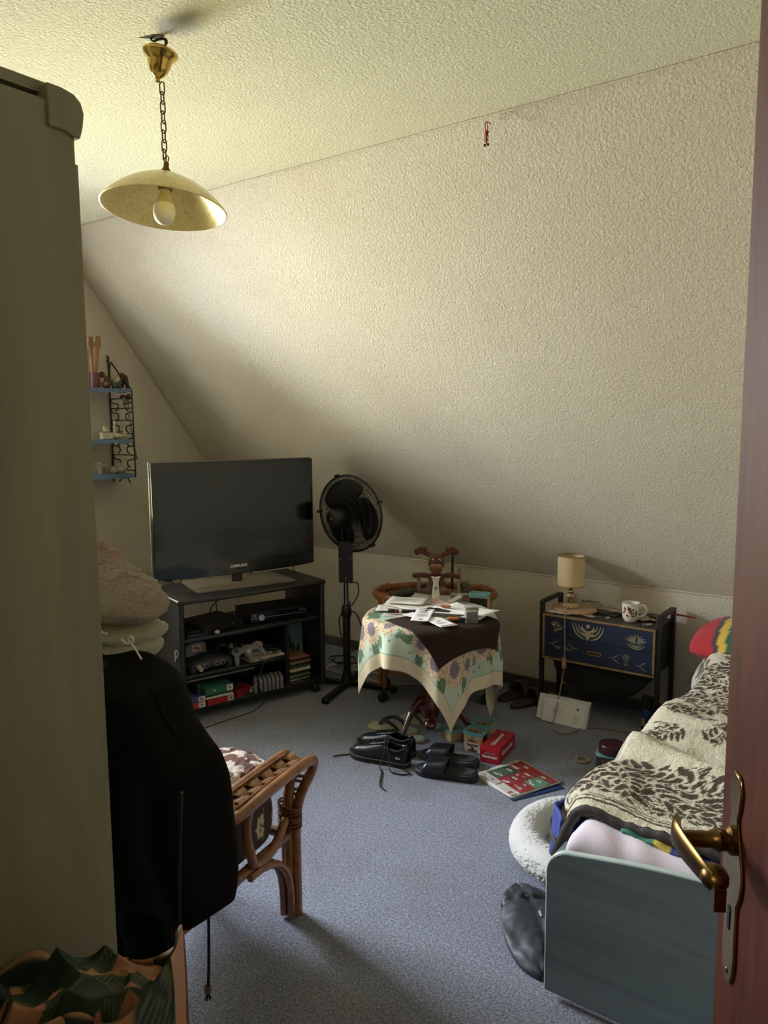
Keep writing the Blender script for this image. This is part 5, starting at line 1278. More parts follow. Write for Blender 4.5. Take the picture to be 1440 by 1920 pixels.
def plush(u, v):
    a = 2*PI*u; th = PI*v
    x = .225*math.sin(th)*math.cos(a); y = .13*math.sin(th)*math.sin(a); z = -.062*math.cos(th)
    z += .085*max(0, (.02-x)/.24)*(1 if z > 0 else .1)*math.sin(th)**.5
    x2 = x*(1+.12*(1-abs(z)/.1))
    k = .006*nz(x*26, y*26, z*26+5)+.006*nz(x*110, y*110, z*110)
    return (x2+k, y+k, z+k)
cu_.grid(plush, 260, 140, cu=True)
o = cu_.build('plush_cushion', tf.m, None, ang=180); place(o, -1.735, 1.105, 1.092, 0, 10, 0); tag(o, 'fluffy cream cushion with a pink patch lying on the folded trousers', 'cushion')
# ------------------------------------------------------------------ shopping bag with tropical leaves
def bagcol(u, v):
    c = lerp(C_('#b5805c'), C_('#c08f6a'), .5+.5*nz(u*3, v*3, 1))
    for k, (cx, cy, an, L, w, c1) in enumerate([(.10, .62, .4, .34, .10, '#1d3324'), (.30, .55, 1.2, .36, .10, '#24352c'), (.45, .78, 2.6, .30, .09, '#3a4a2c'), (.52, .30, .6, .34, .10, '#1c2f26'), (.60, .72, 1.0, .30, .10, '#7f8a4c'), (.82, .80, 2.2, .40, .10, '#2b3a30'), (.82, .35, 1.4, .34, .09, '#213226'), (.95, .62, 2.9, .25, .08, '#6f7c46'), (.2, .2, .9, .34, .11, '#24352a'), (.42, .12, 1.3, .3, .1, '#1d2d24'), (.68, .1, 1.0, .3, .1, '#2c3b2f'), (.02, .35, 1.2, .3, .09, '#1f3026'), (.72, .55, 2.1, .32, .09, '#1f2f28')]):
        dx, dy = u-cx, v-cy; a = math.cos(an)*dx+math.sin(an)*dy; b = -math.sin(an)*dx+math.cos(an)*dy; t_ = a/L
        if 0 < t_ < 1 and abs(b) < w*math.sin(PI*t_**.7):
            c = C_(c1)
            if abs(math.sin((a-abs(b)*1.4)*120+nz(u*9, v*9)*2)) > .86: c = lerp(c, C_('#8a9468'), .40)
    return c
M_bag = VC('leaf_printed_bag', .55, .15, 60, .003)
bg = thing('shopping_bag', 'open cloth bag printed with peach ground and dark tropical leaves in the near left corner', 'bag', (-1.045, .600, 0), 50)
# open top bag: outer wall around an irregular rim, inner wall falls inside
def rimpt(u):
    a = 2*PI*u; c, s_ = math.cos(a), math.sin(a); q = (abs(c)**3+abs(s_)**3)**(-1/3)
    return .165*c*q, .105*s_*q
def top_z(u):
    a = 2*PI*u
    return .618+.075*max(0, math.cos(a+.35))**3+.018*math.sin(3*a+1)+.010*math.sin(7*a)-.02*math.sin(a)
nu, nv = 150, 90
vs = []; cols = []
for j in range(nv):
    v = j/(nv-1)
    for i in range(nu):
        u = i/nu; x, y = rimpt(u); z = top_z(u)*v; k = 1+.04*nz(x*8, y*8, v*3)-.10*v**4*0
        b = .012*math.sin(9*2*PI*u+2*v)*v
        vs.append((x*k*(1-.02*v)+b*.4, y*k+b, z+.002)); cols.append(bagcol(.5+.5*math.sin(2*PI*u*1.0+1.2), v)+(1,))
for j in range(1, 40):
    v = j/39
    for i in range(nu):
        u = i/nu; x, y = rimpt(u); fk = 1-.05-.10*v; z = top_z(u)-.30*v+.004
        vs.append((x*fk, y*fk, z)); cols.append(lerp(C_('#1c2a20'), C_('#303c2c'), .5+.5*nz(u*12, v*6, 3))+(1,))
tot = nv+39
fs = [(j*nu+i, j*nu+(i+1) % nu, (j+1)*nu+(i+1) % nu, (j+1)*nu+i) for j in range(tot-1) for i in range(nu)]
m = MB(); m.add(vs, fs); m.build('bag_body', M_bag, bg, ang=180, col=cols)
# crumpled upper part of the bag, fallen in on itself
def crump(u, v):
    x, y = (u-.5)*.31, (v-.5)*.19; e = min(1, 4.5*min(u, 1-u, v, 1-v))
    r1 = 1-abs(nz(x*9+1, y*9, 3))*2.2; r2 = 1-abs(nz(x*17, y*17+4, 7))*2
    return (x+.012*nz(x*12, y*12, 1), y+.012*nz(x*12, y*12, 5), .572+.048*r1*e**.6+.014*r2*e+.035*math.cos((x+.03)*9)*e)
vs = []; cols = []; nb = 120
for j in range(nb):
    for i in range(nb):
        u, v = i/(nb-1), j/(nb-1); vs.append(crump(u, v)); q = nz(u*3.1+5, v*2.6, 4)
        c = bagcol(min(.99, u*.95+.03), min(.98, v*.95+.02))
        if q > -.01: c = lerp(C_('#1f3a2a'), C_('#16261c'), .5+.5*nz(u*9, v*9, 1))
        elif q < -.30: c = lerp(C_('#b5805c'), C_('#9c6c4c'), .5+.5*nz(u*9, v*9, 1))
        cols.append(c+(1,))
m = MB(); m.add(vs, [(j*nb+i, j*nb+i+1, (j+1)*nb+i+1, (j+1)*nb+i) for j in range(nb-1) for i in range(nb-1)]); m.build('crumpled_top', M_bag, bg, ang=180, col=cols)
m = MB(); hp_ = spline([(.02, -.110, .50), (.035, -.112, .575), (.07, -.100, .610), (.105, -.10, .585), (.125, -.115, .50), (.13, -.12, .42)], 8)
m.tube(hp_, .012, 8, sq=(1.5, .35)); m.build('bag_handle', P('pale_green_webbing', '#8b9668', .7, bump=.3, bs=200), bg)
m = MB(); m.tube(spline([(-.12, -.09, .50), (-.06, -.11, .565), (0, -.112, .580), (.04, -.110, .572)], 8), .012, 8, sq=(1.5, .35)); m.build('bag_handle', P('pale_green_webbing', '#8b9668', .7, bump=.3, bs=200), bg)
# dark coat edge hanging at the wardrobe side
# ------------------------------------------------------------------ things on the round table
ZT = TH+.004
M_pap = P('white_paper', '#e6e2df', .75, var=.04, vs=5)
M_ink = P('grey_ink', '#827e7b', .8)
def sheet(name, label, cat, x, y, z, rz, w, l, h, mat, lines=None, group=None, curl=.0, rx=0, ry=0, ttl=None):
    """a sheet, letter or stack with printed lines as its parts"""
    t = thing(name, label, cat, (x, y, z), rz, group)
    t.rotation_euler = (R(rx), R(ry), R(rz))
    m = MB()
    def f(u, v): return (w*(u-.5), l*(v-.5), curl*(2*u-1)**2*(.5+.5*v))
    n = 10; m.grid(f, n, n); q = m.build('paper', mat, t, ang=180, solid=h)
    if lines:
        k = 0
        for (y0, x0, x1, hh) in lines:
            m = MB(); m.box(w*((x0+x1)/2-.5), l*(y0-.5), h+curl*((x0+x1)-1)**2*(.5+.5*y0)+.0006, w*(x1-x0), l*hh, .0004); m.build('printed_line', M_ink, q); k += 1
    return t
random.seed(31)
L_letter = [(.90, .08, .35, .012), (.84, .08, .60, .010), (.70, .08, .85, .008), (.66, .08, .88, .008), (.62, .08, .80, .008), (.58, .08, .86, .008), (.50, .08, .70, .008), (.40, .08, .84, .008), (.36, .08, .80, .008)]
pp = [ # name, label, x, y, rz, w, l, h, colour, lines
 ('envelope', 'white envelope lowest in the left paper heap on the round table', -2.085, 2.930, 30, .15, .10, .004, '#dedbd8', None),
 ('letter', 'cream letter fanned under the left heap on the round table', -2.045, 2.985, 12, .17, .12, .003, '#d8d1c0', L_letter),
 ('letter', 'off-white folded letter in the middle of the left paper heap', -2.030, 2.970, -8, .18, .11, .004, '#e0dcd5', None),
 ('brochure', 'pale green-grey brochure peeking out of the left paper heap', -2.075, 3.035, 38, .16, .11, .003, '#a9aa98', None),
 ('letter', 'white printed letter on top of the left paper heap', -2.075, 3.010, 20, .15, .105, .002, '#e8e4e0', L_letter),
 ('magazine', 'glossy magazine with pink and beige cover across the middle of the table', -1.925, 3.080, -28, .25, .13, .004, '#c4a49a', None),
 ('leaflet', 'second pink-tinted leaflet beside the glossy magazine', -1.865, 3.020, -34, .20, .12, .003, '#ccb8ae', None),
 ('letter', 'white letter with blue lines under the right paper heap', -1.765, 3.000, 4, .21, .12, .004, '#d8dbe0', L_letter),
 ('envelope', 'open white envelope in the right paper heap', -1.790, 2.985, 18, .19, .11, .004, '#e2dfdb', None),
 ('letter', 'white letter topmost in the right paper heap reaching over the table edge', -1.735, 3.020, -6, .20, .11, .002, '#e8e5e0', L_letter)]
zz = ZT+.0
for k, (nm_, lb, x, y, rz, w, l, h, c, ln) in enumerate(pp):
    grp = 0 if x < -2.0 else (1 if x < -1.84 else 2)
    zz = ZT+.008+.006*(k if grp == 0 else k-5)
    sheet(nm_, lb, 'paper', x, y, zz, rz, w*1.22, l*1.22, h, P('paper_'+c[1:], c, .7, var=.10 if 'white' in lb else .25, vs=12), ln, 'letters and leaflets on the round table', curl=random.uniform(.001, .006), rx=random.uniform(-1.5, 1.5))
rl = [(.93, .30, .72, .020)]+[(.84-.045*i, .14, .86 if i % 2 else .70, .016) for i in range(5)]+[(.55-.045*i, .18, .80, .014) for i in range(5)]+[(.14, .42, .62, .07)]
sheet('receipt', 'long white shop receipt lying over the edge of the brown cloth', 'receipt', -1.868, 2.835, ZT+.028, 24, .082, .190, .0008, M_pap, rl, None, .003, rx=2)
sheet('receipt', 'second receipt lying slantwise under the long receipt', 'receipt', -1.760, 2.800, ZT+.022, 62, .085, .175, .0008, M_pap, [(.10, .1, .9, .03), (.30, .2, .7, .012), (.36, .2, .7, .012), (.52, .4, .6, .06)], None, .001)
sheet('receipt', 'small receipt corner peeking out left of the long receipt', 'receipt', -1.915, 2.835, ZT+.020, 80, .070, .090, .0008, M_pap, None, None, .001)
sheet('envelope', 'flat pale envelope at the front left of the round table near the marker', 'envelope', -2.005, 2.845, ZT+.003, 22, .16, .060, .0012, P('paper_b9b2a8', '#b9b2a8', .7))
t = thing('marker_pen', 'thick black marker pen with red band at the left of the table', 'pen', (-1.995, 2.870, ZT+.020), 30)
m = MB(); m.tube([(-.045, 0, 0), (.06, 0, 0)], .009, 12); m.build('barrel', M_dk, t)
m = MB(); m.tube([(-.075, 0, 0), (-.045, 0, 0)], .0098, 12); m.build('cap', P('black_cap', '#0f0f10', .3), t)
m = MB(); m.tube([(-.044, 0, 0), (-.026, 0, 0)], .0093, 12); m.build('red_band', P('red_band', '#7c1f1f', .4), t)
m = MB(); m.tube([(-.024, 0, 0), (-.012, 0, 0)], .0094, 12); m.build('white_band', P('white_band', '#c9c6c2', .4), t)
t = thing('wallet', 'black leather pouch lying between receipt and magazine', 'wallet', (-1.855, 2.945, ZT+.010), 20)
m = MB(); m.prism(rrect(.125, .085, .015), .022); m.build('leather_body', P('black_leather', '#131416', .45, bump=.2, bs=120), t, bevel=.008, seg=3)
m = MB(); m.tube([(-.05, -.043, .012), (.05, -.043, .012)], .002, 6); m.build('zip', P('steel_screw', '#a0a0a0', .3, 1.0), t)
t = thing('notebook', 'small notebook with dark green cover and pale pages', 'notebook', (-1.800, 2.895, ZT+.012), 12)
m = MB(); m.box(0, 0, .008, .128, .074, .013); m.build('page_block', P('cream_page', '#b9ad8e', .7), t)
m = MB(); m.box(0, 0, .0158, .132, .078, .002); m.build('cover', P('dark_green_cover', '#2b3424', .5, var=.4, vs=40), t)
t = thing('lighter', 'orange lighter with black cap beside the clear plastic box', 'lighter', (-1.732, 2.875, ZT+.018), 20)
m = MB(); m.prism(rrect(.052, .021, .008), .012); m.build('body', P('translucent_orange', '#a8623a', .2), t, bevel=.003)
m = MB(); m.prism(rrect(.026, .019, .004), .012, TR(.040, 0, 0)); m.build('lighter_head', M_dk, t, bevel=.002)
t = thing('small_lighter', 'small orange lighter end half covered by the magazine', 'lighter', (-1.835, 2.975, ZT+.040), 12)
m = MB(); m.prism(rrect(.050, .018, .007), .011); m.build('body', P('translucent_orange', '#a8623a', .2), t, bevel=.003)
t = thing('plastic_card_box', 'small clear plastic box holding cards at the right front of the table', 'box', (-1.665, 2.915, ZT+.008), 42)
m = MB(); m.prism(rrect(.058, .040, .008), .066); m.build('box_wall', GLASS('clear_plastic', '#e6e3dc', .08), t, bevel=.002)
m = MB(); m.box(0, -.004, .026, .046, .020, .044); m.build('cards', P('blue_grey_cards', '#8d8f9c', .6, var=.3, vs=60), t)
m = MB(); m.prism(rrect(.062, .044, .009), .012, z0=.060); m.build('lid', GLASS('clear_plastic', '#e6e3dc', .08), t)
# ------------------------------------------------------------------ things on the trolley
ZR = .5385
def tropt(x, y): return (x, y)
def pepost(x, y, z, rot=0): pass
# vase on magazines
for k, (w, l, c, lb, rz) in enumerate([(.27, .20, '#3a4038', 'dark green magazine at the bottom under the white vase', 20), (.27, .20, '#59605f', 'grey magazine second from the bottom under the white vase', 28), (.26, .20, '#a7abb4', 'pale blue-grey magazine in the middle of the pile under the vase', 24), (.27, .20, '#8f949f', 'bluish magazine near the top of the pile under the vase', 30), (.26, .19, '#bcbcc0', 'white-edged curled magazine directly under the vase', 25)]):
    m = MB(); m.grid(lambda u, v: (w*(u-.5), l*(v-.5), .010*(2*u-1)**2*(.3+.17*k)), 16, 8); o = m.build('magazine', P('mag_'+c[1:], c, .4, var=.15, vs=20), None, ang=180, solid=.010)
    place(o, -2.070, 3.270, ZR+.001+.0115*k, rz=rz); tag(o, lb, 'magazine', 'magazines piled under the vase')
def moorish(): pass
VX, VY, VZ = -2.074, 3.267, ZR+.062
t = thing('vase', 'small white jug vase with blue flower emblem in front of the moose', 'vase', (VX, VY, VZ), 32)
pr = [(0, 0), (.021, 0), (.0225, .006), (.021, .020), (.0175, .045), (.0145, .070), (.0140, .085), (.0165, .098), (.0200, .106), (.018, .104), (.0125, .088), (.0120, .07), (0, .06)]
m = MB()
m.lathe(pr, 28)
m.v = [(x*(1+(.25 if (z > .097 and abs(x) > abs(y)) else 0)), y, z+(.006*abs(x)/.02 if z > .095 else 0)) for x, y, z in m.v]
b_ = m.build('vase_body', P('white_glazed_china', '#e6e1d6', .15, Coat_Weight=.5), t, ang=60)
m = MB(); m.tube(spline([(.014, .0, .092), (.030, 0, .088), (.032, 0, .065), (.018, 0, .045)], 5), .0032, 8, M=TR(0, 0, 0, rz=90)); m.build('handle', P('white_glazed_china', '#e6e1d6', .15, Coat_Weight=.5), t)
m = MB()
for a in range(0, 360, 45):
    L_ = .014 if a % 90 == 0 else .008
    m.ball((L_*.55*math.cos(R(a)), -.0172+(.0012 if a % 180 == 0 else 0)-.0*1, .055+L_*.75*math.sin(R(a))), .0028, 8, sc3=(1, .35, 1))
m.build('blue_flower_emblem', P('cobalt_blue', '#1d2340', .3), b_)['kind'] = 'stuff'
# moose plush sitting on a doll chair
M_mo = P('brown_moose_plush', '#5b3526', .95, var=.15, vs=25, bump=.6, bs=260, bd=.003, Sheen_Weight=.3)
M_mo2 = P('rust_brown_antler_plush', '#54291e', .95, var=.15, vs=25, bump=.6, bs=260, bd=.003, Sheen_Weight=.3)
M_mo3 = P('tan_muzzle_plush', '#87583a', .95, var=.15, vs=25, bump=.6, bs=260, bd=.003, Sheen_Weight=.3)
mo = thing('moose_plush', 'brown moose soft toy with padded antlers sitting behind the white vase', 'soft toy', (-2.195, 3.462, ZR+.010), 32); mo.scale = (1.32, 1.15, 1.12)
# local: x right (image right), y away
blob('body', [((0, 0, .055), (.042, .036, .050)), ((0, .002, .095), (.034, .030, .036)), ((-.050, -.002, .112), (.034, .014, .014), (0, .12, 0)), ((-.085, -.004, .110), (.016, .014, .014)), ((.050, -.002, .112), (.034, .014, .014), (0, -.12, 0)), ((.085, -.004, .108), (.016, .014, .014)),
    ((-.030, -.040, .040), (.022, .045, .022), (0, 0, -.35)), ((.030, -.040, .040), (.022, .045, .022), (0, 0, .35)), ((-.052, -.085, .038), (.026, .018, .028)), ((.050, -.085, .038), (.026, .018, .028)), ((-.040, -.055, .036), (.022, .03, .022)), ((.040, -.055, .036), (.022, .03, .022))], M_mo, mo, .0035, 3)
hd2 = blob('head', [((0, -.010, .172), (.036, .034, .040)), ((0, -.010, .198), (.027, .026, .024)), ((-.024, .012, .212), (.010, .006, .009)), ((.024, .012, .212), (.010, .006, .009))], M_mo, mo, .0035, 3)
blob('muzzle', [((-.002, -.040, .152), (.030, .026, .026)), ((-.013, -.054, .162), (.016, .015, .014)), ((.011, -.054, .162), (.016, .015, .014))], M_mo3, mo, .0035, 3)
m = MB(); m.tube(spline([(-.022, -.060, .150), (-.008, -.068, .144), (.008, -.068, .144), (.020, -.060, .150)], 5), .0012, 5); m.build('stitched_mouth', M_dk, mo)
for x in (-.013, .013):
    m = MB(); m.ball((x, -.040, .193), .0062, 12, sc3=(.9, .7, 1.25)); e = m.build('eye', P('ivory_eye', '#b9b19c', .2), mo)
    m = MB(); m.ball((x-.001, -.0445, .192), .0030, 10, sc3=(1, .5, 1.3)); m.build('pupil', P('black_pupil', '#0a0a0a', .1), e)
m = MB(); m.ball((-.014, -.062, .166), .004, 8); m.build('nostril_patch', P('dark_nostril', '#4a2a1c', .8), mo)
for s_ in (-1, 1):
    blob('antler', [((s_*.028, 0, .212), (.010, .009, .014)), ((s_*.042, 0, .218), (.020, .010, .012), (0, -s_*.3, 0)), ((s_*.066, 0, .224), (.018, .010, .010)), ((s_*.084, 0, .228), (.009, .009, .012)), ((s_*.078, 0, .216), (.010, .009, .008)), ((s_*.062, 0, .240), (.008, .008, .014)), ((s_*.044, 0, .238), (.008, .008, .014)), ((s_*.074, 0, .238), (.007, .007, .011))], M_mo2, mo, .003, 2)
dc = thing('doll_chair', 'small pale wooden doll chair with turned posts carrying the moose', 'doll chair', (-2.190, 3.480, ZR+.001), 32); dc.scale = (1.12, 1.1, 1.1)
M_pale = P('pale_whitewashed_wood', '#8f8676', .6, var=.1)
m = MB(); m.box(0, 0, .004, .22, .16, .008); m.build('seat', M_pale, dc, bevel=.002)
for x, y, h in ((-.095, -.055, .100), (.095, -.055, .110), (-.10, .07, .12), (.10, .07, .14), (.145, .045, .085), (-.13, .06, .03)):
    m = MB(); m.lathe([(0, .005), (.0085, .005), (.0085, h*.9), (.0095, h), (0, h+.002)], 12, TR(x, y, 0)); m.build('post', M_pale, dc)
m = MB(); m.tube([(.065, .075, .01), (.068, .078, .24)], .0065, 10); m.build('tall_back_post', P('dark_walnut', '#3b241a', .5), dc)
gp = thing('grey_plush', 'grey-brown floppy soft toy lying to the right behind the moose', 'soft toy', (-2.035, 3.53, ZR+.015), 30)
blob('body', [((0, 0, .035), (.040, .035, .036)), ((-.02, 0, .07), (.024, .022, .024)), ((.035, -.02, .018), (.045, .018, .018), (0, .2, 0)), ((.055, .02, .020), (.030, .016, .016)), ((-.03, -.03, .015), (.02, .035, .015))], P('grey_brown_plush2', '#59483c', .95, var=.2, vs=25, bump=.6, bs=260), gp, .004)
gp = thing('fabric_fish', 'grey-green cloth animal lying on the left of the trolley tray', 'soft toy', (-2.335, 3.37, ZR+.010), 38)
blob('body', [((0, 0, .030), (.065, .028, .026), (0, -.15, 0)), ((-.06, 0, .018), (.030, .022, .018)), ((.065, 0, .046), (.020, .020, .018)), ((.085, 0, .060), .010), ((.105, .01, .066), (.014, .010, .010)), ((.13, .01, .064), (.014, .010, .012))], P('grey_green_felt', '#4c4a3c', .95, var=.3, vs=30, bump=.4, bs=200), gp, .004)
o = MB(); o.prism([(-.07, -.05), (.07, -.06), (.055, .05), (-.06, .04)], .004); o = o.build('yellow_cloth', P('mustard_paper', '#8f7f45', .8, var=.15), None, bevel=.001); place(o, -2.235, 3.215, ZR+.030, 12, -4, 22); tag(o, 'mustard yellow folded paper left of the magazine pile on the trolley', 'paper')
# clear box with flyer, tobacco tin
t = thing('clear_display_box', 'clear plastic box with a white slip leaning on it next to the tin', 'box', (-1.915, 3.235, ZR+.005), 30)
m = MB(); m.prism(rrect(.088, .055, .006), .105); m.build('box_wall', GLASS('clear_plastic_b', '#d0ccc4', .07), t)
m = MB(); m.box(0, -.0295, .028, .078, .001, .040); m.build('paper_insert', P('paper_c5c0b5', '#c5c0b5', .7), t)
m = MB(); m.box(.015, -.034, .085, .095, .001, .018, TR(0, 0, 0, 0, -32, 0)); m.build('white_slip', M_pap, t)
def tin(name, label, x, y, z, rz, h=.095, w=.098, d=.070, lidc='#6fa9b3', bandc=None, open_=True):
    t = thing(name, label, 'tin', (x, y, z), rz)
    m = MB(); m.prism(rrect(w, d, .014), h-.012); b = m.build('tin_wall', P('cream_tobacco_tin', '#c0a684', .45, var=.06), t, bevel=.001)
    m = MB(); o2 = rrect(w+.004, d+.004, .015); i2 = rrect(w-.008, d-.008, .010); n_ = len(o2)
    vs = [(x_, y_, h-.016) for x_, y_ in o2]+[(x_, y_, h) for x_, y_ in o2]+[(x_, y_, h) for x_, y_ in i2]+[(x_, y_, h-.0135) for x_, y_ in i2]
    fs = []
    for r_ in range(3):
        for k in range(n_): l = (k+1) % n_; fs.append((r_*n_+k, r_*n_+l, (r_+1)*n_+l, (r_+1)*n_+k))
    m.add(vs, fs); m.build('turquoise_rim', P('turquoise_plastic', lidc, .35), t, ang=50)
    m = MB(); m.prism(rrect(w-.0085, d-.0085, .010), .001, z0=h-.0125); lt = m.build('lid_print', P('tan_lid_print', '#a58a62', .5, var=.1), t)
    text('PUEBLO', .020, P('dark_print', '#33291f', .6), lt, TR(0, 0, h-.0112, rz=0), bold=.0006)
    return t
def tinfront(t, h, w, d, warn, brandc='#3b332c'):
    Mx = lambda z: Matrix(((1, 0, 0, 0), (0, 0, -1, -d/2-.0006), (0, 1, 0, z), (0, 0, 0, 1)))
    pz = h-.012
    m = MB(); m.box(0, -d/2-.0003, pz*.27, w-.020, .0008, pz*.50); q = m.build('warning_label', P('white_warning', '#d0cdd0', .5), t)
    for k, s_ in enumerate(warn): text(s_, .0155, P('black_print', '#15151a', .6), q, Mx(pz*(.42-.155*k)) @ TR(0, 0, .0006), bold=.0007)
    text('PUEBLO', .0115, P('brown_print', '#4a3426', .6), t, Mx(pz*.66), bold=.0005)
    m = MB(); m.prism([(-.010, 0), (.010, 0), (.007, .008), (0, .012), (-.007, .008)], .0006, Matrix(((1, 0, 0, 0), (0, 0, 1, -d/2-.0008), (0, 1, 0, pz*.78), (0, 0, 0, 1)))); m.build('teal_emblem', P('teal_print', '#5f98a6', .5), t)
    m = MB(); m.box(w/2+.0003, 0, pz*.5, .0008, d-.026, pz*.9); q = m.build('photo_warning', P('dark_photo_print', '#2a1f1c', .5, var=.6, vs=60), t)
    for k in range(3):
        m = MB(); m.box(w/2+.0009, 0, pz*(.38-.12*k), .0004, d*.5, .003); m.build('printed_line', P('pale_print', '#a09a90', .5), q)
tt = tin('tobacco_tin', 'cream tobacco tin with turquoise rim standing on the trolley', -1.862, 3.345, ZR+.012, 18, .090)
m = MB(); m.box(0, -.0356, .040, .090, .001, .060); q = m.build('photo_warning', P('dark_photo_print', '#2a1f1c', .5, var=.6, vs=60), tt)
for k in range(3):
    m = MB(); m.box(0, -.0364, .026-.006*k, .060, .0004, .0025); m.build('printed_line', P('pale_print', '#a09a90', .5), q)
# ------------------------------------------------------------------ things on the sewing cabinet
ZN = NZT+.001
M_lim = P('pale_beech_board', '#a8896a', .5, var=.15, vs=7)
t = thing('round_board', 'round wooden board with bark edge under the small table lamp', 'board', (-1.512, 3.712, ZN+.001), 0)
m = MB(); m.lathe([(0, 0), (.105, .001), (.112, .008), (.112, .016), (.107, .022), (0, .023)], 44, sx=1.05, sy=.86); m.build('board_disc', M_lim, t)
ZBd = ZN+.024
t = thing('table_lamp', 'small table lamp with cream cylinder shade on brass and onyx foot', 'lamp', (-1.524, 3.694, ZBd+.0005), 0)
M_on = P('beige_onyx', '#b09a7c', .2, var=.15, vs=30, Coat_Weight=.4)
m = MB(); m.lathe([(0, 0), (.040, 0), (.043, .004), (.042, .014), (.034, .020), (.016, .022), (0, .022)], 28); m.build('onyx_base', M_on, t)
m = MB(); m.lathe([(0, .022), (.014, .022), (.015, .026), (.010, .030), (.0105, .042), (.015, .046), (.010, .050), (0, .050)], 20); m.build('lower_brass_stem', M_pb, t)
m = MB(); m.lathe([(0, .048), (.012, .049), (.022, .056), (.024, .062), (.021, .069), (.011, .074), (0, .075)], 24); m.build('onyx_ball', M_on, t)
m = MB(); m.lathe([(0, .074), (.014, .075), (.010, .080), (.0075, .086), (.010, .094), (.007, .100), (.012, .106), (.012, .125), (0, .126)], 20); m.build('upper_brass_stem', M_pb, t)
Zs = .112
m = MB(); sp2 = [(.0685, Zs), (.0690, Zs+.156)]
m.lathe([(.0685, Zs), (.0690, Zs+.156), (.0675, Zs+.156), (.0670, Zs)], 44, closed=True); ls = NT('cream_lampshade_fabric'); ls.base(ls.ramp(ls.noise(5, 3), [(.3, lin('#c2aa84')), (.7, lin('#cfb994'))])); ls.set(Roughness=.85)
sh_ = m.build('lamp_shade', ls.m, t)
for z in (Zs, Zs+.152):
    m = MB(); m.lathe([(.0692, z), (.0700, z+.001), (.0700, z+.004), (.0692, z+.005), (.066, z+.004), (.066, z+.001)], 44, closed=True); m.build('shade_band', P('tan_braid', '#96764c', .7), sh_)
m = MB(); m.ball((0, 0, .165), .022, 14, sc3=(1, 1, 1.15)); m.build('bulb', P('frosted_bulb', '#b9b09a', .4), t)
for k in range(3):
    m = MB(); a = 2*PI*k/3; m.tube([(.01*math.cos(a), .01*math.sin(a), .125), (.067*math.cos(a), .067*math.sin(a), Zs+.150)], .0012, 5); m.build('shade_wire', M_pb, t)
M_cord = P('cream_flex', '#8c7a5c', .5)
cd = thing('lamp_cord', 'cream lamp cord with inline switch hanging in front of the blue drawers', 'cord', (0, 0, 0))
m = MB(); m.tube(spline([(-1.520, 3.652, ZBd+.008), (-1.515, 3.630, ZBd+.006), (-1.511, 3.605, ZBd+.006), (-1.507, 3.583, NZT+.004), (-1.505, 3.577, NZT-.03), (-1.502, 3.575, .40), (-1.500, 3.573, .315)], 8), .0030, 6); m.build('upper_flex', M_cord, cd)
m = MB(); m.prism(rrect(.021, .062, .0095), .014, Matrix(((1, 0, 0, -1.500), (0, 0, 1, 3.562), (0, 1, 0, .285), (0, 0, 0, 1)))); sw = m.build('switch_body', P('honey_plastic_switch', '#9c7c4e', .35), cd, bevel=.003)
m = MB(); m.prism(rrect(.010, .022, .0045), .004, Matrix(((1, 0, 0, -1.500), (0, 0, 1, 3.5595), (0, 1, 0, .285), (0, 0, 0, 1)))); m.build('rocker', P('ivory_rocker', '#b8a680', .3), sw, bevel=.001)
m = MB(); m.tube(spline([(-1.500, 3.570, .255), (-1.505, 3.560, .20), (-1.503, 3.52, .12), (-1.493, 3.450, .045), (-1.480, 3.40, .008), (-1.440, 3.36, .005), (-1.400, 3.375, .005), (-1.372, 3.43, .005), (-1.36, 3.49, .005), (-1.28, 3.545, .005), (-1.20, 3.56, .005), (-1.10, 3.60, .005), (-.95, 3.72, .005)], 8), .0030, 6); m.build('lower_flex', M_cord, cd)
# mug
t = thing('mug', 'white china mug with red and brown autumn leaves on the sewing cabinet', 'mug', (-1.208, 3.675, ZN+.0005), 0)
M_ch = P('white_glazed_mug', '#e2ddd5', .12, var=.03, Coat_Weight=.5)
m = MB(); m.lathe([(0, 0), (.026, 0), (.029, .004), (.037, .018), (.040, .040), (.041, .070), (.0435, .094), (.0415, .094), (.0385, .070), (.0370, .04), (.033, .018), (0, .008)], 36); mb_ = m.build('mug_body', M_ch, t, ang=60)
m = MB(); m.tube(spline([(.038, 0, .078), (.058, 0, .082), (.072, 0, .068), (.072, 0, .048), (.058, 0, .030), (.038, 0, .026)], 6), .0052, 10, M=TR(0, 0, 0, rz=22), sq=(1.2, .8)); m.build('handle', M_ch, t)
m = MB(); m.lathe([(0, .060), (.0375, .060)], 30); m.build('coffee', P('dark_coffee', '#20140c', .1), t)
def decal(a0, z0, an, L, w, colr, nm):
    pts = [(t_*L-L/2, w*math.sin(PI*t_**.8)) for t_ in np.linspace(0, 1, 7)]; poly = pts+[(x_, -y_) for x_, y_ in pts[-2:0:-1]]
    m = MB(); vs = []
    for x_, y_ in poly:
        u_ = x_*math.cos(R(an))-y_*math.sin(R(an)); v_ = x_*math.sin(R(an))+y_*math.cos(R(an)); z = z0+v_; rr = float(np.interp(z, [.018, .04, .07, .094], [.037, .040, .041, .0435]))+.0004
        vs.append((rr*math.cos(R(a0)+u_/rr), rr*math.sin(R(a0)+u_/rr), z))
    m.add(vs, [tuple(range(len(vs)))]); m.build(nm, P('decal_'+colr[1:], colr, .25, var=.25, vs=80), mb_, smooth=False, solid=.0004)
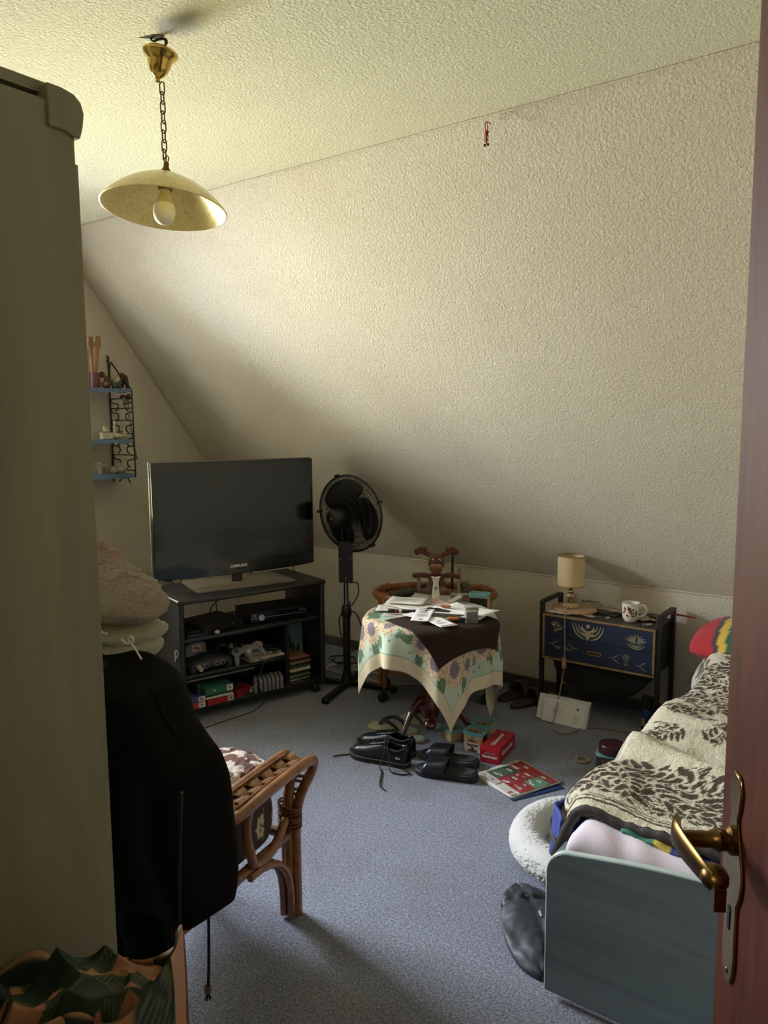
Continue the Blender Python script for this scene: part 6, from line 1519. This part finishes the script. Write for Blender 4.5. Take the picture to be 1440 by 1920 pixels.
for a0, z0, an, L, w, c_ in [(-95, .062, 175, .034, .008, '#9a3a22'), (-80, .072, 120, .028, .008, '#6b2f1e'), (-58, .060, 60, .030, .008, '#6a5528'), (-48, .055, 10, .034, .009, '#7a6230'), (-68, .052, -40, .030, .008, '#5d5a2c'), (-60, .040, -80, .026, .008, '#54502a'), (-96, .038, 70, .012, .005, '#8c1f2c'), (-86, .034, 110, .012, .005, '#8c1f2c'), (-112, .070, 90, .018, .006, '#5a5f34'), (-118, .052, 60, .022, .006, '#a0452a'), (-44, .036, 20, .022, .006, '#6b5a2e'), (-30, .050, 100, .03, .007, '#6b5a2e')]:
    decal(a0, z0, an, L, w, c_, 'leaf_decal')
t = thing('small_lighter', 'small silver and white lighter lying on the front right of the sewing cabinet', 'lighter', (-1.110, 3.640, ZN+.001), 55)
m = MB(); m.prism(rrect(.040, .018, .004), .009); m.build('body', P('white_lighter', '#a9a69e', .3), t, bevel=.002)
m = MB(); m.prism(rrect(.012, .017, .003), .010, TR(-.024, 0, 0)); m.build('metal_head', P('steel_screw', '#a0a0a0', .3, 1.0), t)
M_n = lambda c: P('paper_'+c[1:], c, .7, var=.2, vs=20)
for nm_, lb, x, y, z, rz, w, l, h, c in [
  ('booklet', 'white booklet with dark print under the round board at the front left', -1.555, 3.640, ZN+.0005, -2, .12, .07, .005, '#b9b0a8'),
  ('leaflet', 'pale green leaflet behind the table lamp on the sewing cabinet', -1.475, 3.835, ZN+.026, 10, .09, .035, .002, '#6f7c52'),
  ('paper_slip', 'small cream slip of paper at the front of the sewing cabinet', -1.420, 3.650, ZN+.0005, -14, .085, .040, .001, '#b9ab8c'),
  ('leaflet', 'beige leaflet standing against the wall between lamp and mug', -1.345, 3.790, ZN+.012, -6, .13, .055, .003, '#9c9078'),
  ('leaflet', 'dark green leaflet under the beige one between lamp and mug', -1.375, 3.760, ZN+.006, 6, .12, .055, .003, '#4c5238'),
  ('leaflet', 'dark brown leaflet lowest between lamp and mug', -1.355, 3.745, ZN+.001, -10, .14, .06, .003, '#3a332a'),
  ('tissue', 'crumpled cream tissue right of the mug', -1.150, 3.730, ZN+.002, 30, .10, .06, .003, '#b8ac96')]:
    m = MB(); m.grid(lambda u, v: (w*(u-.5), l*(v-.5), .006*(nz(u*3, v*3, x*20)+.6)+(.014*abs(nz(u*4, v*4, 7)) if nm_ == 'tissue' else 0)), 14, 10); o = m.build(nm_, M_n(c), None, ang=180, solid=h); place(o, x, y, z, rz=rz); tag(o, lb, 'paper')
text('RAUCHSTOP', .016, P('dark_print', '#33291f', .6), None, TR(0, 0, 0)) if False else None
t = thing('ashtray_dish', 'dark grey oval dish at the right rear of the sewing cabinet', 'dish', (-1.110, 3.770, ZN+.001), -20)
m = MB(); m.lathe([(0, .002), (.030, .002), (.050, .016), (.054, .022), (.050, .022), (.030, .008), (0, .006)], 28, sy=.6); m.build('dish_shell', P('dark_grey_dish', '#4a463f', .4), t)
sc_ = thing('scissors', 'small steel scissors beside the cream paper slip', 'scissors', (-1.335, 3.665, ZN+.003), 15)
M_st = P('steel_screw', '#a0a0a0', .3, 1.0)
for s_ in (-1, 1):
    m = MB(); m.tube([(.018+.011*math.cos(a), s_*.010+.008*math.sin(a), 0) for a in np.linspace(0, 2*PI, 14)[:-1]], .0017, 6, True); m.build('finger_ring', M_st, sc_)
    m = MB(); m.prism([(.008, s_*.006), (-.03, -s_*.001), (-.06, -s_*.004), (-.03, -s_*.006), (.006, s_*.002)], .0016); m.build('blade', M_st, sc_, smooth=False)
t = thing('blister_packs', 'silver foil pill pack lying near the green leaflet', 'pill pack', (-1.43, 3.80, ZN+.030), 8)
m = MB(); m.box(0, 0, 0, .06, .028, .001); m.build('foil', P('foil', '#9a9a9a', .25, .8), t)
for i in range(4):
    m = MB(); m.ball((-.022+.014*i, 0, .001), .0045, 8, sc3=(1, 1, .6)); m.build('blister', P('clear_blister', '#b9b9b4', .2), t)
o = MB(); o.tube([(-.07, 0, 0), (.065, 0, 0)], .0045, 8); o = o.build('red_stick', P('dull_red_plastic', '#7d2a30', .5)); place(o, -.985, 3.80, .5805-.035, 0, 1, -4); tag(o, 'thin red stick poking out to the right behind the sewing cabinet', 'stick')
o.location = (-.995, 3.80, .555)
# ------------------------------------------------------------------ things on the carpet near the sewing cabinet
def clog(label, x, y, rz, s_):
    t = thing('slipper', label, 'slipper', (x, y, .001), rz, 'dark clog slippers by the back wall')
    m = MB(); pts = [(.052*math.cos(a)*(1 if math.sin(a) > 0 else .82), .135*math.sin(a)) for a in np.linspace(0, 2*PI, 30)[:-1]]; m.prism(pts, .022); m.build('sole', P('dark_brown_sole', '#2c2622', .7), t, bevel=.005)
    def f(u, v):
        a = PI*(u*1.0); w = .052*(1-.25*v**2); y_ = .015+.118*v
        k = (1-v**2.2)**.5
        return (w*math.cos(a)*max(.25, k), y_, .020+.058*math.sin(a)**.7*max(.12, k))
    m = MB(); m.grid(f, 22, 16); m.build('upper', P('grey_brown_felt', '#463f38', .95, bump=.4, bs=300, bd=.002), t, ang=180, solid=-.005)
    m = MB(); m.tube([(.046*math.cos(a), .02-.0*math.sin(a), .022+.057*math.sin(a)**.8) for a in np.linspace(.05, PI-.05, 16)], .0045, 8); m.build('collar', P('grey_felt_collar', '#57504a', .95), t)
    return t
clog('dark grey-brown clog slipper farther from the sewing cabinet', -1.835, 3.70, -12, 1)
clog('dark grey-brown clog slipper next to the cabinet leg', -1.725, 3.645, -18, 1)
t = thing('glass_jar', 'clear glass jar with silver lid behind the mail stack', 'jar', (-1.575, 3.625, .001), 0)
m = MB(); m.lathe([(0, 0), (.034, 0), (.037, .006), (.037, .060), (.031, .068), (0, .068)], 28); m.build('jar_wall', GLASS('grey_glass', '#7f8684', .3), t)
m = MB(); m.lathe([(0, .068), (.034, .068), (.035, .070), (.035, .082), (.033, .084), (0, .084)], 28); m.build('lid', P('brushed_lid', '#767b7a', .3, .6), t)
# mail stack leaning
M_env = P('white_envelope', '#d6d3d8', .7, var=.05)
random.seed(17)
for k in range(6):
    lb = ['white addressed letter at the front of the leaning mail stack', 'white envelope second from the front of the leaning mail stack', 'cream envelope third in the leaning mail stack', 'white envelope fourth in the leaning mail stack', 'torn-edged envelope fifth in the leaning mail stack', 'wide envelope at the very back of the leaning mail stack'][k]
    t = thing('letter', lb, 'letter', (-1.462+random.uniform(-.015, .01)-(.012 if k > 2 else 0), 3.468+.0065*k, .003), 4, 'mail leaning under the sewing cabinet')
    t.rotation_euler = (R(-22), R(1+random.uniform(-1, 1)), R(3))
    m = MB()
    top = [(x_, .118+.006*nz(x_*40, k, 3)+(.004 if k > 2 else 0)) for x_ in np.linspace(.11, -.11, 14)]
    w_ = .105+.004*k
    m.prism([(-w_, 0), (w_, 0)]+[(x_*w_/.11, z_) for x_, z_ in top], .0045, Matrix(((1, 0, 0, 0), (0, 0, 1, -.002), (0, 1, 0, 0), (0, 0, 0, 1)))); q = m.build('envelope', M_env if k != 2 else P('cream_env', '#b0a894', .7), t, smooth=False)
    if k == 0:
        for i, (z_, x0_, x1_) in enumerate([(.070, -.055, -.008), (.064, -.055, -.03), (.059, -.055, -.025), (.054, -.055, -.018), (.092, .045, .062), (.050, .055, .075), (.045, .055, .080), (.040, .055, .072), (.030, .055, .082), (.025, .055, .078), (.020, .055, .080)]):
            m = MB(); m.box((x0_+x1_)/2, -.0023, z_, x1_-x0_, .0005, .0016); m.build('printed_line', M_ink, q)
        m = MB(); m.ball((.068, -.0022, .088), .007, 10, sc3=(1, .05, 1)); m.build('round_letterhead_logo', P('blue_grey_print', '#5b6a82', .6), q)
t = thing('spray_can', 'dark blue can with black cap standing behind the bed side', 'can', (-1.105, 3.66, .001), 20)
m = MB(); m.lathe([(0, 0), (.028, 0), (.030, .003), (.030, .100), (.026, .108), (0, .108)], 24); m.build('can_body', P('dark_blue_can', '#1c2f66', .35), t)
m = MB(); m.lathe([(0, .106), (.027, .106), (.028, .11), (.027, .160), (.02, .166), (0, .167)], 24); m.build('cap', M_dk, t)
m = MB(); m.box(-.016, -.0255, .045, .022, .003, .040); m.build('yellow_print', P('yellow_print', '#a39a3a', .5), t)
t = thing('tobacco_tub', 'turquoise-rimmed tub with dark red lid next to the bed', 'tub', (-1.060, 3.045, .001), 12)
m = MB(); m.prism(rrect(.120, .085, .022), .115); q = m.build('tub_wall', P('dark_photo_print', '#2a2624', .5, var=.5, vs=40), t, bevel=.001)
m = MB(); m.prism(rrect(.126, .091, .024), .012, z0=.106); m.build('turquoise_rim', P('turquoise_plastic', '#6fa9b3', .35), t, bevel=.002)
m = MB(); m.lathe([(0, .118), (.052, .118), (.054, .122), (.054, .152), (.050, .157), (0, .158)], 32); m.build('lid', P('dark_red_lid', '#3d1416', .3), t)
m = MB(); m.box(0, -.0430, .028, .100, .001, .022); m.build('yellow_label', P('dull_yellow_label', '#8f8434', .6), q)
m = MB(); m.box(.0, -.0432, .075, .070, .001, .045); m.build('photo_warning', P('photo_pinkish', '#5a4440', .5, var=.6, vs=60), q)
for k in range(2):
    m = MB(); m.box(-.01, -.0432, .046-.006*k, .075, .0012, .0028); m.build('printed_line', P('pale_print', '#a09a90', .5), q)
t = thing('cable_roll', 'small coiled beige tape lying flat beside the tub', 'roll', (-1.225, 3.14, .001), 0)
m = MB(); m.lathe([(.022, 0), (.034, 0), (.034, .010), (.022, .010)], 24, closed=True); m.build('coil', P('beige_coil', '#8f856c', .7), t)
# ------------------------------------------------------------------ shoes
M_le = P('black_leather_shoe', '#0e0f11', .36, var=.2, vs=20, bump=.08, bs=150)
M_ru = P('black_shoe_sole', '#161718', .7)
def sneaker(label, x, y, rz, lace):
    t = thing('sneaker', label, 'sneaker', (x, y, .001), rz, 'black lace-up sneakers')
    # local: toe at -x
    out = [(-.150, 0), (-.143, .028), (-.115, .044), (-.07, .048), (-.01, .040), (.05, .036), (.105, .036), (.138, .026), (.148, 0), (.138, -.026), (.105, -.034), (.05, -.034), (-.01, -.040), (-.07, -.048), (-.115, -.044), (-.143, -.028)]
    outs = [(p.x, p.y) for p in spline([(a, b, 0) for a, b in out], 3, True)]
    m = MB(); m.prism(outs, .024); m.v = [(x_, y_, z_+(.010*max(0, (-x_-.09)/.06)**2)+(.004*max(0, (x_-.08)/.07))) for x_, y_, z_ in m.v]; m.build('sole', M_ru, t, bevel=.004)
    m = MB(); pts = [(a*1.003, b*1.03, .021+(.010*max(0, (-a-.09)/.06)**2)) for a, b in outs]; m.tube(pts, .0016, 5, True); m.build('sole_stripe', P('beige_foxing_line', '#6e675a', .6), t)
    def up(u, v):
        xx_ = -.146+.290*v; a = PI*u
        w = float(np.interp(xx_, [-.146, -.135, -.10, -.05, 0, .05, .10, .13, .144], [.006, .026, .042, .044, .038, .034, .034, .028, .014]))
        h = float(np.interp(xx_, [-.146, -.135, -.10, -.05, -.01, .02, .05, .10, .13, .144], [.006, .026, .042, .052, .064, .072, .066, .064, .070, .066]))
        c, s_ = math.cos(a), math.sin(a)
        return (xx_, w*c*(abs(c)**-.25 if abs(c) > .01 else 1), .022+h*s_**.75)
    vs_, fs_ = [], []
    nu_, nv_ = 26, 40
    for j in range(nv_):
        for i in range(nu_): vs_.append(up(i/(nu_-1), j/(nv_-1)))
    for j in range(nv_-1):
        xm = -.146+.290*(j+.5)/(nv_-1)
        for i in range(nu_-1):
            um = (i+.5)/(nu_-1)
            if .035 < xm < .122 and .28 < um < .72: continue      # shoe opening
            fs_.append((j*nu_+i, j*nu_+i+1, (j+1)*nu_+i+1, (j+1)*nu_+i))
    m = MB(); m.add(vs_, fs_); m.build('upper', M_le, t, ang=180, solid=-.005)
    m = MB(); m.prism([(.03, -.024), (.125, -.022), (.125, .022), (.03, .024)], .002, z0=.030); m.build('insole', P('dark_insole', '#0c0c0d', .9), t)
    m = MB(); m.tube(spline([(.036, .026, .080), (.07, .031, .076), (.105, .030, .076), (.128, .012, .088), (.130, -.012, .088), (.105, -.030, .076), (.07, -.031, .076), (.036, -.026, .080)], 5), .0065, 8); m.build('padded_collar', M_le, t)
    m = MB(); m.grid(lambda u, v: ((-.045+.10*v), .022*(2*u-1)*(1-.1*v), .079+.026*v-.006*(2*u-1)**2), 8, 8); m.build('tongue', M_le, t, ang=180, solid=-.004)
    for k in range(5):
        xx_ = -.045+.019*k; zz_ = .0785+.0052*k
        m = MB(); m.tube(spline([(xx_, -.024, zz_-.006), (xx_-.003, 0, zz_+.006), (xx_+.002, .024, zz_-.006)], 5), .0028, 6, sq=(1.4, .7)); m.build('lace_row', M_rub, t)
    m = MB(); m.box(.118, -.033, .045, .030, .002, .012, TR(0, 0, 0)); 
    text('FILA', .012, P('white_print', '#c4c4c4', .5), t, Matrix(((1, 0, 0, .105), (0, .25, -.97, -.0365), (0, .97, .25, .046), (0, 0, 0, 1))), bold=.0005)
    # extra panels
    m = MB(); m.tube([(xq, -.001-float(np.interp(xq, [-.146, -.10, -.05, 0, .05, .10, .144], [.006, .044, .045, .040, .036, .036, .016]))*.93, .050+.010*math.sin(xq*22)) for xq in np.linspace(-.115, .10, 16)], .0012, 5); m.build('side_seam', M_le, t)
    for pts_ in lace:
        m = MB(); m.tube(spline(pts_, 7), .0032, 6, sq=(1.3, .7)); m.build('lace', M_rub, t)
    return t
sneaker('black leather lace-up sneaker nearest the camera with a trailing lace', -1.955, 2.622, 8, [[(.030, -.012, .105), (.045, -.040, .085), (.040, -.052, .045), (.035, -.070, .006), (.06, -.10, .004), (.085, -.155, .004), (.115, -.215, .004), (.150, -.240, .004)], [(.030, .0, .105), (.060, -.040, .08), (.075, -.055, .03), (.10, -.085, .004), (.16, -.080, .004), (.175, -.055, .004), (.14, -.045, .004)]])
sneaker('black leather lace-up sneaker behind its mate, against the flip-flops', -1.995, 2.725, 6, [[(.030, .010, .100), (.010, .03, .09), (.0, .045, .05), (-.02, .05, .03)]])
cable('loose_shoelace', 'short black shoelace end lying left of the sneaker toe', [(-2.085, 2.60, .010), (-2.110, 2.585, .004), (-2.135, 2.555, .004), (-2.150, 2.53, .004)], .003, M_rub, cat='shoelace')
def slide(label, x, y, rz):
    t = thing('slide_sandal', label, 'slipper', (x, y, .001), rz, 'black slide sandals')
    out = spline([(-.135, .0, 0), (-.125, .032, 0), (-.09, .048, 0), (-.03, .046, 0), (.04, .040, 0), (.10, .040, 0), (.132, .026, 0), (.140, 0, 0), (.132, -.026, 0), (.10, -.038, 0), (.04, -.036, 0), (-.03, -.044, 0), (-.09, -.048, 0), (-.125, -.030, 0)], 3, True)
    m = MB(); m.prism([(p.x, p.y) for p in out], .026); m.v = [(a, b, c+(.010*max(0, (a-.02)/.12) if c > .01 else 0)) for a, b, c in m.v]; m.build('sole', P('black_foam_sole', '#16181b', .6), t, bevel=.006, seg=3)
    m = MB(); m.prism([(p.x*.90, p.y*.84) for p in out], .004, z0=.0258); m.v = [(a, b, c+.010*max(0, (a-.02)/.12)) for a, b, c in m.v]; m.build('footbed', P('charcoal_footbed', '#222529', .8), t, bevel=.001)
    def st(u, v):
        a = PI*(.02+.96*u); x_ = -.095+.095*v+.014*math.sin(a); w_ = .054-.003*v; c = math.cos(a)
        return (x_, w_*c*(abs(c)**-.3 if abs(c) > .01 else 1), .010+(.056+.014*v)*math.sin(a)**.62)
    m = MB(); m.grid(st, 30, 8); m.build('strap', P('black_smooth_strap', '#14171c', .33), t, ang=180, solid=-.005, bevel=0)
    return t
slide('black slide sandal in front, nearest the camera', -1.640, 2.665, 15)
slide('black slide sandal behind its mate, nearer the tobacco tins', -1.700, 2.790, 8)
def flip(label, x, y, rz, strap=True):
    t = thing('flip_flop', label, 'flip-flop', (x, y, .001), rz, 'pale patterned flip-flops')
    out = spline([(-.130, .0, 0), (-.118, .036, 0), (-.075, .050, 0), (-.01, .042, 0), (.06, .034, 0), (.11, .032, 0), (.130, 0, 0), (.11, -.030, 0), (.06, -.034, 0), (-.01, -.040, 0), (-.075, -.048, 0), (-.118, -.034, 0)], 3, True)
    m = MB(); m.prism([(p.x, p.y) for p in out], .016)
    mt = NT('pale_yellow_blotched_foam'); mt.base(mt.ramp(mt.noise(16, 4, .6), [(.38, lin('#a9aca0')), (.50, lin('#a89c68')), (.62, lin('#8aa29c'))])); mt.set(Roughness=.7)
    if ('ff',) in _M: mt = _M[('ff',)]
    else: _M[('ff',)] = mt.m; mt = mt.m
    m.build('sole', mt, t, bevel=.004)
    if strap:
        for s_ in (-1, 1):
            m = MB(); m.tube(spline([(-.070, 0, .018), (-.050, s_*.012, .042), (-.010, s_*.034, .052), (.030, s_*.042, .036), (.045, s_*.040, .016)], 6), .0075, 8, sq=(1.3, .5)); m.build('strap', P('navy_strap', '#262b3c', .6), t)
    return t
flip('pale blotched flip-flop with navy straps left of the table foot', -2.110, 2.935, 12)
flip('pale blotched flip-flop partly behind the table foot on the right', -2.045, 3.08, -4)
flip('third pale flip-flop half hidden behind the near sneaker', -2.02, 2.850, 30, False)
# ------------------------------------------------------------------ tobacco tins and red box
t = tin('tobacco_tin', 'cream tobacco tin with large black warning text at the front', -1.672, 2.975, .001, 9, .093, .092, .078); tinfront(t, .093, .092, .078, ['Rauchen', 'ist', 'tödlich'])
t = tin('tobacco_tin', 'cream tobacco tin behind the one with the warning text', -1.690, 3.085, .001, 10, .090, .095, .078)
t = tin('tobacco_tin', 'low dark tin with turquoise rim under the hanging cloth corner', -1.825, 3.02, .001, -24, .055, .085, .070)
rb = thing('cigarette_tube_box', 'bright red carton box with white lettering on the carpet', 'box', (-1.562, 2.985, .001), 8)
M_rd = P('bright_red_carton', '#a3162a', .4, var=.08, vs=20)
W_, D_, H_ = .088, .215, .070
m = MB(); m.box(0, 0, H_/2, W_, D_, H_-.001); m.build('carton', M_rd, rb, bevel=.001)
m = MB(); m.add([(-W_/2-.001, -D_/2-.004, H_-.014), (W_/2+.001, -D_/2-.004, H_-.020), (W_/2+.001, -D_/2-.001, H_+.0005), (-W_/2-.001, -D_/2-.001, H_+.0005)], [(0, 1, 2, 3)]); m.build('lid_flap', M_rd, rb, smooth=False, solid=.001)
M_wp = P('white_print', '#c9c4c4', .5)
fr = lambda z: Matrix(((1, 0, 0, 0), (0, 0, -1, -D_/2-.0006), (0, 1, 0, z), (0, 0, 0, 1)))
text('Globetrotter', .0165, M_wp, rb, fr(.030), bold=.0008, sx=.80)
text('100 FILTERHÜLSEN', .0062, M_wp, rb, fr(.046), bold=.0002)
text('King Size', .0070, P('pink_print', '#b8606a', .5), rb, fr(.014))
text('Globetrotter', .027, M_wp, rb, TR(0, 0, H_+.0006, rz=90), bold=.0010)
text('100 FILTERHÜLSEN', .0085, P('pink_print', '#b8606a', .5), rb, TR(-.030, .02, H_+.0006, rz=90))
text('Globetrotter', .027, M_wp, rb, Matrix(((0, 0, 1, W_/2+.0006), (1, 0, 0, 0), (0, 1, 0, .036), (0, 0, 0, 1))), bold=.0008)
# ------------------------------------------------------------------ supermarket leaflet on the carpet
lf = thing('advertising_leaflet', 'colourful supermarket leaflet with price squares on the carpet', 'leaflet', (-1.375, 2.808, .001), -24)
LW, LL = .245, .265
m = MB(); m.grid(lambda u, v: (LW*(u-.5)*1.06, LL*(v-.5)*1.04, .002+.003*nz(u*3, v*3, 2)), 12, 12, M=TR(-.012, .004, 0, rz=4)); m.build('back_page', P('newsprint_white', '#b5b3ad', .7, var=.1), lf, ang=180, solid=.002)
m = MB(); m.grid(lambda u, v: (LW*(u-.5), LL*(v-.5), .007+.002*nz(u*3, v*3, 5)), 14, 14); fp = m.build('front_page', P('leaflet_white', '#b9b5ae', .5), lf, ang=180, solid=.0015)
random.seed(8)
cells = [(0, 0, 3, 1, '#a8a49c'), (0, 1, 2, 2, '#3f5a4a'), (2, 1, 2, 1, '#8b2c30'), (0, 3, 2, 1, '#2e4a40'), (2, 2, 2, 2, '#7c2a2c'), (4, 1, 2, 2, '#8b2c30'), (4, 3, 2, 1, '#4f7a60'), (0, 4, 2, 1, '#7f2329'), (2, 4, 2, 1, '#8b2c30'), (4, 4, 2, 1, '#52806a'), (0, 5, 3, 1, '#8a2229'), (3, 5, 3, 1, '#8f3335')]
cw_, chh = LW*.92/6, LL*.90/6
for (cx, cy, w_, h_, c_) in cells:
    x0_, y0_ = -LW*.46+cx*cw_, -LL*.45+cy*chh; q = MB(); q.box(x0_+w_*cw_/2, y0_+h_*chh/2, .0108, w_*cw_-.002, h_*chh-.002, .0006); q = q.build('price_square', P('square_'+c_[1:], c_, .5, var=.2, vs=60), fp)
    for i in range(w_*h_):
        px_ = x0_+random.uniform(.012, w_*cw_-.012); py_ = y0_+random.uniform(.012, h_*chh-.012)
        k = MB(); k.box(px_, py_, .0113, random.uniform(.012, .022), random.uniform(.006, .012), .0004, None); k.build('product_picture', P('pic%d' % (i % 4), ['#b8b3aa', '#8f7a5a', '#3f4a68', '#a8545a'][i % 4], .5, var=.4, vs=90), q)
    text(random.choice(['1.99', '0.79', '2.49', '3.99', '0.99']), .016, M_wp, q, TR(x0_+w_*cw_*.5, y0_+h_*chh*.3, .0115), bold=.0007)
m = MB(); m.box(LW*.36, -LL*.42, .0113, .040, .030, .0005); q = m.build('shop_logo_square', P('logo_white', '#b9b4b0', .5), fp)
text('K', .026, P('red_print', '#8e1c22', .5), q, TR(LW*.36, -LL*.42, .0118), bold=.001)
lf2 = thing('blue_leaflet', 'dark blue and yellow leaflet sticking out under the colourful one', 'leaflet', (-1.335, 2.790, .0005), -29)
m = MB(); m.box(0, 0, .002, .20, .25, .003); m.build('cover', P('royal_blue_print', '#1f3264', .45, var=.25, vs=12), lf2, bevel=.0005)
m = MB(); m.box(-.02, -.10, .0042, .06, .02, .0005); m.build('yellow_print', P('yellow_print', '#a39a3a', .5), lf2)
# ------------------------------------------------------------------ pet bed and dark pouch beside the bed
M_pet = P('pale_grey_plush', '#d2cfce', .95, var=.1, vs=7, bump=.7, bs=380, bd=.004, Sheen_Weight=.5)
pb_ = thing('pet_bed', 'oval pale grey fluffy pet bed half pushed under the bed', 'pet bed', (-.885, 2.415, .001), 18)
m = MB()
def ringf(u, v):
    a = 2*PI*u; b = 2*PI*v; A, B = .235, .215
    rr = .060*(1+.06*nz(math.cos(a)*3, math.sin(a)*3, 2))
    cx_, cy_ = A*math.cos(a), B*math.sin(a)
    z = .062+.058*math.sin(b)*(1+.1*math.sin(3*a)); o_ = rr*math.cos(b)
    k = .003*nz(cx_*14, cy_*14, b*1.0)+.0032*nz(cx_*190, cy_*190, b*11)+random.uniform(-.0008, .0008)
    return ((cx_+o_*math.cos(a))+k, (cy_+o_*math.sin(a))+k, max(.004, z+k))
m.grid(ringf, 420, 90, cu=True, cv=True); m.build('bolster', M_pet, pb_, ang=180)
m = MB(); m.grid(lambda u, v: ((.20*v)*math.cos(2*PI*u), (.185*v)*math.sin(2*PI*u), .030+.018*math.cos(v*1.5)+.006*nz(v*math.cos(2*PI*u)*4, v*math.sin(2*PI*u)*4, 1)+.002*nz(v*math.cos(2*PI*u)*40, v*math.sin(2*PI*u)*40, 5)), 200, 50, cu=True); m.build('inner_cushion', P('beige_plush', '#bdb5a6', .95, var=.1, vs=9, bump=.6, bs=380, bd=.004, Sheen_Weight=.5), pb_, ang=180)
dp = thing('dark_pouch', 'dark blue-grey crumpled leather pouch lying next to the footboard', 'pouch', (-.905, 1.965, .001), -52)
def pouch(u, v):
    x_ = -.215+.43*v; e_ = max(0, 1-abs((v-.5)*2)**3.2)**.5
    w_ = .085*e_*(.72+.45*math.sin(PI*min(1, v*.9+.05))); h_ = .042*max(0, 1-abs((v-.5)*2)**2.6)**.5
    a = 2*PI*u; c, s_ = math.cos(a), math.sin(a)
    z = h_*(.35+s_*.8); wr = .010*nz(x_*11, c*1.6, s_+3)+.005*nz(x_*30, c*4, 1)-.014*math.exp(-((v-.27)/.03)**2)*(s_ > 0)-.008*math.exp(-((c-.1-.5*(v-.5))/.12)**2)*(s_ > 0)
    return (x_, w_*c+.010*math.sin(v*5), max(.002, z+wr))
m = MB(); m.grid(pouch, 60, 70, cu=True); m.build('leather_shell', P('dark_blue_grey_leather', '#262a33', .55, var=.35, vs=10, bump=.3, bs=50, bd=.004), dp, ang=180)
for x_, y_ in ((-.005, .022), (.050, .030)):
    m = MB(); m.box(x_, y_, .0475, .026, .005, .003); m.build('white_mark', P('white_mark', '#b5b5b5', .5), dp)
m = MB(); m.ball((-.095, .0, .045), .0035, 8); m.build('rivet', M_st, dp)
